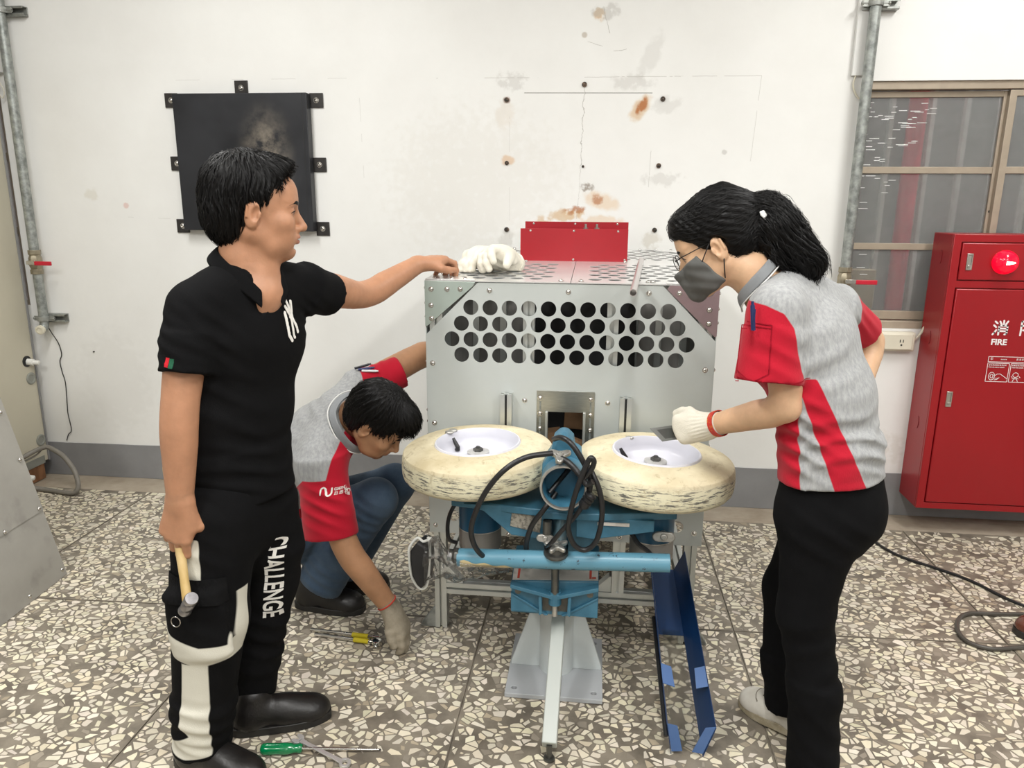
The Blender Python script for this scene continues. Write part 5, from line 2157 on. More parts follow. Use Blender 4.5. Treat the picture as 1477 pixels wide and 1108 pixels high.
film('plastic_film', [(-.462, 1.965, .515), (-.43, 1.965, .512), (-.40, 1.97, .498), (-.36, 1.975, .490), (-.30, 1.98, .498), (-.22, 1.98, .512)], [.070, .052, .040, .044, .036, .027], 1.0)
film('plastic_film', [(-.455, 1.955, .545), (-.432, 1.95, .560), (-.415, 1.955, .545), (-.40, 1.96, .52)], [.02, .035, .03, .02], 4.0)
M['tape'] = mat('yellowed tape', (.55, .45, .25), .4, var=.15, vscale=25)
bm = bmesh.new()
tp = []
rings = []
for i in range(14):
    t = i / 13
    p = Vector((-.362 + .155 * t, 1.98, .5173 + .0051 * t))
    rings.append([bm.verts.new(p + Vector((0, -math.cos(a) * .0272, math.sin(a) * .0272))) for a in np.linspace(-1.0 + .25 * t, .12 + .15 * math.sin(i * 1.3) - .7 * t, 8)])
for a, b in zip(rings[:-1], rings[1:]):
    for k in range(7):
        bm.faces.new((a[k], a[k + 1], b[k + 1], b[k]))
bm_obj('tape_patch', bm, M['tape'], pw, label='yellowed tape under the film')

# ================================================================== BLUE BALL CHUTE
M['chute'] = mat('dark blue chute enamel', (.006, .032, .105), .32, var=.1, vscale=5)
M['chutetab'] = mat('blue chute lip enamel', (.075, .15, .34), .4, var=.05)
M['acrylic'] = mat('clear acrylic', (.90, .92, .92), .16, var=.01)
_b = M['acrylic'].node_tree.nodes['Principled BSDF']
_b.inputs['Transmission Weight'].default_value = 1
_b.inputs['IOR'].default_value = 1.12
cht = thing('ball_chute', 'dark blue sheet metal ball chute running down to the floor', 'chute', (.30, 2.0, 0))
LA, LB = Vector((.260, 1.862, .004)), Vector((.228, 2.40, .300))
RA, RB = Vector((.347, 1.862, .004)), Vector((.300, 2.40, .300))
up = Vector((0, -.28, 1)).normalized()
Hh_ = .088


def wall_(a, b, dx, name='chute_wall'):
    bm = bmesh.new()
    vs = []
    for o_ in (Vector((0, 0, 0)), Vector((dx, 0, 0))):
        fl = Vector((.030 if dx > 0 else -.016, 0, 0))
        vs += [bm.verts.new(a + o_), bm.verts.new(b + o_), bm.verts.new(b + o_ + up * Hh_ + fl), bm.verts.new(a + o_ + Vector((0, 0, 1)) * (Hh_ + .008) + fl)]
    for f in ((0, 1, 2, 3), (7, 6, 5, 4), (0, 4, 5, 1), (1, 5, 6, 2), (2, 6, 7, 3), (3, 7, 4, 0)):
        bm.faces.new([vs[i] for i in f])
    bmesh.ops.recalc_face_normals(bm, faces=bm.faces)
    return bm_obj(name, bm, M['chute'], cht)


wl, wr = wall_(LA, LB, -.002), wall_(RA, RB, .002)
t0 = .60


def lerp(a, b, t):
    return a + (b - a) * t


bm = bmesh.new()
q = [lerp(LA, LB, t0), lerp(RA, RB, t0), RB, LB]
vs = [bm.verts.new(p + Vector((0, 0, .003))) for p in q] + [bm.verts.new(p + Vector((0, 0, .001))) for p in q]
for f in ((0, 1, 2, 3), (7, 6, 5, 4), (0, 4, 5, 1), (1, 5, 6, 2), (2, 6, 7, 3), (3, 7, 4, 0)):
    bm.faces.new([vs[i] for i in f])
bmesh.ops.recalc_face_normals(bm, faces=bm.faces)
bm_obj('chute_floor', bm, M['chute'], cht)
bm = bmesh.new()
q = [lerp(LA, LB, .03) + Vector((.004, 0, 0)), lerp(RA, RB, .03) - Vector((.004, 0, 0)), lerp(RA, RB, .62) - Vector((.012, 0, 0)), lerp(LA, LB, .62) + Vector((.012, 0, 0))]
vs = [bm.verts.new(p + Vector((0, 0, .0085))) for p in q] + [bm.verts.new(p + Vector((0, 0, .0055))) for p in q]
for f in ((0, 1, 2, 3), (7, 6, 5, 4), (0, 4, 5, 1), (1, 5, 6, 2), (2, 6, 7, 3), (3, 7, 4, 0)):
    bm.faces.new([vs[i] for i in f])
bmesh.ops.recalc_face_normals(bm, faces=bm.faces)
bm_obj('chute_window', bm, M['acrylic'], cht, label='clear acrylic strip in the bed')
for (a, b, s_) in ((LA, LB, 1), (RA, RB, -1)):
    bm = bmesh.new()
    p = a + Vector((0, .001, .008))
    fx = -.016 if s_ > 0 else .030
    pr = [(0, 0), (s_ * .030, .004), (s_ * .028 + fx, .085), (fx, .090)]
    prism(bm, pr, p, (1, 0, 0), (0, 0, 1), (0, .002, 0))
    bm_obj('end_lip', bm, M['chutetab'], cht, label='light blue folded end lip')
    bm = bmesh.new()
    p = lerp(a, b, .235) + up * (Hh_ + .001) + Vector((-.016 if s_ > 0 else .030, 0, 0))
    dl = (b - a).normalized()
    vs = [p, p + dl * .062, p + dl * .062 + Vector((s_ * .030, -.006, -.006)), p + Vector((s_ * .034, -.006, -.006))]
    f0 = [bm.verts.new(v) for v in vs]
    f1 = [bm.verts.new(v + up * .002) for v in vs]
    bm.faces.new(f0)
    bm.faces.new(f1[::-1])
    for k in range(4):
        bm.faces.new((f0[k], f1[k], f1[(k + 1) % 4], f0[(k + 1) % 4]))
    bmesh.ops.recalc_face_normals(bm, faces=bm.faces)
    bm_obj('side_tab', bm, M['chutetab'], cht, label='light blue folded side tab')
bm = bmesh.new()
a, b = lerp(LA, LB, .05) + Vector((-.014, 0, 0)), lerp(LA, LB, .66) + Vector((-.014, 0, 0))
tube(bm, [a + up * .03, b + up * .03], .0075, 10)
bm_obj('edge_seal', bm, M['black'], cht, label='black rubber edge seal')
# ================================================================== PEOPLE


def unit(v):
    v = np.array(v, float)
    return v / np.linalg.norm(v)


class Frame:
    """orthonormal frame: f forward, l left, u up, placed at c"""

    def __init__(self, c, f, u, s=1.0):
        self.c = np.array(c, float)
        self.f = unit(f)
        u = np.array(u, float)
        self.u = unit(u - self.f * (u @ self.f))
        self.l = np.cross(self.u, self.f)
        self.R = np.stack([self.f, self.l, self.u], 1)
        self.s = s

    def __call__(self, x, y, z):
        return self.c + self.R @ (np.array([x, y, z]) * self.s)

    def rot(self, pitch=0.0, yaw=0.0, roll=0.0):
        m = Matrix.Rotation(yaw, 3, 'Z') @ Matrix.Rotation(pitch, 3, 'Y') @ Matrix.Rotation(roll, 3, 'X')
        return self.R @ np.array(m)

    def inv(self, P):
        return ((P - self.c) @ self.R) / self.s


def head_field(H, neck_pts, neck_r, res=0.0022, female=False, ears=(1, -1)):
    c = H.c
    pts = np.array(neck_pts)
    lo = np.minimum(c - 0.17, pts.min(0) - .09)
    hi = np.maximum(c + 0.17, pts.max(0) + .09)
    S = SDF(lo, hi, res)
    R = H.R
    s = H.s
    e = lambda p, r, k=.02, rot=None, op='add': S.ell(H(*p), np.array(r) * s, R if rot is None else rot, k, op)
    e((-.018, 0, .030), (.098, .075, .086), 0)
    e((.022, 0, -.018), (.066, .064, .085), .03)
    e((.030, 0, -.055), (.050, .054, .056), .03)
    for y in (-1, 1):
        S.cone(H(-.012, y * .052, -.055), H(.030, y * .040, -.088), .020, .017, .03)
        S.cone(H(.030, y * .040, -.088), H(.066, y * .010, -.104), .017, .015, .02)
        e((.058, y * .043, -.030), (.026, .022, .022), .022)
        e((.060, y * .030, -.070), (.024, .022, .028), .025)
    e((.066, 0, -.100), (.022, .022, .017), .02)
    e((.072, 0, .016), (.017, .048, .012), .022)
    e((.055, 0, .045), (.035, .05, .035), .03)
    # eyes
    for y in (-1, 1):
        e((.098, y * .032, -.003), (.017, .019, .013), .012, op='sub')
        e((.0715, y * .032, -.002), (.0155, .0175, .0125), .005)
        e((.093, y * .032, -.0035), (.014, .0125, .0024), .002, op='sub')
    # nose
    S.cone(H(.084, 0, .004), H(.107, 0, -.037), .0075 * s, .0105 * s, .012)
    e((.106, 0, -.041), (.012, .0115, .010), .006)
    for y in (-1, 1):
        e((.094, y * .0125, -.045), (.0115, .0080, .0078), .005)
        e((.099, y * .0065, -.0525), (.0045, .0035, .004), .002, op='sub')
    # mouth
    e((.083, 0, -.067), (.017, .026, .016), .014)
    e((.0925, 0, -.0640), (.0095, .021, .0062), .005)
    e((.0905, 0, -.0765), (.0100, .0185, .0075), .005)
    e((.104, 0, -.0700), (.020, .022, .0017), .0025, op='sub')
    e((.088, 0, -.0885), (.008, .018, .005), .008, op='sub')
    # ears
    for y in ears:
        rr_ = H.rot(pitch=.22, yaw=y * .35)
        e((-.012, y * .079, -.012), (.019, .0075, .032), .006, rr_)
        e((-.011, y * .075, -.034), (.011, .007, .013), .006, rr_)
        e((-.004, y * .088, -.010), (.010, .009, .018), .004, rr_, 'sub')
        S.cone(H(-.022, y * .084, .010), H(-.026, y * .083, -.018), .0035, .003, .003)
        e((.004, y * .081, -.014), (.005, .004, .009), .003, rr_)
    # neck
    for i in range(len(neck_pts) - 1):
        S.cone(neck_pts[i], neck_pts[i + 1], neck_r[i], neck_r[i + 1], .025)
    return S


def lips(H):
    def fn(P):
        q = H.inv(P)
        d = ((q[:, 0] - .097) / .020) ** 2 + (q[:, 1] / .024) ** 2 + ((q[:, 2] + .0705) / .0135) ** 2
        return (1 - np.sqrt(d)) * .01
    return fn


def eyes(H, parent):
    for y in (-1, 1):
        bm = bmesh.new()
        c = Vector(H(.0745, y * .032, -.0035))
        ball(bm, c, .0122, 16)
        o = bm_obj('eye', bm, M['eye'], parent)
        a = o.data.attributes.new('iris', 'FLOAT', 'POINT')
        org = ORI[parent.name]
        f = Vector(H.f)
        a.data.foreach_set('value', [((v.co + org - c).normalized().dot(f) - .80) * .02 for v in o.data.vertices])


def brow(H, parent, side):
    bm = bmesh.new()
    lp = [H(.0825, side * .0185, -.0045), H(.0875, side * .026, -.0008), H(.0880, side * .033, -.0002), H(.0835, side * .042, -.0020), H(.0775, side * .048, -.0050)]
    tube(bm, smoothpath(lp, 4), .0013, 6)
    bm_obj('eyelash', bm, M['hair'], parent)
    bm = bmesh.new()
    pts = [H(.0915, side * .013, .0150), H(.0925, side * .022, .0185), H(.089, side * .034, .0200), H(.080, side * .047, .0165), H(.073, side * .053, .0125)]
    tube(bm, smoothpath(pts, 4), [.0034 + .0016 * math.sin(PI * min(1, i / 10)) - .0024 * max(0, (i - 8) / 8) for i in range(17)], 6)
    bm_obj('eyebrow', bm, M['hair'], parent)


def hand(S, wrist, f, n, s_, curl, thumb, g=0.0, k=.008, wr=.026, scale=1.0, spread=.0, lens=None):
    """palm, four fingers of different lengths and a thumb. f towards the fingers, n the way the palm faces, s_ thumb side"""
    f = unit(f)
    n = np.array(n, float)
    n = unit(n - f * (n @ f))
    s0 = np.cross(f, n)
    s_ = s0 if s0 @ np.array(s_, float) > 0 else -s0
    w0 = np.array(wrist, float)
    L = lambda a, b, c: w0 + (f * a + s_ * b + n * c) * scale
    kn = [(.088, .031), (.092, .010), (.088, -.011), (.079, -.031)]
    for i, (a, b) in enumerate(kn):
        S.cone(L(-.005, b * .55, 0), L(a, b, -.002), (.0165 + g) * scale, (.0118 + g) * scale, k + .008)
        S.cone(L(.02, b * .6, .006), L(a - .012, b, .006), (.012 + g) * scale, (.010 + g) * scale, .012)
    S.cone(L(.015, .02, .004), L(.055, .036, .008), (.016 + g) * scale, (.013 + g) * scale, .015)
    fl = lens or [(.042, .026, .021), (.047, .029, .022), (.043, .027, .021), (.034, .020, .018)]
    rr_ = [.0092, .0095, .0090, .0080]
    for i, (a, b) in enumerate(kn):
        p = L(a, b, -.002)
        ang = 0.0
        cu = curl[i] if isinstance(curl[0], (list, tuple)) else curl
        sp = spread * (1.5 - i)
        r = (rr_[i] + g) * scale
        kj = (.0045, .0018, .0018) if g < .003 else (.006, .004, .004)
        for j in range(3):
            ang += cu[j]
            d = f * math.cos(ang) + n * math.sin(ang) + s_ * sp
            d = unit(d)
            q = p + d * fl[i][j] * scale
            S.cone(p, q, r * (1.04 - .05 * j), r * (.98 - .08 * j), kj[j])
            if j < 2:
                S.ell(q, (r * (1.05 - .07 * j),) * 3, None, .002)
            p = q
    # thumb
    p = L(.022, .026, .006)
    tl = (.040, .033, .026)
    for j in range(3):
        d = unit(f * thumb[j][0] + s_ * thumb[j][1] + n * thumb[j][2])
        q = p + d * tl[j] * scale
        S.cone(p, q, (.0135 - .0015 * j + g) * scale, (.0118 - .0017 * j + g) * scale, .010 if j == 0 else .004)
        p = q
    return S


def arm_field(sh, el, wr, r=(.054, .043, .042, .026), hand_fn=None, res=.0026, ext=.22):
    """upper arm and forearm; with hand_fn a second, finer field carries the wrist and the hand"""
    P = np.array([sh, el, wr], float)
    d = unit(P[2] - P[1])
    mid = P[1] + (P[2] - P[1]) * .36
    S = SDF(P.min(0) - .075, P.max(0) + .075, res)
    ctl = [P[0], P[0] + (P[1] - P[0]) * .45, P[0] + (P[1] - P[0]) * .86, P[1] + (P[2] - P[1]) * .14, mid, P[1] + (P[2] - P[1]) * .72, P[2]]
    rad = [r[0], r[0] * .96, r[1] * 1.0, r[1] * .99, r[2], (r[2] + r[3]) * .5, r[3]]
    path = [np.array(p) for p in smoothpath(ctl, 5)]
    rp_ = np.interp(np.arange(len(path)) / 5, np.arange(7), rad)

    def run(S_, i0=0):
        for i in range(i0, len(path) - 1):
            S_.cone(path[i], path[i + 1], float(rp_[i]), float(rp_[i + 1]), .004)
    run(S)
    o = unit((P[1] - P[0]) / np.linalg.norm(P[1] - P[0]) - d)
    if np.dot(unit(P[1] - P[0]), d) < .8:
        S.ell(P[1] + o * r[1] * .25, (r[1] * .60,) * 3, None, .03)
    if hand_fn is None:
        return S
    c = P[2] + d * ext * .34
    Hs = SDF(c - .135, c + .135, .0017)
    run(Hs, 18)
    hand_fn(Hs)
    Hs.cut(P[2] - d * .035, -d)
    S.cut(P[2] - d * .0, d)
    return [S, Hs]


def flow_hair(S, n, flow, steps, step, width, rng, keep=None, lift=.0015, free=0, droop=(0, 0, -1), jit=.12, P=None):
    """strands laid along the surface of a hair volume; returns verts, faces"""
    if P is None:
        P, F = S.mesh()
    if keep is not None:
        P = P[keep(P)]
    if len(P) == 0:
        return np.zeros((0, 3)), np.zeros((0, 4), int)
    idx = rng.integers(0, len(P), n)
    p = P[idx] + rng.normal(0, .001, (n, 3))
    h = .0035

    def grad(q):
        g = np.stack([S.trilerp(q + np.eye(3)[i] * h) - S.trilerp(q - np.eye(3)[i] * h) for i in range(3)], 1)
        return g / (np.linalg.norm(g, axis=1, keepdims=True) + 1e-9)
    off = lift * rng.uniform(.1, 1.5, n)
    J = rng.normal(0, jit, (n, 3))
    path = []
    nrm = []
    d = None
    for i in range(steps):
        g = grad(p)
        path.append(p.copy())
        nrm.append(g)
        t = flow(p) + J
        t = t - g * (t * g).sum(1, keepdims=True)
        t /= np.linalg.norm(t, axis=1, keepdims=True) + 1e-9
        d = t if d is None else (d * .45 + t * .55)
        if free and i >= steps - free:
            d = d * .8 + np.array(droop) * .2
            p = p + d * step
        else:
            p = p + d * step
            sd = S.trilerp(p)
            p = p - grad(p) * (sd - off)[:, None]
    path = np.stack(path, 1)
    nrm = np.stack(nrm, 1)
    tang = np.gradient(path, axis=1)
    tang /= np.linalg.norm(tang, axis=2, keepdims=True) + 1e-9
    side = np.cross(tang, nrm)
    side /= np.linalg.norm(side, axis=2, keepdims=True) + 1e-9
    wd = width * np.sin(np.linspace(.25, 1, steps) * PI)[None, :, None] ** .6 * rng.uniform(.6, 1.3, (n, 1, 1))
    wd[:, -1] = width * .08
    A = path + side * wd
    B = path - side * wd
    C_ = path + nrm * wd * .9
    V = np.stack([A, C_, B], 2).reshape(-1, 3)
    fs = []
    base = (np.arange(n) * steps * 3)[:, None]
    for i in range(steps - 1):
        a = base + i * 3
        fs.append(np.concatenate([a, a + 1, a + 4, a + 3], 1))
        fs.append(np.concatenate([a + 1, a + 2, a + 5, a + 4], 1))
    return V, np.concatenate(fs)


def hair_obj(name, S, strands, m, parent, label=None):
    P, F = S.mesh()
    P = relax(P, F, 1)
    Ps, Fs, b = [P], [F], len(P)
    for V, G in strands:
        if len(V) == 0:
            continue
        Ps.append(V)
        Fs.append(G + b)
        b += len(V)
    P, F = np.concatenate(Ps), np.concatenate(Fs)
    org = ORI[parent.name]
    me = bpy.data.meshes.new(name)
    me.vertices.add(len(P))
    me.vertices.foreach_set('co', (P - np.array(org)).astype(np.float32).ravel())
    me.loops.add(F.size)
    me.loops.foreach_set('vertex_index', F.astype(np.int32).ravel())
    me.polygons.add(len(F))
    me.polygons.foreach_set('loop_start', np.arange(0, F.size, 4, dtype=np.int32))
    me.polygons.foreach_set('loop_total', np.full(len(F), 4, np.int32))
    me.polygons.foreach_set('use_smooth', np.ones(len(F), bool))
    me.update(calc_edges=True)
    me.materials.append(m)
    o = bpy.data.objects.new(name, me)
    link(o, parent, org)
    o['kind'] = 'stuff'
    if label:
        o['label'] = label
    return o


def wrap(bm, S, d, eps=.0012, back=.12):
    """lay a flat print on a cloth surface by moving its points along d until they touch it"""
    d = unit(d)
    bmesh.ops.triangulate(bm, faces=bm.faces[:])
    for _ in range(5):
        ed = [e for e in bm.edges if e.calc_length() > .007]
        if not ed:
            break
        bmesh.ops.subdivide_edges(bm, edges=ed, cuts=1)
        bmesh.ops.triangulate(bm, faces=[f for f in bm.faces if len(f.verts) > 3])
    V = np.array([v.co[:] for v in bm.verts])
    p = V - d * back
    t = np.zeros(len(V))
    done = np.zeros(len(V), bool)
    for _ in range(240):
        sd = S.trilerp(p + d * t[:, None])
        done |= sd < 0
        t[~done] += .0015
        if done.all():
            break
    if done.any():
        t[~done] = np.median(t[done])
    Q = p + d * t[:, None] - d * eps
    base = V @ d
    lift_ = base - base.min()
    lift_ = np.where(lift_ > 1e-6, 0, .0008)
    Q = Q - d * lift_[:, None]
    for v, q in zip(bm.verts, Q):
        v.co = q
    return bm


def collar(name, m, parent, pts, h, spread, up, label=None, t=.0022, lean=.55):
    """turned-down polo collar: an open band following pts, leaning outwards"""
    P = [np.array(p, float) for p in smoothpath(pts, 5)]
    c = sum(P) / len(P)
    up = unit(up)
    bm = bmesh.new()
    rows = []
    N = len(P)
    for i, p in enumerate(P):
        p = np.array(p)
        o = p - c
        o = unit(o - up * (o @ up))
        hh = h * (1 + .25 * abs(2 * i / (N - 1) - 1) ** 2)
        top = p + up * .012
        rows.append([bm.verts.new(v) for v in (p - up * .006 + o * .001, top, top + o * .004 + up * .003, top + o * .009, p + o * (lean * hh) - up * (hh * .62 - .012), p + o * (lean * hh - .003) - up * (hh * .62 - .011), p + o * .006)])
    for a, b in zip(rows[:-1], rows[1:]):
        for k in range(7):
            bm.faces.new((a[k], b[k], b[(k + 1) % 7], a[(k + 1) % 7]))
    bm.faces.new(rows[0])
    bm.faces.new(rows[-1][::-1])
    bmesh.ops.recalc_face_normals(bm, faces=bm.faces)
    o = bm_obj(name, bm, m, parent, ang=60, label=label)
    sb = o.modifiers.new('sub', 'SUBSURF')
    sb.levels = sb.render_levels = 1
    return o


def shoe(parent, heel, d, L, W, H, mu, ms, name='shoe', toe_up=0.0, pitch=0.0, sole_h=.026, lab=None, collar_h=.085):
    """heel = back of the sole on the ground, d = direction of the toe (horizontal), pitch lifts the heel about the toe"""
    d = unit((d[0], d[1], 0))
    l = np.array([-d[1], d[0], 0])
    hp = np.array(heel, float)
    toe = hp + d * L
    cs, sn = math.cos(pitch), math.sin(pitch)

    def W_(x, y, z):
        # rotate about the ball of the foot
        bx = L * .72
        if x < bx:
            dx = x - bx
            x2, z2 = bx + dx * cs + z * sn * 0.9, -dx * sn + z * cs
        else:
            x2, z2 = x, z
        return hp + d * x2 + l * y + np.array([0, 0, z2])
    pts = [W_(x * L, 0, 0) for x in (0, .3, .6, 1)]
    lo = np.min(pts, 0) - .075
    hi = np.max(pts, 0) + .075
    hi[2] = max(p[2] for p in pts) + collar_h + .06
    S = SDF(lo, hi, .003)
    w = W / 2
    zb = sole_h * .6

    def ek(x, y, z, rx, ry, rz, k):
        # axes follow the local slope
        a, b = W_(x * L - .01, y, z), W_(x * L + .01, y, z)
        fr = Frame(W_(x * L, y, z), b - a, (0, 0, 1))
        S.ell(fr.c, (rx, ry, rz), fr.R, k)
    ek(.82, 0, zb + H * .22, L * .18, w * .93, H * .50, 0)
    ek(.66, 0, zb + H * .26, L * .22, w * .92, H * .58, .03)
    ek(.45, 0, zb + H * .45, L * .24, w * .80, H * .66, .04)
    ek(.18, 0, zb + H * .50, L * .17, w * .74, H * .72, .04)
    S.slab(W_(.20 * L, 0, zb + .02), W_(.22 * L, 0, collar_h), (L * .17, w * .72), (L * .16, w * .66), d, .02)
    # flat underside along the sole
    a, b = W_(0, 0, sole_h * .75), W_(.70 * L, 0, sole_h * .75)
    fr = Frame(a, b - a, (0, 0, 1))
    if pitch < .05:
        S.cut(W_(0, 0, sole_h * .75), (0, 0, -1))
    else:
        S.cut(a, -fr.u, .004)
        S.cut(W_(.8 * L, 0, sole_h * .7), (0, 0, -1), .004)
    up = sdf_obj(name, S, mu, parent, 2, label=lab)
    # sole: outline swept
    out = []
    n = 40
    for i in range(n):
        a = 2 * PI * i / n
        x = .5 - .5 * math.cos(a)
        yy = math.sin(a)
        wid = w * (.86 + .22 * np.clip((x - .25) / .45, 0, 1) - .05 * math.exp(-((x - .42) / .14) ** 2))
        sx = abs(math.sin(a)) ** .62
        out.append((x * L * 1.02 - .004, math.copysign(sx, yy) * wid))
    bm = bmesh.new()
    lo_, hi_ = [], []
    for x, y in out:
        lo_.append(bm.verts.new(W_(x, y, .002)))
        hi_.append(bm.verts.new(W_(x, y * .99, sole_h)))
    for k in range(n):
        bm.faces.new((lo_[k], lo_[(k + 1) % n], hi_[(k + 1) % n], hi_[k]))
    # fill as strips between the two sides
    for ring in (lo_, hi_):
        for k in range(1, n // 2):
            a_, b_, c_, e_ = ring[k], ring[(k + 1) % n], ring[(n - k - 1) % n], ring[n - k]
            if k == n // 2 - 1:
                bm.faces.new((a_, b_, e_))
            else:
                bm.faces.new((a_, b_, c_, e_))
        bm.faces.new((ring[0], ring[1], ring[n - 1]))
    bmesh.ops.recalc_face_normals(bm, faces=bm.faces)
    so = bm_obj('sole', bm, ms, parent, bevel=.004)
    so.parent = up
    return up, W_, S


# materials of bodies and clothes
def skin_mat(name, col, lip):
    m = mat(name, col, 0.48, var=0.10, vscale=22, bump=.18, bscale=170, spec=.45)
    b = m.node_tree.nodes['Principled BSDF']
    b.inputs['Subsurface Weight'].default_value = .10
    b.inputs['Subsurface Radius'].default_value = (.012, .005, .003)
    b.inputs['Subsurface Scale'].default_value = .6
    return pattern(m, 'lip', lip, .004)


M['skin_man'] = skin_mat('tanned skin', (.44, .22, .125), (.38, .15, .10))
M['skin_crouch'] = skin_mat('tanned skin dark', (.43, .225, .12), (.34, .14, .09))
M['skin_woman'] = skin_mat('light skin', (.62, .39, .24), (.5, .2, .15))
M['eye'] = pattern(mat('eye white', (.40, .34, .30), .3, var=.03), 'iris', (.02, .012, .008), .0008)


def hair_mat():
    m = mat('black hair', (.004, .0036, .0036), .42, var=.3, vscale=60, spec=.2)
    return m


M['hair'] = hair_mat()


def cloth(name, col, var=.06, bump=.35, bs=420, rough=.9, sheen=.0, vs=5):
    return mat(name, col, rough, var=var, vscale=vs, bump=bump, bscale=bs, sheen=sheen, spec=.12)


M['polo'] = cloth('black polo cotton', (.0045, .0045, .005), .2)
M['tag_red'] = cloth('red stripe tape', (.5, .02, .03))
M['tag_green'] = cloth('green stripe tape', (.02, .09, .05))
M['print'] = cloth('white print', (.80, .78, .74), .04, .1)
M['trouser'] = cloth('black work trousers', (.0045, .0045, .005), .25)
M['offwhite'] = cloth('off-white canvas', (.62, .60, .53), .12, vs=16)
M['bootleather'] = mat('black boot leather', (.010, .0085, .008), .40, var=.3, vscale=30, bump=.3, bscale=120)
M['bootsole'] = mat('black boot sole', (.016, .015, .014), .5, var=.3, vscale=30)
RED = (.43, .008, .024)
M['greycloth'] = mat('heather grey jersey', (.285, .29, .295), .9, col2=(.385, .39, .39), vscale=120, lo=.35, hi=.65, bump=.3, bscale=400, sheen=.1, spec=.2, aniso=(1, 1, .35))
pattern(M['greycloth'], 'red', RED, .0012)
M['redcloth'] = cloth('red jersey', RED, .06)
M['collargrey'] = cloth('grey collar knit', (.25, .26, .27), .05)
M['piping'] = cloth('white piping', (.75, .75, .73), .03)
M['jeans'] = mat('blue denim', (.035, .06, .10), .85, col2=(.075, .115, .17), vscale=9, lo=.3, hi=.7, bump=.4, bscale=300, sheen=.1, spec=.2)
M['knit'] = mat('white cotton glove knit', (.72, .68, .58), .9, var=.06, vscale=20, bump=.6, bscale=260, sheen=.1)
M['dirtyknit'] = mat('dirty glove knit', (.20, .17, .12), .9, col2=(.40, .35, .27), vscale=14, lo=.3, hi=.7, bump=.6, bscale=260)
M['cuffred'] = cloth('red cuff yarn', (.45, .06, .04))
M['blacktrouser'] = cloth('black twill', (.0035, .0035, .004), .25, .2)
M['whiteshoe'] = mat('worn white sneaker', (.58, .54, .47), .55, col2=(.68, .66, .60), vscale=14, lo=.3, hi=.7, bump=.15)
M['shoesole'] = mat('dirty beige sole', (.30, .255, .17), .6, col2=(.44, .39, .29), vscale=16)
M['mask'] = mat('grey face mask', (.10, .10, .095), .8, var=.08, vscale=9, bump=.15)
M['wirem'] = mat('dark metal frame', (.03, .03, .03), .3, metal=.7, var=.1)
M['lens'] = mat('clear lens', (.95, .95, .95), .02, var=.01)
_b = M['lens'].node_tree.nodes['Principled BSDF']
_b.inputs['Transmission Weight'].default_value = 1
_b.inputs['IOR'].default_value = 1.1
_b.inputs['Alpha'].default_value = .35
RNG = np.random.default_rng(5)

# ------------------------------------------------------------------ the man in black
m1 = thing('person', 'person standing at left in black polo shirt and cargo trousers, holding a hammer', 'person', (-.93, 1.76, 0))
H1 = Frame((-.829, 1.805, 1.510), (.905, .42, -.06), (.06, .0, 1), 1.0)
neck1 = [H1(-.030, 0, -.045), (-.868, 1.795, 1.385), (-.868, 1.797, 1.30)]
S_head = head_field(H1, neck1, (.054, .056, .075), .0022)
# front of the neck: throat line and collar bones
S_head.cone(H1(.012, 0, -.085), (-.825, 1.785, 1.315), .036, .045, .03)
S_head.cone((-.90, 1.72, 1.325), (-.815, 1.775, 1.30), .034, .03, .03)
S_head.cone((-.80, 1.90, 1.325), (-.815, 1.785, 1.30), .034, .03, .03)
S_head.cone((-.835, 1.785, 1.29), (-.84, 1.775, 1.22), .045, .04, .03)
RSH, REL, RWR = (-.948, 1.672, 1.285), (-.970, 1.610, 1.035), (-.983, 1.598, .812)
LSH, LEL, LWR = (-.785, 1.965, 1.305), (-.690, 2.20, 1.248), (-.575, 2.42, 1.330)


def rh(S):
    hand(S, RWR, (-.20, -.06, -.97), (.10, .98, .0), (1, 0, 0), [(.25, .80, .8), (.34, .95, .8), (.46, 1.0, .8), (.60, 1.05, .8)],
         [(.72, .55, .35), (.85, .05, .5), (.8, -.25, .55)], g=.0012, wr=.027)


def lh(S):
    hand(S, LWR, (.62, .78, .10), (.06, .06, -1), (.7, -.6, 0), [(.45, .9, .5), (.55, 1.0, .5), (.65, 1.0, .5), (.75, 1.0, .5)],
         [(.7, .5, .35), (.95, .1, .3), (1, -.1, .15)], g=.0012)


S_ra = arm_field(RSH, REL, RWR, (.049, .0425, .0405, .0275), rh)
S_la = arm_field(LSH, LEL, LWR, (.050, .040, .039, .0265), lh)
sdf_obj('body', [S_head, *S_ra, *S_la], M['skin_man'], m1, 1, {'lip': lips(H1)})
eyes(H1, m1)
brow(H1, m1, -1)
brow(H1, m1, 1)
# hair
Sh = SDF(H1.c - .16, H1.c + .16, .0026)
Sh.ell(H1(-.022, 0, .040), (.110, .087, .097), H1.R, 0)
Sh.ell(H1(-.055, 0, -.012), (.074, .074, .088), H1.R, .02)
Sh.ell(H1(.045, 0, .085), (.055, .062, .040), H1.R, .02)
Sh.cut(H1(.040, 0, .048), H1.rot(pitch=-.10)[:, 0] * .8 + H1.u * -.62, .012)   # open the face
Sh.cut(H1(.012, 0, .020), H1.f * .90 - H1.u * .42, .012) if False else None
q_sub = [((.085, 0, -.03), (.080, .10, .088)), ((.030, .075, -.075), (.040, .05, .070)), ((.030, -.075, -.075), (.040, .05, .070)),
         ((-.012, .09, -.018), (.022, .03, .034)), ((-.012, -.09, -.018), (.022, .03, .034)), ((.0, 0, -.16), (.12, .12, .075))]
for p, r in q_sub:
    Sh.ell(H1(*p), r, H1.R, .008, 'sub')


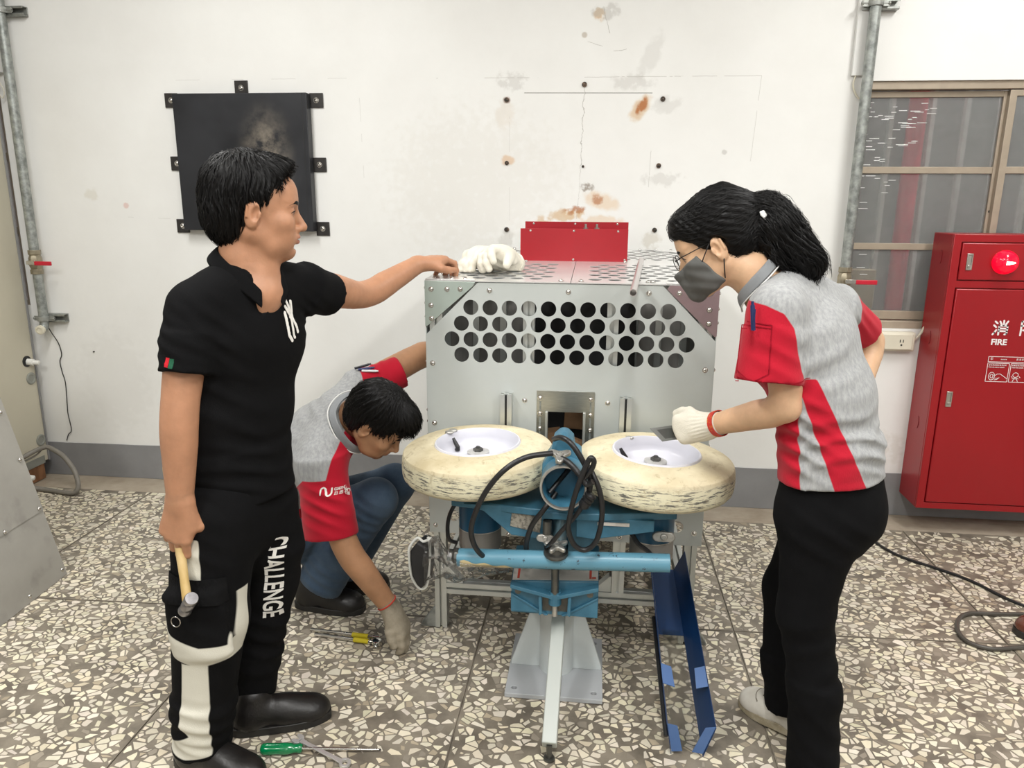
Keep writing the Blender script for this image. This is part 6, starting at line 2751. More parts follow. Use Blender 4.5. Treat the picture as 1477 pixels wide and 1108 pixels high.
def hair_noise(H, amp=.0022):
    def fn(X, Y, Z):
        d = [X - H.c[0], Y - H.c[1], Z - H.c[2]]
        a = sum(d[i] * H.f[i] for i in range(3))
        b = sum(d[i] * H.l[i] for i in range(3))
        c = sum(d[i] * H.u[i] for i in range(3))
        ph = np.arctan2(b, a + .02)
        return (amp * (np.sin(ph * 46 + 25 * c + 3 * np.sin(c * 60)) + .8 * np.sin(ph * 27 - 30 * c + 2 * np.sin(a * 50)))).astype(np.float32)
    return fn


Sh.warp(hair_noise(H1))


def flow_short(H, whorl=(-.06, .01, .12), fwd=.5, down=.6):
    w0 = H(*whorl)

    def fn(p):
        v = p - w0
        v = v / (np.linalg.norm(v, axis=1, keepdims=True) + 1e-6)
        q = H.inv(p)
        fr = np.clip((q[:, :1] + .02) * 9, 0, 1)
        return v * .8 + H.f * fwd * fr - H.u * down
    return fn


st = [flow_hair(Sh, 2600, flow_short(H1), 7, .0075, .00085, RNG, lift=.003, jit=.22)]
st.append(flow_hair(Sh, 240, flow_short(H1, fwd=1.0, down=.55), 7, .0075, .0011, RNG, keep=lambda P: (lambda q: (q[:, 0] > .045) & (q[:, 2] > .055) & (q[:, 2] < .10))(H1.inv(P)), free=5, droop=-H1.u * .9 + H1.f * .25, jit=.18))
hair_obj('hair', Sh, st, M['hair'], m1, 'short thick black hair')

# polo shirt
F1, L1 = unit((.85, -.47, 0)), unit((.47, .85, 0))
Ss = SDF((-1.13, 1.50, .70), (-.58, 2.22, 1.43), .005)
Ss.slab((-.915, 1.785, .765), (-.922, 1.785, .90), (.148, .108), (.145, .100), L1, 0, flat=True)
Ss.slab((-.922, 1.785, .88), (-.915, 1.79, 1.0), (.145, .100), (.150, .102), L1, .02)
Ss.slab((-.915, 1.79, 1.0), (-.892, 1.80, 1.19), (.150, .102), (.168, .110), L1, .03)
Ss.slab((-.892, 1.80, 1.19), (-.872, 1.81, 1.275), (.168, .108), (.145, .092), L1, .04)
Ss.cone((-.946, 1.675, 1.282), (-.868, 1.80, 1.335), .054, .058, .05)
Ss.cone((-.785, 1.955, 1.302), (-.868, 1.81, 1.335), .060, .060, .05)
Ss.cone((-.944, 1.672, 1.282), (-.950, 1.645, 1.20), .050, .058, .03)
Ss.slab((-.948, 1.648, 1.215), (-.952, 1.626, 1.132), (.058, .058), (.060, .063), (1, .3, 0), .02, flat=True)
Ss.slab((-.785, 1.955, 1.300), (-.752, 2.055, 1.270), (.066, .068), (.062, .066), (0, 0, 1), .03, flat=True)
# creases
Ss.fold((-.90, 1.70, 1.05), (.10, .10, .16), (.3, .2, 1), .075, .0045, 0, (1.2, 0, .3))
Ss.fold((-.86, 1.74, .86), (.12, .12, .10), (.25, 0, 1), .055, .006, 1.0, (1.5, 0, 0))
Ss.fold((-.92, 1.66, .80), (.10, .10, .06), (.1, 0, 1), .040, .005, .5, (1.5, 0, 0))
Ss.fold((-.90, 1.66, 1.22), (.07, .08, .10), (.7, .1, .8), .040, .004, .3)
Ss.fold((-.97, 1.62, 1.19), (.07, .06, .08), (.35, 0, 1), .035, .0045, .9)
Ss.fold((-.78, 1.93, 1.24), (.06, .08, .06), (.6, .5, 1), .03, .004)
# neckline opening in a V
Ss.cone((-.868, 1.80, 1.46), (-.866, 1.797, 1.335), .066, .058, .006, 'sub')
Ss.cone((-.838, 1.78, 1.37), (-.802, 1.735, 1.258), .036, .005, .006, 'sub')
polo = sdf_obj('polo_shirt', Ss, M['polo'], m1, 2)
cn = Frame((-.866, 1.797, 1.365), (.82, -.45, -.36), (.30, -.12, .95))
cp = [cn(x, y, z) for x, y, z in ((.096, -.020, -.030), (.066, -.046, -.004), (.020, -.066, .010), (-.038, -.058, .020), (-.064, 0, .026), (-.038, .060, .020), (.020, .068, .010), (.066, .052, -.004), (.096, .024, -.030))]
c_ = collar('collar', M['polo'], m1, cp, .046, .5, cn.u)
c_.parent = polo
bm = bmesh.new()
tube(bm, smoothpath([cn(.098, -.012, -.036), cn(.112, -.002, -.075), cn(.118, .004, -.125), cn(.118, .006, -.165)], 5), .006, 8)
wrap(bm, Ss, -F1 * 1.0, .001, .1) if False else None
p = bm_obj('placket', bm, M['polo'], m1)
p.parent = polo
# coloured tapes on cuff and collar
bm = bmesh.new()
prism(bm, [(-.012, -.010), (-.002, -.011), (-.002, .010), (-.012, .011)], (-.975, 1.50, 1.168), (1, 0, 0), (0, 0, 1), (0, .001, 0))
bmesh.ops.subdivide_edges(bm, edges=bm.edges[:], cuts=2)
p = bm_obj('cuff_tape', wrap(bm, Ss, (0.25, 1, 0), .0015), M['tag_red'], m1, label='red tape on the cuff')
p.parent = polo
bm = bmesh.new()
prism(bm, [(-.001, -.012), (.010, -.013), (.010, .008), (-.001, .009)], (-.975, 1.50, 1.168), (1, 0, 0), (0, 0, 1), (0, .001, 0))
bmesh.ops.subdivide_edges(bm, edges=bm.edges[:], cuts=2)
p = bm_obj('cuff_tape', wrap(bm, Ss, (0.25, 1, 0), .0015), M['tag_green'], m1, label='green tape on the cuff')
p.parent = polo
# chest emblem of interlocking strokes
em = [(.0088, [(0, .018), (.004, -.040), (.014, -.054)]), (.0075, [(.003, .034), (.020, .006), (.022, -.044), (.025, -.048)]),
      (.0065, [(.006, .052), (.014, .034), (.017, .004)]), (.0085, [(.024, .044), (.026, .002), (.038, -.024), (.041, -.036)]), (.006, [(.024, .040), (.017, .016)])]
ux = unit((.47, .85, 0))
bm = strokes_bm(em, .008, Vector((-.757, 1.79, 1.236)), Vector(ux), (0, 0, 1), .001)
p = bm_obj('chest_emblem', wrap(bm, Ss, -F1, .0015), M['print'], m1, label='white emblem of interlocking letter strokes')
p.parent = polo

# trousers
St = SDF((-1.16, 1.52, .05), (-.70, 2.05, .86), .005)
St.slab((-.925, 1.785, .70), (-.920, 1.785, .80), (.135, .100), (.130, .096), unit((.35, .93, 0)), 0)
NK = [(-.955, 1.700, .74), (-.985, 1.680, .46), (-1.030, 1.665, .105)]
FK = [(-.892, 1.862, .72), (-.912, 1.885, .47), (-.985, 1.865, .125)]
St.slab(NK[0], NK[1], (.105, .098), (.098, .088), (1, 0, 0), .05)
St.slab(NK[1], (-1.018, 1.668, .20), (.098, .088), (.078, .080), (1, 0, 0), .03)
St.slab((-1.016, 1.668, .22), (-1.030, 1.664, .075), (.078, .080), (.074, .078), (1, 0, 0), .03, flat=True)
St.slab(FK[0], (-.893, 1.872, .58), (.082, .088), (.088, .088), (1, 0, 0), .05)
St.slab((-.893, 1.872, .58), FK[1], (.088, .088), (.080, .085), (1, 0, 0), .03)
St.slab(FK[1], (-.965, 1.875, .22), (.084, .086), (.068, .075), (1, 0, 0), .03)
St.slab((-.962, 1.876, .24), (-.984, 1.872, .095), (.068, .075), (.068, .074), (1, 0, 0), .03, flat=True)
# cargo pocket bulge
St.slab((-.985, 1.612, .56), (-.965, 1.605, .405), (.078, .030), (.082, .030), (1, 0, 0), .012)
St.fold((-1.02, 1.65, .17), (.09, .1, .07), (.15, 0, 1), .05, .010, .5, (1, 0, 0))
St.fold((-1.04, 1.66, .10), (.08, .1, .05), (.3, 0, 1), .045, .009, 0)
St.fold((-.97, 1.66, .66), (.08, .1, .10), (.4, .1, 1), .06, .005, 1)
St.fold((-.87, 1.85, .62), (.08, .1, .14), (-.5, .1, 1), .07, .006, 1)
St.fold((-.92, 1.86, .30), (.08, .1, .12), (.3, .1, 1), .06, .008, 1)
St.fold((-.975, 1.60, .47), (.08, .05, .09), (.2, 0, 1), .07, .003, 1)


def white_fn(P):
    x, z = P[:, 0], P[:, 2]
    q = np.full(len(P), -1.0)
    polys = [[(-.998, .715), (-.949, .715), (-.950, .590), (-.970, .59), (-.996, .604)],
             [(-1.075, .470), (-1.042, .451), (-.962, .430), (-.893, .436), (-.884, .56), (-.868, .56), (-.853, .49), (-.85, .40), (-.912, .370), (-.978, .366), (-1.075, .395)],
             [(-1.022, .372), (-.955, .371), (-.963, .252), (-.974, .09), (-1.04, .086), (-1.12, .10), (-1.10, .120), (-1.02, .158), (-1.042, .192), (-1.030, .287)]]
    for pl_ in polys:
        q = np.maximum(q, poly_sd(pl_, x, z))
    near = 1.685 - P[:, 1]
    return np.minimum(q, near)


pattern(M['trouser'], 'white', (.60, .58, .50), .0015)
tr = sdf_obj('cargo_trousers', St, M['trouser'], m1, 2, {'white': white_fn})
# pocket flap and ring
bm = bmesh.new()
box2(bm, (-1.065, 1.575, .550), (-.895, 1.582, .612))
bmesh.ops.subdivide_edges(bm, edges=bm.edges[:], cuts=6)
M['blackcloth'] = cloth('black pocket cloth', (.0065, .0065, .007), .25)
for v in bm.verts:
    v.co.z -= .006 * ((v.co.x + .98) / .08) ** 2 * (1 if v.co.z < .57 else 0)
p = bm_obj('pocket_flap', wrap(bm, St, (0.0, 1, 0), .006), M['blackcloth'], m1)
p.parent = tr
bm = bmesh.new()
tube(bm, [(-1.012 + .012 * math.cos(a), 1.572, .505 + .014 * math.sin(a)) for a in np.linspace(0, 2 * PI, 17)[:-1]], .0013, 6, closed=True)
p = bm_obj('key_ring', bm, M['steel'], m1)
p.parent = tr
# lettering down the far leg
A = np.array((-.853, 1.80, .652))
B = np.array((-.898, 1.80, .385))
dd = unit(B - A)
rr_ = unit(np.cross((0, -1, 0), dd))
bm = text_bm('CHALLENGE', .060, A, dd, unit((.965, 0, -.26)) if False else np.cross((0, -1, 0), dd), bold=.0012)
Lt = np.linalg.norm(B - A)
w_now = max((np.array(v.co) - A) @ dd for v in bm.verts)
for v in bm.verts:
    t = (np.array(v.co) - A) @ dd
    v.co = Vector(np.array(v.co) + dd * (t * (Lt / w_now - 1)))
p = bm_obj('leg_lettering', wrap(bm, St, (0.0, 1, 0), .0022, .02), M['print'], m1, label='white lettering CHALLENGE down the leg')
p.parent = tr
shoe(m1, (-1.02, 1.80, 0), (.86, .40), .285, .105, .075, M['bootleather'], M['bootsole'], collar_h=.11, lab='worn black leather boot')
shoe(m1, (-1.115, 1.675, 0), (.95, -.22), .285, .105, .075, M['bootleather'], M['bootsole'], collar_h=.10)

# ------------------------------------------------------------------ the crouching man
m2 = thing('person', 'person squatting in grey and red polo and jeans, gloved hand on the floor', 'person', (-.95, 2.5, 0))
H2 = Frame((-.700, 2.335, .815), (.70, -.02, -.66), (.62, -.20, .72), .98)
neck2 = [H2(-.030, 0, -.045), (-.822, 2.405, .800), (-.87, 2.42, .755)]
S_head2 = head_field(H2, neck2, (.054, .060, .070), .0026)
RSH, REL, RWR = (-.890, 2.285, .695), (-.806, 2.240, .395), (-.662, 2.265, .165)
LSH, LEL, LWR = (-.845, 2.545, .865), (-.640, 2.735, .965), (-.615, 2.95, .92)
S_ra2 = arm_field(RSH, REL, RWR, (.052, .045, .0435, .029), None, .003)
S_la2 = arm_field(LSH, LEL, LWR, (.054, .048, .045, .030), lambda S: hand(S, LWR, (.5, .75, -.4), (.3, .1, -.9), (.5, -.8, 0), (.4, .5, .3), [(.7, .5, .35), (.95, .1, .3), (1, -.1, .15)]), .0034)
sdf_obj('body', [S_head2, S_ra2, *S_la2], M['skin_crouch'], m2, 1, {'lip': lips(H2)})
eyes(H2, m2)
brow(H2, m2, -1)
brow(H2, m2, 1)
Sh = SDF(H2.c - .17, H2.c + .17, .0028)
Sh.ell(H2(-.022, 0, .040), (.110, .087, .098), H2.R, 0)
Sh.ell(H2(-.050, 0, -.005), (.074, .074, .085), H2.R, .02)
Sh.ell(H2(.050, 0, .080), (.058, .064, .046), H2.R, .02)
for p, r in [((.085, 0, -.045), (.078, .10, .088)), ((.030, .075, -.075), (.040, .05, .070)), ((.030, -.075, -.075), (.040, .05, .070)),
             ((-.012, .09, -.018), (.022, .03, .034)), ((-.012, -.09, -.018), (.022, .03, .034)), ((.0, 0, -.16), (.12, .12, .075))]:
    Sh.ell(H2(*p), r, H2.R, .008, 'sub')
Sh.warp(hair_noise(H2))
st = [flow_hair(Sh, 2200, flow_short(H2, fwd=.9, down=.4), 7, .008, .0009, RNG, lift=.003, jit=.2)]
st.append(flow_hair(Sh, 420, flow_short(H2, fwd=1.2, down=.4), 9, .0078, .0012, RNG, keep=lambda P: (lambda q: (q[:, 0] > .04) & (q[:, 2] > .035))(H2.inv(P)), free=6, droop=np.array((.12, -.05, -1)), jit=.2))
hair_obj('hair', Sh, st, M['hair'], m2, 'short black hair with a loose fringe')
# shirt
Ss2 = SDF((-1.22, 2.08, .36), (-.58, 2.80, 1.02), .005)
Ls2 = unit((.05, .80, .55))
Ss2.slab((-1.095, 2.50, .44), (-1.07, 2.485, .56), (.150, .115), (.152, .112), (0, 1, .15), 0)
Ss2.slab((-1.07, 2.485, .54), (-.97, 2.45, .69), (.155, .112), (.172, .112), (0.05, 1, .35), .05)
Ss2.slab((-.97, 2.45, .69), (-.885, 2.42, .765), (.172, .110), (.160, .098), Ls2, .05)
Ss2.cone(RSH, (-.86, 2.42, .785), .066, .062, .05)
Ss2.cone(LSH, (-.86, 2.43, .79), .062, .062, .05)
Ss2.slab((-.890, 2.285, .690), (-.856, 2.252, .432), (.078, .072), (.094, .078), (1, 0, .3), .04, flat=True)
Ss2.slab((-.845, 2.545, .862), (-.700, 2.635, .918), (.066, .062), (.060, .060), (0, 0, 1), .04, flat=True)
Ss2.fold((-1.0, 2.36, .66), (.11, .10, .13), (-.5, .1, 1), .075, .006, .4, (1, 0, 1))
Ss2.fold((-.93, 2.42, .80), (.10, .10, .10), (.6, .2, 1), .06, .005, .4)
Ss2.fold((-.85, 2.20, .55), (.09, .08, .08), (.35, 0, 1), .045, .006, 1.2, (1, 0, 0))
Ss2.fold((-.80, 2.60, .93), (.08, .08, .06), (1, .5, .2), .04, .004, 1.2)
Ss2.fold((-1.08, 2.40, .50), (.08, .10, .06), (0, 0, 1), .045, .006, 1.2)
Ss2.cone((-.70, 2.31, .84), (-.822, 2.402, .795), .074, .060, .006, 'sub')


def red2(P):
    x, y, z = P[:, 0], P[:, 1], P[:, 2]
    # near sleeve: below a curved seam, far sleeve: beyond the shoulder seam, front panel
    a = np.minimum(-(z - (.640 + .10 * np.clip(x + .89, -.1, .1) - .9 * np.clip(-.93 - x, 0, .1))), 2.40 - y)
    a = np.minimum(a, x + .985)
    b = np.minimum((x + .815) * .8 + (y - 2.52) * .5, y - 2.46)
    c = np.minimum(np.minimum(x + .835 - .25 * (z - .7), .80 - z), 2.40 - y)
    d = np.minimum(.475 - z, 2.6 - y) * 1.0
    d = np.minimum(d, -1.0 - x)
    return np.maximum(np.maximum(a, b), np.maximum(c, d))


sh2 = sdf_obj('polo_shirt', Ss2, M['greycloth'], m2, 2, {'red': red2})
cn2 = Frame((-.808, 2.386, .808), (.45, -.05, -.85), (.72, -.55, .38))
cp = [cn2(x, y, z) for x, y, z in ((.100, -.030, .010), (.076, -.068, .026), (.018, -.086, .034), (-.046, -.068, .028), (-.070, 0, .022), (-.046, .064, .018), (.016, .078, .016), (.070, .060, .010), (.096, .028, .0))]
c_ = collar('collar', M['collargrey'], m2, cp, .036, .5, cn2.u, label='grey knit collar')
c_.parent = sh2


def piping(cn_, cp, name, par, root, r=.0024, off=(.026, -.017)):
    bm = bmesh.new()
    P = smoothpath(cp, 6)
    c = sum((np.array(p) for p in P)) / len(P)
    pts = []
    for p in P:
        o = np.array(p) - c
        o = unit(o - cn_.u * (o @ cn_.u))
        pts.append(np.array(p) + o * off[0] + cn_.u * off[1])
    tube(bm, pts, r, 8)
    p = bm_obj(name, bm, M['piping'], root)
    p.parent = par


piping(cn2, cp, 'collar_piping', c_, m2, .0022, (.0215, -.0115))


def logo(root, par, o, ux, uy, S, d, s=1.0):
    """white company mark on the sleeve: swirl, name and four small characters"""
    sw = []
    th = np.linspace(PI * 1.05, 0, 9)
    a = [(-.0072 + .0072 * math.cos(t) + .0, .002 + .0085 * math.sin(t)) for t in th]
    sw.append((.0042, [(-.0145, -.009)] + a + [(.0025, -.006)]))
    b = [(.0072 - .0072 * math.cos(t), -.002 - .0085 * math.sin(t)) for t in th]
    sw.append((.0042, [(.0145, .009)] + b + [(-.0025, .006)]))
    sc = lambda L: [(w_ * s, [(x * s, y * s) for x, y in l]) for w_, l in L]
    bm = strokes_bm(sc(sw), .004, o, ux, uy, .0008)
    p = bm_obj('sleeve_emblem', wrap(bm, S, d), M['print'], root, label='white swirl emblem on the red sleeve')
    p.parent = par
    wd = .0016
    X = .021
    let = [[(.0075, .009), (.001, .009), (0, .007), (0, .004), (.001, .0025), (.0075, .0025), (.0075, .0055), (.003, .0055)],
           [(.010, .0055), (.017, .0055), (.0165, .009), (.010, .009), (.0095, .004), (.011, .0025), (.017, .0025)],
           [(.026, .0035), (.021, .0025), (.0195, .004), (.0195, .0075), (.021, .009), (.025, .0085), (.027, .006), (.0265, .0035), (.024, .0025)],
           [(.0305, .009), (.0305, .0025)],
           [(.034, .0025), (.034, .0085), (.040, .009), (.042, .0075), (.042, .0025)]]
    bm = strokes_bm(sc([(wd, [(x + X, y) for x, y in l]) for l in let]), wd, o, ux, uy, .0008)
    p = bm_obj('sleeve_name', wrap(bm, S, d), M['print'], root, label='white company name on the red sleeve')
    p.parent = par
    ch_ = []
    for k in range(4):
        x0, y0 = X + .011 * k, -.010
        u = .0085
        ch_ += [[(x0 + .1 * u, y0 + .9 * u), (x0 + .95 * u, y0 + .9 * u)], [(x0, y0 + .05 * u), (x0 + u, y0 + .05 * u)], [(x0 + .5 * u, y0 + .9 * u), (x0 + .5 * u, y0)] if k else [(x0 + .15 * u, y0 + .5 * u), (x0 + .85 * u, y0 + .5 * u)],
                [(x0 + .1 * u, y0 + .55 * u), (x0 + .9 * u, y0 + .5 * u)], [(x0 + .2 * u, y0 + .85 * u), (x0 + .15 * u, y0 + .1 * u)], [(x0 + .85 * u, y0 + .85 * u), (x0 + .9 * u, y0 + .1 * u)]]
    bm = strokes_bm(sc([(.0012, l) for l in ch_]), .0012, o, ux, uy, .0008, rnd=False)
    p = bm_obj('sleeve_characters', wrap(bm, S, d), M['print'], root, label='four small white characters under the name')
    p.parent = par


logo(m2, sh2, (-.848, 2.15, .608), (1, 0, -.06), (.06, 0, 1), Ss2, (0, 1, 0), 1.15)
# pens in the far sleeve pocket
for k, (cc_, nm) in enumerate((((.015, .015, .02), 'black'), ((.02, .03, .12), 'blue'), ((.75, .75, .75), 'white'))):
    bm = bmesh.new()
    x0 = -.842 + .013 * k
    cyl(bm, (x0, 2.530, .948 - .004 * k), (x0 + .050, 2.540, .962 - .012 * k), .0046, n=10)
    cyl(bm, (x0 + .050, 2.540, .962 - .012 * k), (x0 + .057, 2.541, .964 - .013 * k), .0032, n=10)
    tag(bm_obj('pen', bm, mat('pen ' + nm, cc_, .3, var=.05), loc=(x0, 2.55, .92)), nm + ' pen tucked in the far sleeve of the squatting person', 'pen', 'pens in the sleeve pocket')
# jeans
Sj = SDF((-1.26, 2.28, .06), (-.64, 2.86, .60), .0055)
Sj.slab((-1.10, 2.50, .46), (-1.12, 2.52, .33), (.150, .105), (.165, .125), (0, 1, 0), 0)
Sj.ell((-1.10, 2.53, .33), (.13, .165, .12), None, .05)
HK = [(-1.06, 2.47, .36), (-.765, 2.475, .475), (-.985, 2.465, .165)]
Sj.slab(HK[0], HK[1], (.088, .092), (.072, .074), (0, 1, 0), .05)
Sj.slab(HK[1], (-.90, 2.47, .285), (.074, .074), (.082, .084), (0, 1, 0), .03)
Sj.slab((-.90, 2.47, .285), (-.992, 2.462, .125), (.082, .084), (.076, .086), (0, 1, 0), .03, flat=True)
Sj.slab((-1.06, 2.62, .36), (-.745, 2.66, .465), (.088, .092), (.072, .072), (0, 1, 0), .05)
Sj.slab((-.745, 2.66, .465), (-.95, 2.65, .12), (.074, .074), (.07, .08), (0, 1, 0), .03)
Sj.fold((-.90, 2.42, .40), (.10, .08, .10), (.8, 0, .5), .05, .007, 0)
Sj.fold((-.80, 2.42, .43), (.07, .08, .08), (.5, 0, 1), .04, .006, 1)
Sj.fold((-.97, 2.42, .18), (.08, .09, .07), (.6, 0, 1), .045, .008, 1)
Sj.fold((-1.05, 2.42, .34), (.08, .09, .09), (.6, 0, -1), .05, .008, 1)
jn = sdf_obj('jeans', Sj, M['jeans'], m2, 2)
shoe(m2, (-1.110, 2.515, 0), (1, -.05), .275, .104, .080, M['bootleather'], M['bootsole'], collar_h=.10, lab='black work shoe')
shoe(m2, (-1.06, 2.66, 0), (1, .05), .275, .104, .080, M['bootleather'], M['bootsole'], collar_h=.10)
# right glove
Sg = SDF((-.76, 2.15, -.01), (-.48, 2.37, .25), .0026)
gw = np.array(RWR)
gd2 = unit((.30, -.02, -.95))
hand(Sg, gw + gd2 * .012, (.42, .02, -.90), (-.75, .15, -.45), (-.25, -.95, .1), [(.30, .35, .3), (.25, .35, .3), (.28, .4, .3), (.35, .45, .3)], [(.75, .5, .25), (.95, .15, .2), (1, 0, .15)], g=.008, k=.016, scale=.90)
Sg.cone(gw - unit(np.array(RWR) - np.array(REL)) * .025, gw + gd2 * .03, .0345, .0335, .01)
Sg.cut((0, 0, .004), (0, 0, -1), .004)
gl2 = sdf_obj('work_glove', Sg, M['dirtyknit'], m2, 1, label='dirty knitted work glove on the right hand')
ad_ = unit(np.array(RWR) - np.array(REL))
x_, y_, d_ = frame(ad_)
bm = bmesh.new()
cc_ = Vector(gw - ad_ * .026)
tube(bm, [cc_ + (x_ * math.cos(t) + y_ * math.sin(t)) * .0345 for t in np.linspace(0, 2 * PI, 25)[:-1]], .003, 8, closed=True)
p = bm_obj('glove_cuff', bm, M['cuffred'], m2, label='red yarn edge of the glove')
p.parent = gl2

# ------------------------------------------------------------------ the woman
m3 = thing('person', 'person with ponytail, face mask and glasses leaning over the right wheel', 'person', (.62, 1.92, 0))
H3 = Frame((.300, 1.990, 1.428), (-.87, .18, -.44), (-.39, .06, .90), .95)
neck3 = [H3(-.030, 0, -.045), (.385, 1.965, 1.365), (.435, 1.965, 1.315)]
S_head3 = head_field(H3, neck3, (.046, .050, .065), .0024, True)
LSH, LEL, LWR = (.432, 1.838, 1.283), (.470, 1.805, 1.050), (.318, 1.985, .945)
RSH, REL, RWR = (.640, 2.095, 1.262), (.798, 2.225, 1.148), (.725, 2.09, .985)
S_la3 = arm_field(LSH, LEL, LWR, (.044, .037, .0365, .025), None, .0028)
S_ra3 = arm_field(RSH, REL, RWR, (.044, .036, .034, .023), lambda S: hand(S, RWR, (-.3, -.5, -.8), (-.8, -.2, .3), (-.5, .5, 0), (.3, .4, .3), [(.7, .5, .35), (.95, .1, .3), (1, -.1, .15)], scale=.9), .0032)
sdf_obj('body', [S_head3, S_la3, *S_ra3], M['skin_woman'], m3, 1, {'lip': lips(H3)})
eyes(H3, m3)
brow(H3, m3, 1)
brow(H3, m3, -1)
# hair: swept back cap and ponytail
Sh = SDF((.12, 1.82, 1.27), (.62, 2.14, 1.62), .0028)
PB = np.array((.392, 1.972, 1.520))
Sh.ell(H3(-.022, 0, .038), np.array((.108, .085, .096)) * .98, H3.R, 0)
Sh.ell(H3(.045, 0, .072), (.052, .062, .046), H3.R, .02)
Sh.cone(H3(-.07, 0, .05), PB, .074, .022, .05)
Sh.ell(H3(-.06, 0, -.012), (.060, .066, .060), H3.R, .03)
for p, r in [((.088, 0, -.042), (.078, .11, .094)), ((.028, .075, -.07), (.040, .05, .062)), ((.028, -.075, -.07), (.040, .05, .062)),
             ((-.012, .09, -.012), (.021, .03, .034)), ((-.012, -.09, -.012), (.021, .03, .034)), ((-.02, 0, -.155), (.13, .12, .085))]:
    Sh.ell(H3(*p), np.array(r), H3.R, .008, 'sub')
pony = smoothpath([PB, (.420, 1.965, 1.520), (.452, 1.955, 1.484), (.484, 1.945, 1.438), (.515, 1.938, 1.400), (.532, 1.935, 1.385), (.528, 1.932, 1.365)], 3)
prad = np.interp(np.linspace(0, 1, len(pony)), (0, .12, .35, .6, .85, 1), (.022, .034, .041, .037, .028, .010))
for i in range(len(pony) - 1):
    Sh.cone(pony[i], pony[i + 1], float(prad[i]), float(prad[i + 1]), .01)
Sh.cone((.435, 1.945, 1.47), (.445, 1.935, 1.392), .034, .018, .03)
PA = np.array([p[:] for p in pony])


def pony_noise(X, Y, Z):
    u = (X - PA[0][0]) * .55 - (Z - PA[0][2]) * .83
    v = (X - PA[0][0]) * .83 + (Z - PA[0][2]) * .55
    m = np.clip((X - .36) / .05, 0, 1)
    return (m * .0030 * (np.sin(v * 420 + 9 * np.sin(u * 22) + Y * 260) + .7 * np.sin(v * 240 - 6 * np.sin(u * 30) + Y * 420)) + (1 - m) * .0012 * np.sin(Z * 380 + 5 * np.sin(X * 30) + X * 160)).astype(np.float32)


Sh.warp(pony_noise)
PT = unit((.60, -.10, -.80))


def flow3(p):
    v = PB - p
    d = np.linalg.norm(v, axis=1, keepdims=True)
    m = np.clip((p[:, :1] - .375) / .03, 0, 1)
    i = np.argmin(((p[:, None, :] - PA[None]) ** 2).sum(2), 1)
    t = PA[np.minimum(i + 1, len(PA) - 1)] - PA[np.maximum(i - 1, 0)]
    t /= np.linalg.norm(t, axis=1, keepdims=True) + 1e-9
    return v / (d + 1e-6) * (1 - m) + t * m


st = [flow_hair(Sh, 2600, flow3, 10, .008, .0008, RNG, lift=.0022, jit=.10)]
st.append(flow_hair(Sh, 500, flow3, 12, .0085, .0008, RNG, keep=lambda P: P[:, 0] > .42, lift=.006, free=6, droop=np.array((.5, -.05, -.75)), jit=.22))
hair_obj('hair', Sh, st, M['hair'], m3, 'long black hair tied in a ponytail')
bm = bmesh.new()
tube(bm, [PB + np.array((.004, 0, .0)) + .0245 * (np.array((.55, 0, .83)) * math.cos(t) + np.array((0, 1, 0)) * math.sin(t)) for t in np.linspace(0, 2 * PI, 21)[:-1]], .006, 8, closed=True)
bm_obj('hair_tie', bm, M['black'], m3)
M['clip'] = mat('white hair clip', (.85, .85, .83), .25, var=.02)
bm = bmesh.new()
poly = [(-.013, .010), (-.004, .014), (.010, .007), (.016, -.006), (.013, -.014), (.002, -.009), (-.010, .001)]
prism(bm, poly, (.405, 1.922, 1.500), (1, 0, 0), (0, 0, 1), (0, .006, 0))
bm_obj('hair_clip', bm, M['clip'], m3, bevel=.002, label='small white hair clip')
# face mask with ear loops
Sm = SDF(S_head3.lo, S_head3.ax[0][[-1]].tolist() + S_head3.ax[1][[-1]].tolist() + S_head3.ax[2][[-1]].tolist(), S_head3.res)
mm_ = min(Sm.v.shape[0], S_head3.v.shape[0]), min(Sm.v.shape[1], S_head3.v.shape[1]), min(Sm.v.shape[2], S_head3.v.shape[2])
Sm.v[:mm_[0], :mm_[1], :mm_[2]] = S_head3.v[:mm_[0], :mm_[1], :mm_[2]] - .0065
Sm.cone(H3(.106, 0, -.036), H3(.092, 0, -.085), .014, .022, .035)
Sm.cone(H3(.085, 0, -.104), H3(.060, 0, -.118), .018, .014, .03)
Sm.cut(H3(.014, 0, -.078), H3.f * -.90 + H3.u * .42, .004)
Sm.cut(H3(.05, 0, -.116), H3.u * -.94 - H3.f * .34, .006)
Sm.cut(H3(.100, 0, -.024), H3.u * .93 - H3.f * -.36, .004)


def pleat(X, Y, Z):
    d = [X - H3.c[0], Y - H3.c[1], Z - H3.c[2]]
    a = sum(d[i] * H3.f[i] for i in range(3))
    b = sum(d[i] * H3.l[i] for i in range(3))
    c = sum(d[i] * H3.u[i] for i in range(3))
    return (.0011 * np.sin((a * .45 - c * .85) * 210 + 1.5 * np.sin(b * 30))).astype(np.float32)


Sm.warp(pleat)
mk = sdf_obj('face_mask', Sm, M['mask'], m3, 1, label='dark grey pleated face mask')
for sd in (1, -1):
    for (a, b) in ((H3(.048, sd * .069, -.034), H3(-.002, sd * .080, .018)), (H3(.004, sd * .060, -.090), H3(-.014, sd * .081, -.040))):
        a, b = np.array(a), np.array(b)
        bm = bmesh.new()
        tube(bm, smoothpath([a, (a + b) / 2 + H3.l * sd * .010, b], 4), .0016, 6)
        p = bm_obj('ear_loop', bm, M['black'], m3)
        p.parent = mk
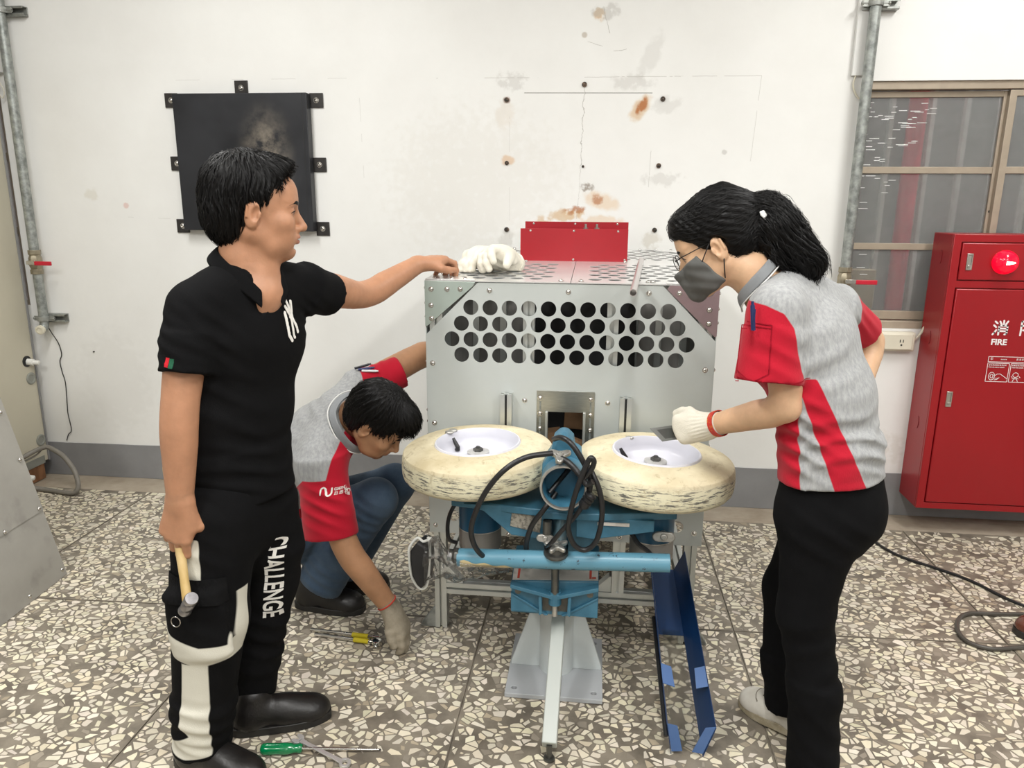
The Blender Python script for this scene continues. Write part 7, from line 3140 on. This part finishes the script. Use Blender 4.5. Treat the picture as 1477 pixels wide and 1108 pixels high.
# glasses
gs = None
bm = bmesh.new()
for sd in (-1, 1):
    tube(bm, [H3(.108 + .002 * math.cos(t), sd * .033 + .025 * math.cos(t), -.006 + .019 * math.sin(t)) for t in np.linspace(0, 2 * PI, 21)[:-1]], .0011, 6, closed=True)
tube(bm, [H3(.109, -.010, -.002), H3(.112, 0, .001), H3(.109, .010, -.002)], .0012, 6)
gs = bm_obj('glasses', bm, M['wirem'], m3, label='thin metal framed glasses')
for sd in (-1, 1):
    bm = bmesh.new()
    tube(bm, [H3(.106, sd * .059, .002), H3(.085, sd * .073, .006), H3(.0, sd * .083, .012), H3(-.025, sd * .083, -.005)], .0013, 6)
    p = bm_obj('temple_arm', bm, M['wirem'], m3)
    p.parent = gs
    bm = bmesh.new()
    vs = [bm.verts.new(H3(.108, sd * .033 + .0245 * math.cos(t), -.006 + .0185 * math.sin(t))) for t in np.linspace(0, 2 * PI, 21)[:-1]]
    bm.faces.new(vs)
    p = bm_obj('lens', bm, M['lens'], m3)
    p.parent = gs
# polo shirt
Ss3 = SDF((.24, 1.66, .78), (.86, 2.30, 1.42), .005)
R3 = unit((.63, .77, 0))
Ss3.slab((.622, 1.905, .845), (.615, 1.915, .95), (.162, .122), (.150, .112), R3, 0, flat=True)
Ss3.slab((.615, 1.915, .93), (.590, 1.93, 1.05), (.152, .112), (.148, .108), R3, .03)
Ss3.slab((.590, 1.93, 1.05), (.535, 1.955, 1.19), (.150, .112), (.165, .112), R3, .04)
Ss3.slab((.535, 1.955, 1.19), (.500, 1.965, 1.265), (.165, .108), (.150, .088), R3, .04)
Ss3.ell((.462, 1.99, 1.15), (.075, .10, .075), None, .05)
Ss3.cone(LSH, (.470, 1.95, 1.315), .058, .052, .05)
Ss3.cone(RSH, (.500, 1.985, 1.310), .058, .052, .05)
Ss3.cone((.434, 1.838, 1.282), (.428, 1.825, 1.22), .060, .068, .03)
Ss3.slab((.430, 1.830, 1.235), (.421, 1.806, 1.112), (.072, .064), (.080, .068), (1, -.3, 0), .012, flat=True)
Ss3.slab((.640, 2.095, 1.262), (.752, 2.185, 1.180), (.058, .060), (.056, .060), (0, 0, 1), .03, flat=True)
# hem drapes lower at the back
Ss3.warp(lambda X, Y, Z: (0 * X + 0 * Y + 0 * Z).astype(np.float32))
Ss3.fold((.60, 1.82, .97), (.14, .12, .08), (-.25, 0, 1), .050, .008, .3, (1.2, 0, 0))
Ss3.fold((.68, 1.86, .93), (.10, .12, .06), (.3, 0, 1), .040, .008, .9, (1.5, 0, 0))
Ss3.fold((.51, 1.80, .98), (.07, .10, .10), (.4, 0, 1), .045, .009, .9)
Ss3.fold((.55, 1.83, 1.16), (.10, .10, .12), (-.6, 0, .8), .07, .004, .9)
Ss3.fold((.43, 1.75, 1.19), (.07, .06, .08), (.4, 0, 1), .05, .004, .5)
Ss3.fold((.72, 2.1, 1.2), (.06, .10, .06), (.6, .3, 1), .03, .004, .5)
Ss3.cone((.33, 1.955, 1.43), (.415, 1.965, 1.342), .062, .054, .006, 'sub')


def red3(P):
    x, y, z = P[:, 0], P[:, 1], P[:, 2]
    # near sleeve below the shoulder seam
    a = np.minimum(poly_sd([(.28, 1.315), (.345, 1.308), (.395, 1.300), (.435, 1.283), (.460, 1.25), (.474, 1.19), (.486, 1.15), (.505, 1.11), (.505, 1.05), (.28, 1.05)], x, z), 1.885 - y)
    a = np.minimum(a, z - 1.10 + .10 * np.clip(x - .43, 0, 1))
    # side panel widening towards the hem
    cx = .518 + (1.10 - z) * .46
    hw = .026 + .016 * (1.10 - z) / .25
    b = np.minimum(hw - np.abs(x - cx), 1.93 - y)
    b = np.minimum(b, 1.125 - z)
    # front edge
    c = np.minimum(.505 + .10 * (.95 - z) - x, 1.12 - z)
    c = np.minimum(c, 2.02 - y)
    # far sleeve
    d = np.minimum((x - .70) * .75 + (y - 2.11) * .55 + .02, y - 2.0)
    return np.maximum(np.maximum(a, b), np.maximum(c, d))


sh3 = sdf_obj('polo_shirt', Ss3, M['greycloth'], m3, 2, {'red': red3})
cn3 = Frame((.412, 1.966, 1.345), (-.62, .45, -.55), (-.62, .05, .74))
cp = [cn3(x, y, z) for x, y, z in ((.062, -.026, -.030), (.044, -.046, -.012), (.008, -.056, .002), (-.036, -.048, .012), (-.053, 0, .016), (-.036, .048, .012), (.008, .056, .002), (.044, .046, -.012), (.062, .026, -.030))]
c_ = collar('collar', M['collargrey'], m3, cp, .040, .5, cn3.u, label='grey knit collar', lean=.32)
c_.parent = sh3
piping(cn3, cp, 'collar_piping', c_, m3, .0018, (.0145, -.0145))
# sleeve pocket and seams
bm = strokes_bm([(.0022, [(-.038, .052), (.030, .052)]), (.0018, [(-.038, .044), (.030, .044)]), (.0022, [(-.038, .052), (-.042, -.062), (-.006, -.082), (.030, -.060), (.030, .052)])], .002, (.372, 1.70, 1.205), (1, 0, 0), (0, 0, 1), .001)
M['redseam'] = cloth('dark red stitching', (.30, .008, .02))
p = bm_obj('sleeve_pocket', wrap(bm, Ss3, (0.1, 1, 0), .0016), M['redseam'], m3)
p.parent = sh3
bm = strokes_bm([(.0018, [(-.09, 0), (-.03, -.002), (.03, -.002), (.09, .002)])], .002, (.424, 1.70, 1.126), (1, 0, 0), (0, 0, 1), .001)
p = bm_obj('cuff_seam', wrap(bm, Ss3, (0, 1, 0), .0012), M['redseam'], m3)
p.parent = sh3
# pen in the sleeve pocket
M['penblue'] = mat('navy pen', (.012, .022, .09), .3, var=.05)
pn = thing('pen', 'navy blue clip pen in the red sleeve pocket of the woman', 'pen', (.366, 1.75, 1.25))
bm = bmesh.new()
cyl(bm, (.366, 1.757, 1.245), (.362, 1.768, 1.302), .0052, n=14)
cyl(bm, (.362, 1.768, 1.302), (.3617, 1.769, 1.311), .0034, n=12)
bm_obj('barrel', bm, M['penblue'], pn)
bm = bmesh.new()
box(bm, (.3655, 1.7525, 1.27), (.003, .0018, .05))
bm_obj('clip', bm, M['penblue'], pn)
# trousers
St3 = SDF((.42, 1.60, .02), (.82, 2.20, .93), .005)
St3.slab((.625, 1.912, .77), (.624, 1.908, .88), (.160, .120), (.150, .114), R3, 0)
St3.ell((.655, 1.90, .76), (.105, .13, .11), None, .04)
LK = [(.588, 1.845, .74), (.568, 1.815, .50), (.615, 1.760, .05)]
RK = [(.650, 1.985, .74), (.590, 2.040, .45), (.600, 2.015, .115)]
St3.slab(LK[0], LK[1], (.096, .094), (.066, .072), (1, 0, 0), .05)
St3.slab(LK[1], (.602, 1.785, .30), (.065, .070), (.061, .068), (1, 0, 0), .03)
St3.slab((.601, 1.785, .32), (.612, 1.745, .03), (.061, .068), (.066, .072), (1, 0, 0), .03, flat=True)
St3.slab(RK[0], RK[1], (.095, .092), (.072, .074), (1, 0, 0), .05)
St3.slab(RK[1], (.588, 2.025, .22), (.072, .074), (.060, .066), (1, 0, 0), .03)
St3.slab((.588, 2.025, .24), (.600, 2.0, .085), (.060, .066), (.058, .068), (1, 0, 0), .03, flat=True)
St3.fold((.59, 1.79, .42), (.09, .09, .12), (-.6, 0, 1), .075, .006, .4, (0, 0, 1))
St3.fold((.615, 1.74, .22), (.09, .09, .10), (.7, 0, 1), .08, .0045, .4)
St3.fold((.60, 1.80, .72), (.12, .12, .08), (.5, 0, 1), .06, .005, .4)
St3.fold((.615, 1.72, .10), (.09, .09, .06), (.5, 0, 1), .06, .005, .4)
St3.fold((.60, 2.0, .18), (.08, .09, .08), (.6, 0, 1), .06, .005, .4)
sdf_obj('trousers', St3, M['blacktrouser'], m3, 2)
up_, W_, Sx = shoe(m3, (.672, 1.940, .0), (-.66, .75), .255, .094, .070, M['whiteshoe'], M['shoesole'], pitch=.10, collar_h=.075, lab='worn white sneaker')
bm = bmesh.new()
for k in range(4):
    x = (.50 + .06 * k) * .255
    tube(bm, [W_(x, -.022, .080 - .010 * k), W_(x + .004, 0, .087 - .011 * k), W_(x, .022, .080 - .010 * k)], .0022, 6)
p = bm_obj('laces', bm, M['whiteshoe'], m3, kind='stuff')
p.parent = up_
sd3 = unit((-.66, .75, 0))
sl3 = np.array([-sd3[1], sd3[0], 0])
ln_ = [[(.195 - .030 * (1 - math.cos(a)), .040 * math.sin(a)) for a in np.linspace(-1.3, 1.3, 9)], [(.165, -.022), (.13, -.026), (.08, -.034)], [(.165, .022), (.13, .026), (.08, .034)]]
ln_ += [[(.160 - .014 * k, -.018), (.154 - .014 * k, .018)] for k in range(4)]
M['seam'] = mat('dirty seam', (.22, .19, .15), .8, var=.1)
bm = strokes_bm(ln_, .0026, Vector((.672, 1.940, .12)), Vector(sd3), Vector(sl3), .0008)
p = bm_obj('shoe_seams', wrap(bm, Sx, (0, 0, -1), .001, .03), M['seam'], m3, kind='stuff')
p.parent = up_
shoe(m3, (.69, 1.575, .0), (-.52, .85), .255, .094, .070, M['whiteshoe'], M['shoesole'], collar_h=.075)
# left glove, wristband
ad_ = unit(np.array(LWR) - np.array(LEL))
gw = np.array(LWR)
Sg = SDF(gw + np.array((-.19, -.08, -.12)), gw + np.array((.06, .17, .09)), .0024)
hf_ = unit((-.80, .52, -.30))
hand(Sg, gw + ad_ * .010, hf_, (.45, .86, -.1), (-.2, 0, 1), [(1.0, 1.3, .7), (1.15, 1.35, .7), (1.2, 1.35, .7), (1.25, 1.35, .7)], [(.75, .55, .25), (.95, .10, .35), (1, -.15, .25)], g=.0042, k=.012, scale=.90)
Sg.cone(gw - ad_ * .030, gw + ad_ * .03, .0335, .034, .012)


def ribs3(X, Y, Z):
    d = [X - gw[0], Y - gw[1], Z - gw[2]]
    h = sum(d[i] * ad_[i] for i in range(3))
    xx, yy, zz = frame(ad_)
    a = sum(d[i] * xx[i] for i in range(3))
    b = sum(d[i] * yy[i] for i in range(3))
    return (.0012 * np.cos(np.arctan2(b, a) * 22) * np.clip(1 - np.abs(h - .01) / .045, 0, 1)).astype(np.float32)


Sg.warp(ribs3)
gl3 = sdf_obj('work_glove', Sg, M['knit'], m3, 1, label='white knitted work glove')
M['band'] = mat('red printed wristband', (.50, .03, .02), .6, col2=(.55, .18, .03), vscale=110, lo=.55, hi=.62)
x_, y_, d_ = frame(ad_)
bm = bmesh.new()
cc_ = Vector(gw - ad_ * .036)
lathe(bm, [(.0335, -.008), (.0355, -.008), (.0355, .008), (.0335, .008)], cc_, ad_, 32, close=True)
bmesh.ops.recalc_face_normals(bm, faces=bm.faces)
p = bm_obj('glove_cuff', bm, M['band'], m3, label='red band at the wrist')
p.parent = gl3
# ================================================================== LOOSE THINGS
# hammer in the hand of the man in black
M['hickory'] = mat('worn yellow wood', (.50, .34, .12), .5, col2=(.66, .50, .26), vscale=14, lo=.35, hi=.65, aniso=(1, 1, .25))
M['hammersteel'] = mat('hammer steel', (.30, .29, .30), .3, metal=.9, var=.25, vscale=40)
hm = thing('hammer', 'ball-peen hammer with yellow wooden handle held head down at left', 'hammer', (-.95, 1.63, .54))
HA, HB = Vector((-1.046, 1.668, .886)), Vector((-.958, 1.545, .565))
bm = bmesh.new()
t_ = [0, .02, .25, .55, .8, 1.0]
tube(bm, [HA.lerp(HB, t) for t in t_], [.0125, .0155, .0150, .0125, .0105, .0120], 18)
bm_obj('handle', bm, M['hickory'], hm, bevel=.002)
hd = unit((.42, -.35, .55))
hc = HA.lerp(HB, .985)
bm = bmesh.new()
lathe(bm, [(0, -.050), (.008, -.049), (.0135, -.044), (.0165, -.036), (.0150, -.028), (.0105, -.022), (.0115, -.016), (.0155, -.011), (.0160, .012), (.0115, .018), (.0120, .024), (.0165, .030), (.0165, .042), (.0150, .045), (0, .0455)], hc, hd, 24)
bm_obj('hammer_head', bm, M['hammersteel'], hm, ang=40)

# plate held in the white glove
M['gauge'] = mat('dark grey plate', (.10, .105, .10), .4, metal=.4, var=.15, vscale=30)
M['gauge2'] = mat('plate border', (.20, .21, .20), .4, metal=.4, var=.1)
hp = thing('square_plate', 'small dark grey square plate held flat in the white glove', 'plate', (.215, 2.06, .90))
A_, B_, C__ = Vector((.166, 2.035, .9165)), Vector((.262, 2.075, .9215)), Vector((.202, 2.030, .881))
ux, uy = (B_ - A_), (C__ - A_)
bm = plate_bm([[(0, 0), (1, 0), (1, 1), (0, 1)], [(.14, .16), (.86, .16), (.86, .84), (.14, .84)]], A_, ux, uy, ux.cross(uy).normalized() * .002)
bm_obj('plate_rim', bm, M['gauge2'], hp)
bm = bmesh.new()
nn = ux.cross(uy).normalized()
prism(bm, [(.14, .16), (.86, .16), (.86, .84), (.14, .84)], A_ + nn * .0004, ux, uy, nn * .0012)
bm_obj('plate_centre', bm, M['gauge'], hp)

# pair of white gloves dropped on the guard
for k, (wp, f_, n_, s_, lab) in enumerate((
        ((-.392, 2.710, 1.330), (-.50, -.80, .05), (-.25, -.35, -.9), (.8, -.5, .1), 'crumpled white cotton glove on the guard, left one, fingers hanging to the front'),
        ((-.318, 2.650, 1.330), (-.45, -.62, .25), (.10, -.60, -.80), (.6, -.7, .1), 'crumpled white cotton glove on the guard, right one, nearest the red box'))):
    gt = thing('work_glove', lab, 'glove', (wp[0] - .05, wp[1] - .05, 1.285), 'white gloves on the guard')
    w_ = np.array(wp)
    Sg = SDF(w_ + np.array((-.17, -.19, -.06)), w_ + np.array((.10, .12, .09)), .0028)
    hand(Sg, w_, f_, n_, s_, [(.50, .75, .5), (.75, .65, .5), (.55, .85, .6), (.9, .6, .5)], [(.5, .6, .5), (.7, .3, .7), (.6, .1, .9)], g=.0062, k=.014, scale=.92, spread=.10)
    fu = unit(f_)
    Sg.cone(w_ - fu * .055, w_ + fu * .03, .036, .034, .02)
    Sg.ell(w_ + fu * .03 + np.array((0, 0, .012)), (.05, .045, .022), None, .03)
    Sg.fold(w_ + fu * .03, .07, (.6, -.5, .4), .030, .006, k * 1.3)
    Sg.fold(w_ - fu * .03, .05, (-.4, .7, .5), .024, .005, k)
    zz = zt(2.6) + .006
    Sg.cut((0, 0, zz), (0, 0, -1), .006)
    gb = sdf_obj('glove_knit', Sg, M['knit'], gt, 2)
    x_, y_, d_ = frame(fu)
    bm = bmesh.new()
    cc_ = Vector(w_ - fu * .055)
    tube(bm, [Vector((p.x, p.y, max(p.z, zz + .004))) for p in [cc_ + (x_ * math.cos(t) + y_ * math.sin(t)) * .036 for t in np.linspace(0, 2 * PI, 21)[:-1]]], .004, 8, closed=True)
    bm_obj('glove_hem', bm, M['knit'], gt)

# ---- tall beige cabinet at the left wall
M['beige'] = mat('beige enamel', (.52, .485, .385), .5, var=.03, vscale=3, bump=.04)
M['woodbase'] = mat('brown wooden plinth', (.20, .09, .04), .6, col2=(.27, .13, .06), vscale=10, aniso=(1, 4, 1))
M['plug'] = mat('grey rubber plug', (.25, .255, .225), .6, var=.08)
M['whiteplug'] = mat('white plastic plug', (.75, .74, .70), .4, var=.03)
cb = thing('steel_cabinet', 'tall beige steel cabinet against the wall at far left', 'cabinet', (-3.36, 3.3, 0))
bm = bmesh.new()
box2(bm, (-3.7, 2.85, .10), (-3.03, 3.69, 2.12))
bm_obj('cabinet_body', bm, M['beige'], cb, bevel=.004)
bm = bmesh.new()
box2(bm, (-3.029, 3.685, .10), (-3.022, 3.694, 2.12))
bm_obj('corner_trim', bm, M['base'], cb)
bm = bmesh.new()
box2(bm, (-3.032, 3.40, .092), (-3.026, 3.66, .135))
bm_obj('mounting_strip', bm, M['plug'], cb)
bm = bmesh.new()
box2(bm, (-3.68, 2.9, .002), (-3.035, 3.66, .098))
bm_obj('plinth', bm, M['woodbase'], cb, bevel=.003)
for y, z in ((3.648, .578), (3.652, .225)):
    bm = bmesh.new()
    lathe(bm, [(.033, 0), (.033, .004), (.028, .007), (.02, .006), (.018, .004), (0, .004)], (-3.03, y, z), (1, 0, 0), 24)
    bm_obj('rubber_plug', bm, M['plug'], cb)
bm = bmesh.new()
lathe(bm, [(.030, 0), (.030, .004), (.023, .006), (.021, .002), (0, .002)], (-3.03, 3.636, .675), (1, 0, 0), 24)
bm_obj('cable_hole', bm, M['black'], cb)
bm = bmesh.new()
lathe(bm, [(.018, 0), (.018, .03), (.013, .032), (.013, .06), (.008, .062), (0, .062)], (-3.028, 3.640, .672), (1, .15, -.1), 16)
bm_obj('cable_plug', bm, M['whiteplug'], cb)
bm = bmesh.new()
lathe(bm, [(.020, 0), (.020, .04), (.014, .042), (.014, .075), (.009, .08), (0, .08)], (-3.03, 3.46, .085), (1, .25, -.2), 16)
bm_obj('cable_plug', bm, M['whiteplug'], cb)
# grey hose loop on the floor
M['hose'] = mat('grey hose', (.20, .185, .16), .5, var=.12, vscale=20)
bm = bmesh.new()
tube(bm, smoothpath([(-3.02, 3.40, .165), (-2.98, 3.50, .20), (-2.925, 3.55, .222), (-2.86, 3.535, .212), (-2.79, 3.51, .185), (-2.72, 3.48, .125), (-2.685, 3.45, .055), (-2.70, 3.435, .018), (-2.76, 3.44, .013), (-2.86, 3.46, .013), (-2.95, 3.46, .022), (-3.015, 3.44, .05)], 8), .0125, 12)
tag(bm_obj('grey_hose', bm, M['hose'], loc=(-2.8, 3.45, 0)), 'thick grey hose looping out of the beige cabinet onto the floor', 'hose')
bm = bmesh.new()
tube(bm, smoothpath([(-3.02, 3.44, .155), (-2.98, 3.53, .175), (-2.95, 3.55, .205), (-2.93, 3.553, .228)], 6), .005, 8)
tag(bm_obj('thin_cord', bm, M['hose'], loc=(-2.98, 3.5, .15)), 'thin cord beside the grey hose on the beige cabinet', 'cord')

# ---- sloping steel hood at the left edge
M['sheetmetal'] = mat('scuffed sheet steel', (.33, .315, .285), .45, metal=.2, col2=(.41, .395, .36), vscale=3.5, lo=.3, hi=.7, bump=.05, rvar=.08)
nt = M['sheetmetal'].node_tree
_b = nt.nodes['Principled BSDF']
_n = nd(nt, 'ShaderNodeTexNoise')
_n.inputs['Scale'].default_value = 6
_n.inputs['Detail'].default_value = 7
_r = nd(nt, 'ShaderNodeMapRange')
_r.inputs[1].default_value, _r.inputs[2].default_value, _r.inputs[4].default_value = .58, .72, .55
_m = nd(nt, 'ShaderNodeMix', data_type='RGBA')
_t = nd(nt, 'ShaderNodeTexCoord')
nt.links.new(_t.outputs['Object'], _n.inputs['Vector'])
nt.links.new(_n.outputs[0], _r.inputs[0])
nt.links.new(_r.outputs[0], _m.inputs[0])
nt.links.new(_b.inputs['Base Color'].links[0].from_socket, _m.inputs[6])
_m.inputs[7].default_value = (.19, .18, .165, 1)
nt.links.new(_m.outputs[2], _b.inputs['Base Color'])
hd_ = thing('steel_hood', 'sloping grey sheet steel hood with screws at the left edge', 'machine hood', (-2.5, 2.0, 0))
up_ = Vector((-.2, .022, .75)).normalized()
al_ = Vector((.08, -1, 0)).normalized()
B0 = Vector((-2.159, 2.639, .002))
nn = Vector((.9652, .0765, .2501))


def sheet(z0, z1, off):
    bm = bmesh.new()
    prism(bm, [(0, z0), (1.35, z0), (1.35, z1), (0, z1)], B0 + nn * off, al_, up_, -nn * .003)
    return bm_obj('steel_sheet', bm, M['sheetmetal'], hd_)


s_a = sheet(0, .305, 0)
s_b = sheet(.288, 1.20, .003)
bm = bmesh.new()
prism(bm, [(-2.166, 0.002), (-2.47, 1.17), (-2.84, 1.17), (-2.92, 0.002)], (0, 2.634, 0), (1, 0, 0), (0, 0, 1), (0, -.003, 0))
bm_obj('end_sheet', bm, M['sheetmetal'], hd_)
bs = Bolts('hood_screw', M['steel'], hd_, nn, .008, .005)
for p, q_ in (((-2.339, 2.629, .699), s_b), ((-2.289, 2.630, .502), s_b), ((-2.240, 2.627, .293), s_b), ((-2.161, 2.622, .03), s_a), ((-2.216, 2.419, .287), s_b), ((-2.145, 2.414, .025), s_a)):
    off = .003 if q_ is s_b else 0
    base = Vector(p)
    base += nn * (off - (base - B0).dot(nn))
    bs.at(base, q_)

# ---- cables on the floor at right and the brown shoe
bm = bmesh.new()
tube(bm, smoothpath([(1.10, 3.60, .0065), (1.20, 3.54, .0065), (1.306, 3.457, .0065), (1.345, 3.32, .0065), (1.40, 3.22, .0065), (1.501, 3.132, .0065), (1.597, 3.034, .0065), (1.707, 2.852, .0065), (1.85, 2.85, .0065), (2.1, 2.9, .0065)], 8), .0062, 10)
tag(bm_obj('power_cord', bm, M['black'], loc=(1.5, 3.1, 0)), 'long black power cord running across the floor at right', 'cord')
M['cordgrey'] = mat('dark grey cord', (.07, .062, .052), .45, var=.1)
bm = bmesh.new()
tube(bm, smoothpath([(1.76, 2.770, .0085), (1.665, 2.775, .0085), (1.57, 2.765, .0085), (1.467, 2.757, .0085), (1.404, 2.705, .0085), (1.365, 2.616, .0085), (1.373, 2.548, .0085), (1.432, 2.518, .0085), (1.52, 2.535, .0085), (1.62, 2.56, .0085), (1.80, 2.62, .0085)], 8), .0082, 10)
tag(bm_obj('looped_cord', bm, M['cordgrey'], loc=(1.5, 2.65, 0)), 'dark grey cord in a loop around the brown shoe', 'cord')
M['brownleather'] = mat('brown polished leather', (.115, .032, .018), .25, var=.25, vscale=18, bump=.1, coat=.4)
bs_ = thing('leather_shoe', 'polished brown leather shoe tip at the right edge', 'shoe', (1.72, 2.65, 0))
shoe(bs_, (1.855, 2.665, 0), (-1, -.10), .285, .102, .078, M['brownleather'], M['bootsole'], collar_h=.09, name='upper')

# ---- hand tools on the floor
M['greenhandle'] = mat('translucent green handle', (.0, .17, .055), .18, var=.15, vscale=30, coat=.5)
M['wrench'] = mat('satin chrome', (0.60, 0.60, 0.59), 0.33, metal=0.6, var=0.06, vscale=30)
M['bright'] = mat('bright chrome', (.66, .65, .62), .16, metal=1.0, var=.06, vscale=30)
sd_ = thing('screwdriver', 'screwdriver with green plastic handle on the floor by the boot', 'screwdriver', (-.74, 1.75, 0))
SA, SB, SC_ = Vector((-.900, 1.727, .0175)), Vector((-.783, 1.746, .0165)), Vector((-.570, 1.778, .0065))
x_, y_, d_ = frame(SB - SA)
L_ = (SB - SA).length
bm = bmesh.new()
rings = []
n_ = 36
for t, r_ in ((0, .004), (.02, .011), (.07, .0155), (.16, .0168), (.30, .0160), (.42, .0158), (.60, .0168), (.72, .0150), (.80, .0118), (.88, .0122), (.96, .0135), (1, .010)):
    fl = .07 if .1 < t < .65 else .0
    rings.append([bm.verts.new(SA + d_ * (L_ * t) + (x_ * math.cos(2 * PI * k / n_) + y_ * math.sin(2 * PI * k / n_)) * r_ * (1 - fl * (.5 + .5 * math.cos(6 * 2 * PI * k / n_)))) for k in range(n_)])
for a, b in zip(rings[:-1], rings[1:]):
    for k in range(n_):
        bm.faces.new((a[k], a[(k + 1) % n_], b[(k + 1) % n_], b[k]))
bm.faces.new(rings[0][::-1])
bm.faces.new(rings[-1])
bm_obj('handle', bm, M['greenhandle'], sd_, ang=50)
bm = bmesh.new()
tube(bm, [SB - d_ * .005, SB.lerp(SC_, .9), SC_], [.0042, .0042, .0030], 14)
sh_ = bm_obj('shaft', bm, M['bright'], sd_)
bm = bmesh.new()
cyl(bm, SB.lerp(SC_, .985), SC_ + (SC_ - SB).normalized() * .006, .0031, .0022, 12)
p = bm_obj('black_tip', bm, M['black'], sd_)
p.parent = sh_
# combination wrench lying over the screwdriver
wr_ = thing('wrench', 'chrome combination wrench lying across the screwdriver shaft', 'wrench', (-.73, 1.74, 0))
WA, WB = Vector((-.808, 1.775, .0215)), Vector((-.648, 1.713, .008))
ux = (WB - WA).normalized()
nz = Vector((0, 0, 1)) - ux * ux.z
nz.normalize()
uy = nz.cross(ux)
L_ = (WB - WA).length
jaw = [(.010, -.0055)]
for a in np.linspace(-.6, -2.35, 8):
    jaw.append((.0 + .018 * math.cos(a), .018 * math.sin(a)))
jaw += [(-.0085, -.0065), (.000, -.0052), (.0035, .0), (.000, .0052), (-.0085, .0065)]
for a in np.linspace(2.35, .6, 8):
    jaw.append((.0 + .018 * math.cos(a), .018 * math.sin(a)))
jaw.append((.010, .0055))
bm = plate_bm([jaw], WA - nz * .003, ux, uy, nz * .006)
bm_obj('open_end', bm, M['wrench'], wr_, bevel=.0008)
bm = plate_bm([circle2(L_, 0, .0165, 28), [(L_ + .0088 * (1 + .06 * math.cos(12 * a)) * math.cos(a), .0088 * (1 + .06 * math.cos(12 * a)) * math.sin(a)) for a in np.linspace(0, 2 * PI, 49)[:-1]]], WA - nz * .0045, ux, uy, nz * .009)
bm_obj('ring_end', bm, M['wrench'], wr_, bevel=.0008)
bm = bmesh.new()
prism(bm, [(.012, -.0085), (.035, -.0062), (L_ - .035, -.0062), (L_ - .013, -.008), (L_ - .013, .008), (L_ - .035, .0062), (.035, .0062), (.012, .0085)], WA - nz * .0022, ux, uy, nz * .0044)
bm_obj('shank', bm, M['wrench'], wr_, bevel=.001)
# two ratchet handles by the squatting man
M['yellow'] = mat('yellow grip band', (.52, .42, .015), .45, var=.08)
for k, (RA_, RB_, lab, bits) in enumerate((((-.990, 2.345, .010), (-.745, 2.322, .010), 'slim chrome extension bar, further of the two bars with yellow bands', 0),
                                           ((-.962, 2.314, .012), (-.735, 2.288, .012), 'chrome ratchet wrench, nearer of the two bars with yellow bands', 1))):
    rt = thing('ratchet_wrench', lab, 'wrench', ((RA_[0] + RB_[0]) / 2, (RA_[1] + RB_[1]) / 2, 0))
    a, b = Vector(RA_), Vector(RB_)
    d_ = (b - a).normalized()
    bm = bmesh.new()
    tube(bm, [a, a.lerp(b, .03), a.lerp(b, .5), a.lerp(b, .97), b], [.0045, .0058, .0064, .0068, .0060], 14)
    bm_obj('bar', bm, M['bright'], rt)
    bm = bmesh.new()
    tube(bm, [a.lerp(b, .66), a.lerp(b, .67), a.lerp(b, .90), a.lerp(b, .91)], [.0068, .0088, .0088, .0068], 16)
    bm_obj('grip_band', bm, M['yellow'], rt, label='yellow band')
    if bits:
        bm = bmesh.new()
        lathe(bm, [(0, -.010), (.012, -.010), (.017, -.006), (.017, .010), (.012, .013), (0, .013)], b + d_ * .012, (0, 0, 1), 24)
        cyl(bm, b + d_ * .012 + Vector((0, -.004, -.002)), b + d_ * .012 + Vector((.0, -.030, -.002)), .0095, n=16)
        bm_obj('ratchet_head', bm, M['bright'], rt, bevel=.001)
    else:
        bm = bmesh.new()
        cyl(bm, b - d_ * .004, b + d_ * .022, .0088, n=18)
        bm_obj('square_end', bm, M['bright'], rt, bevel=.001)
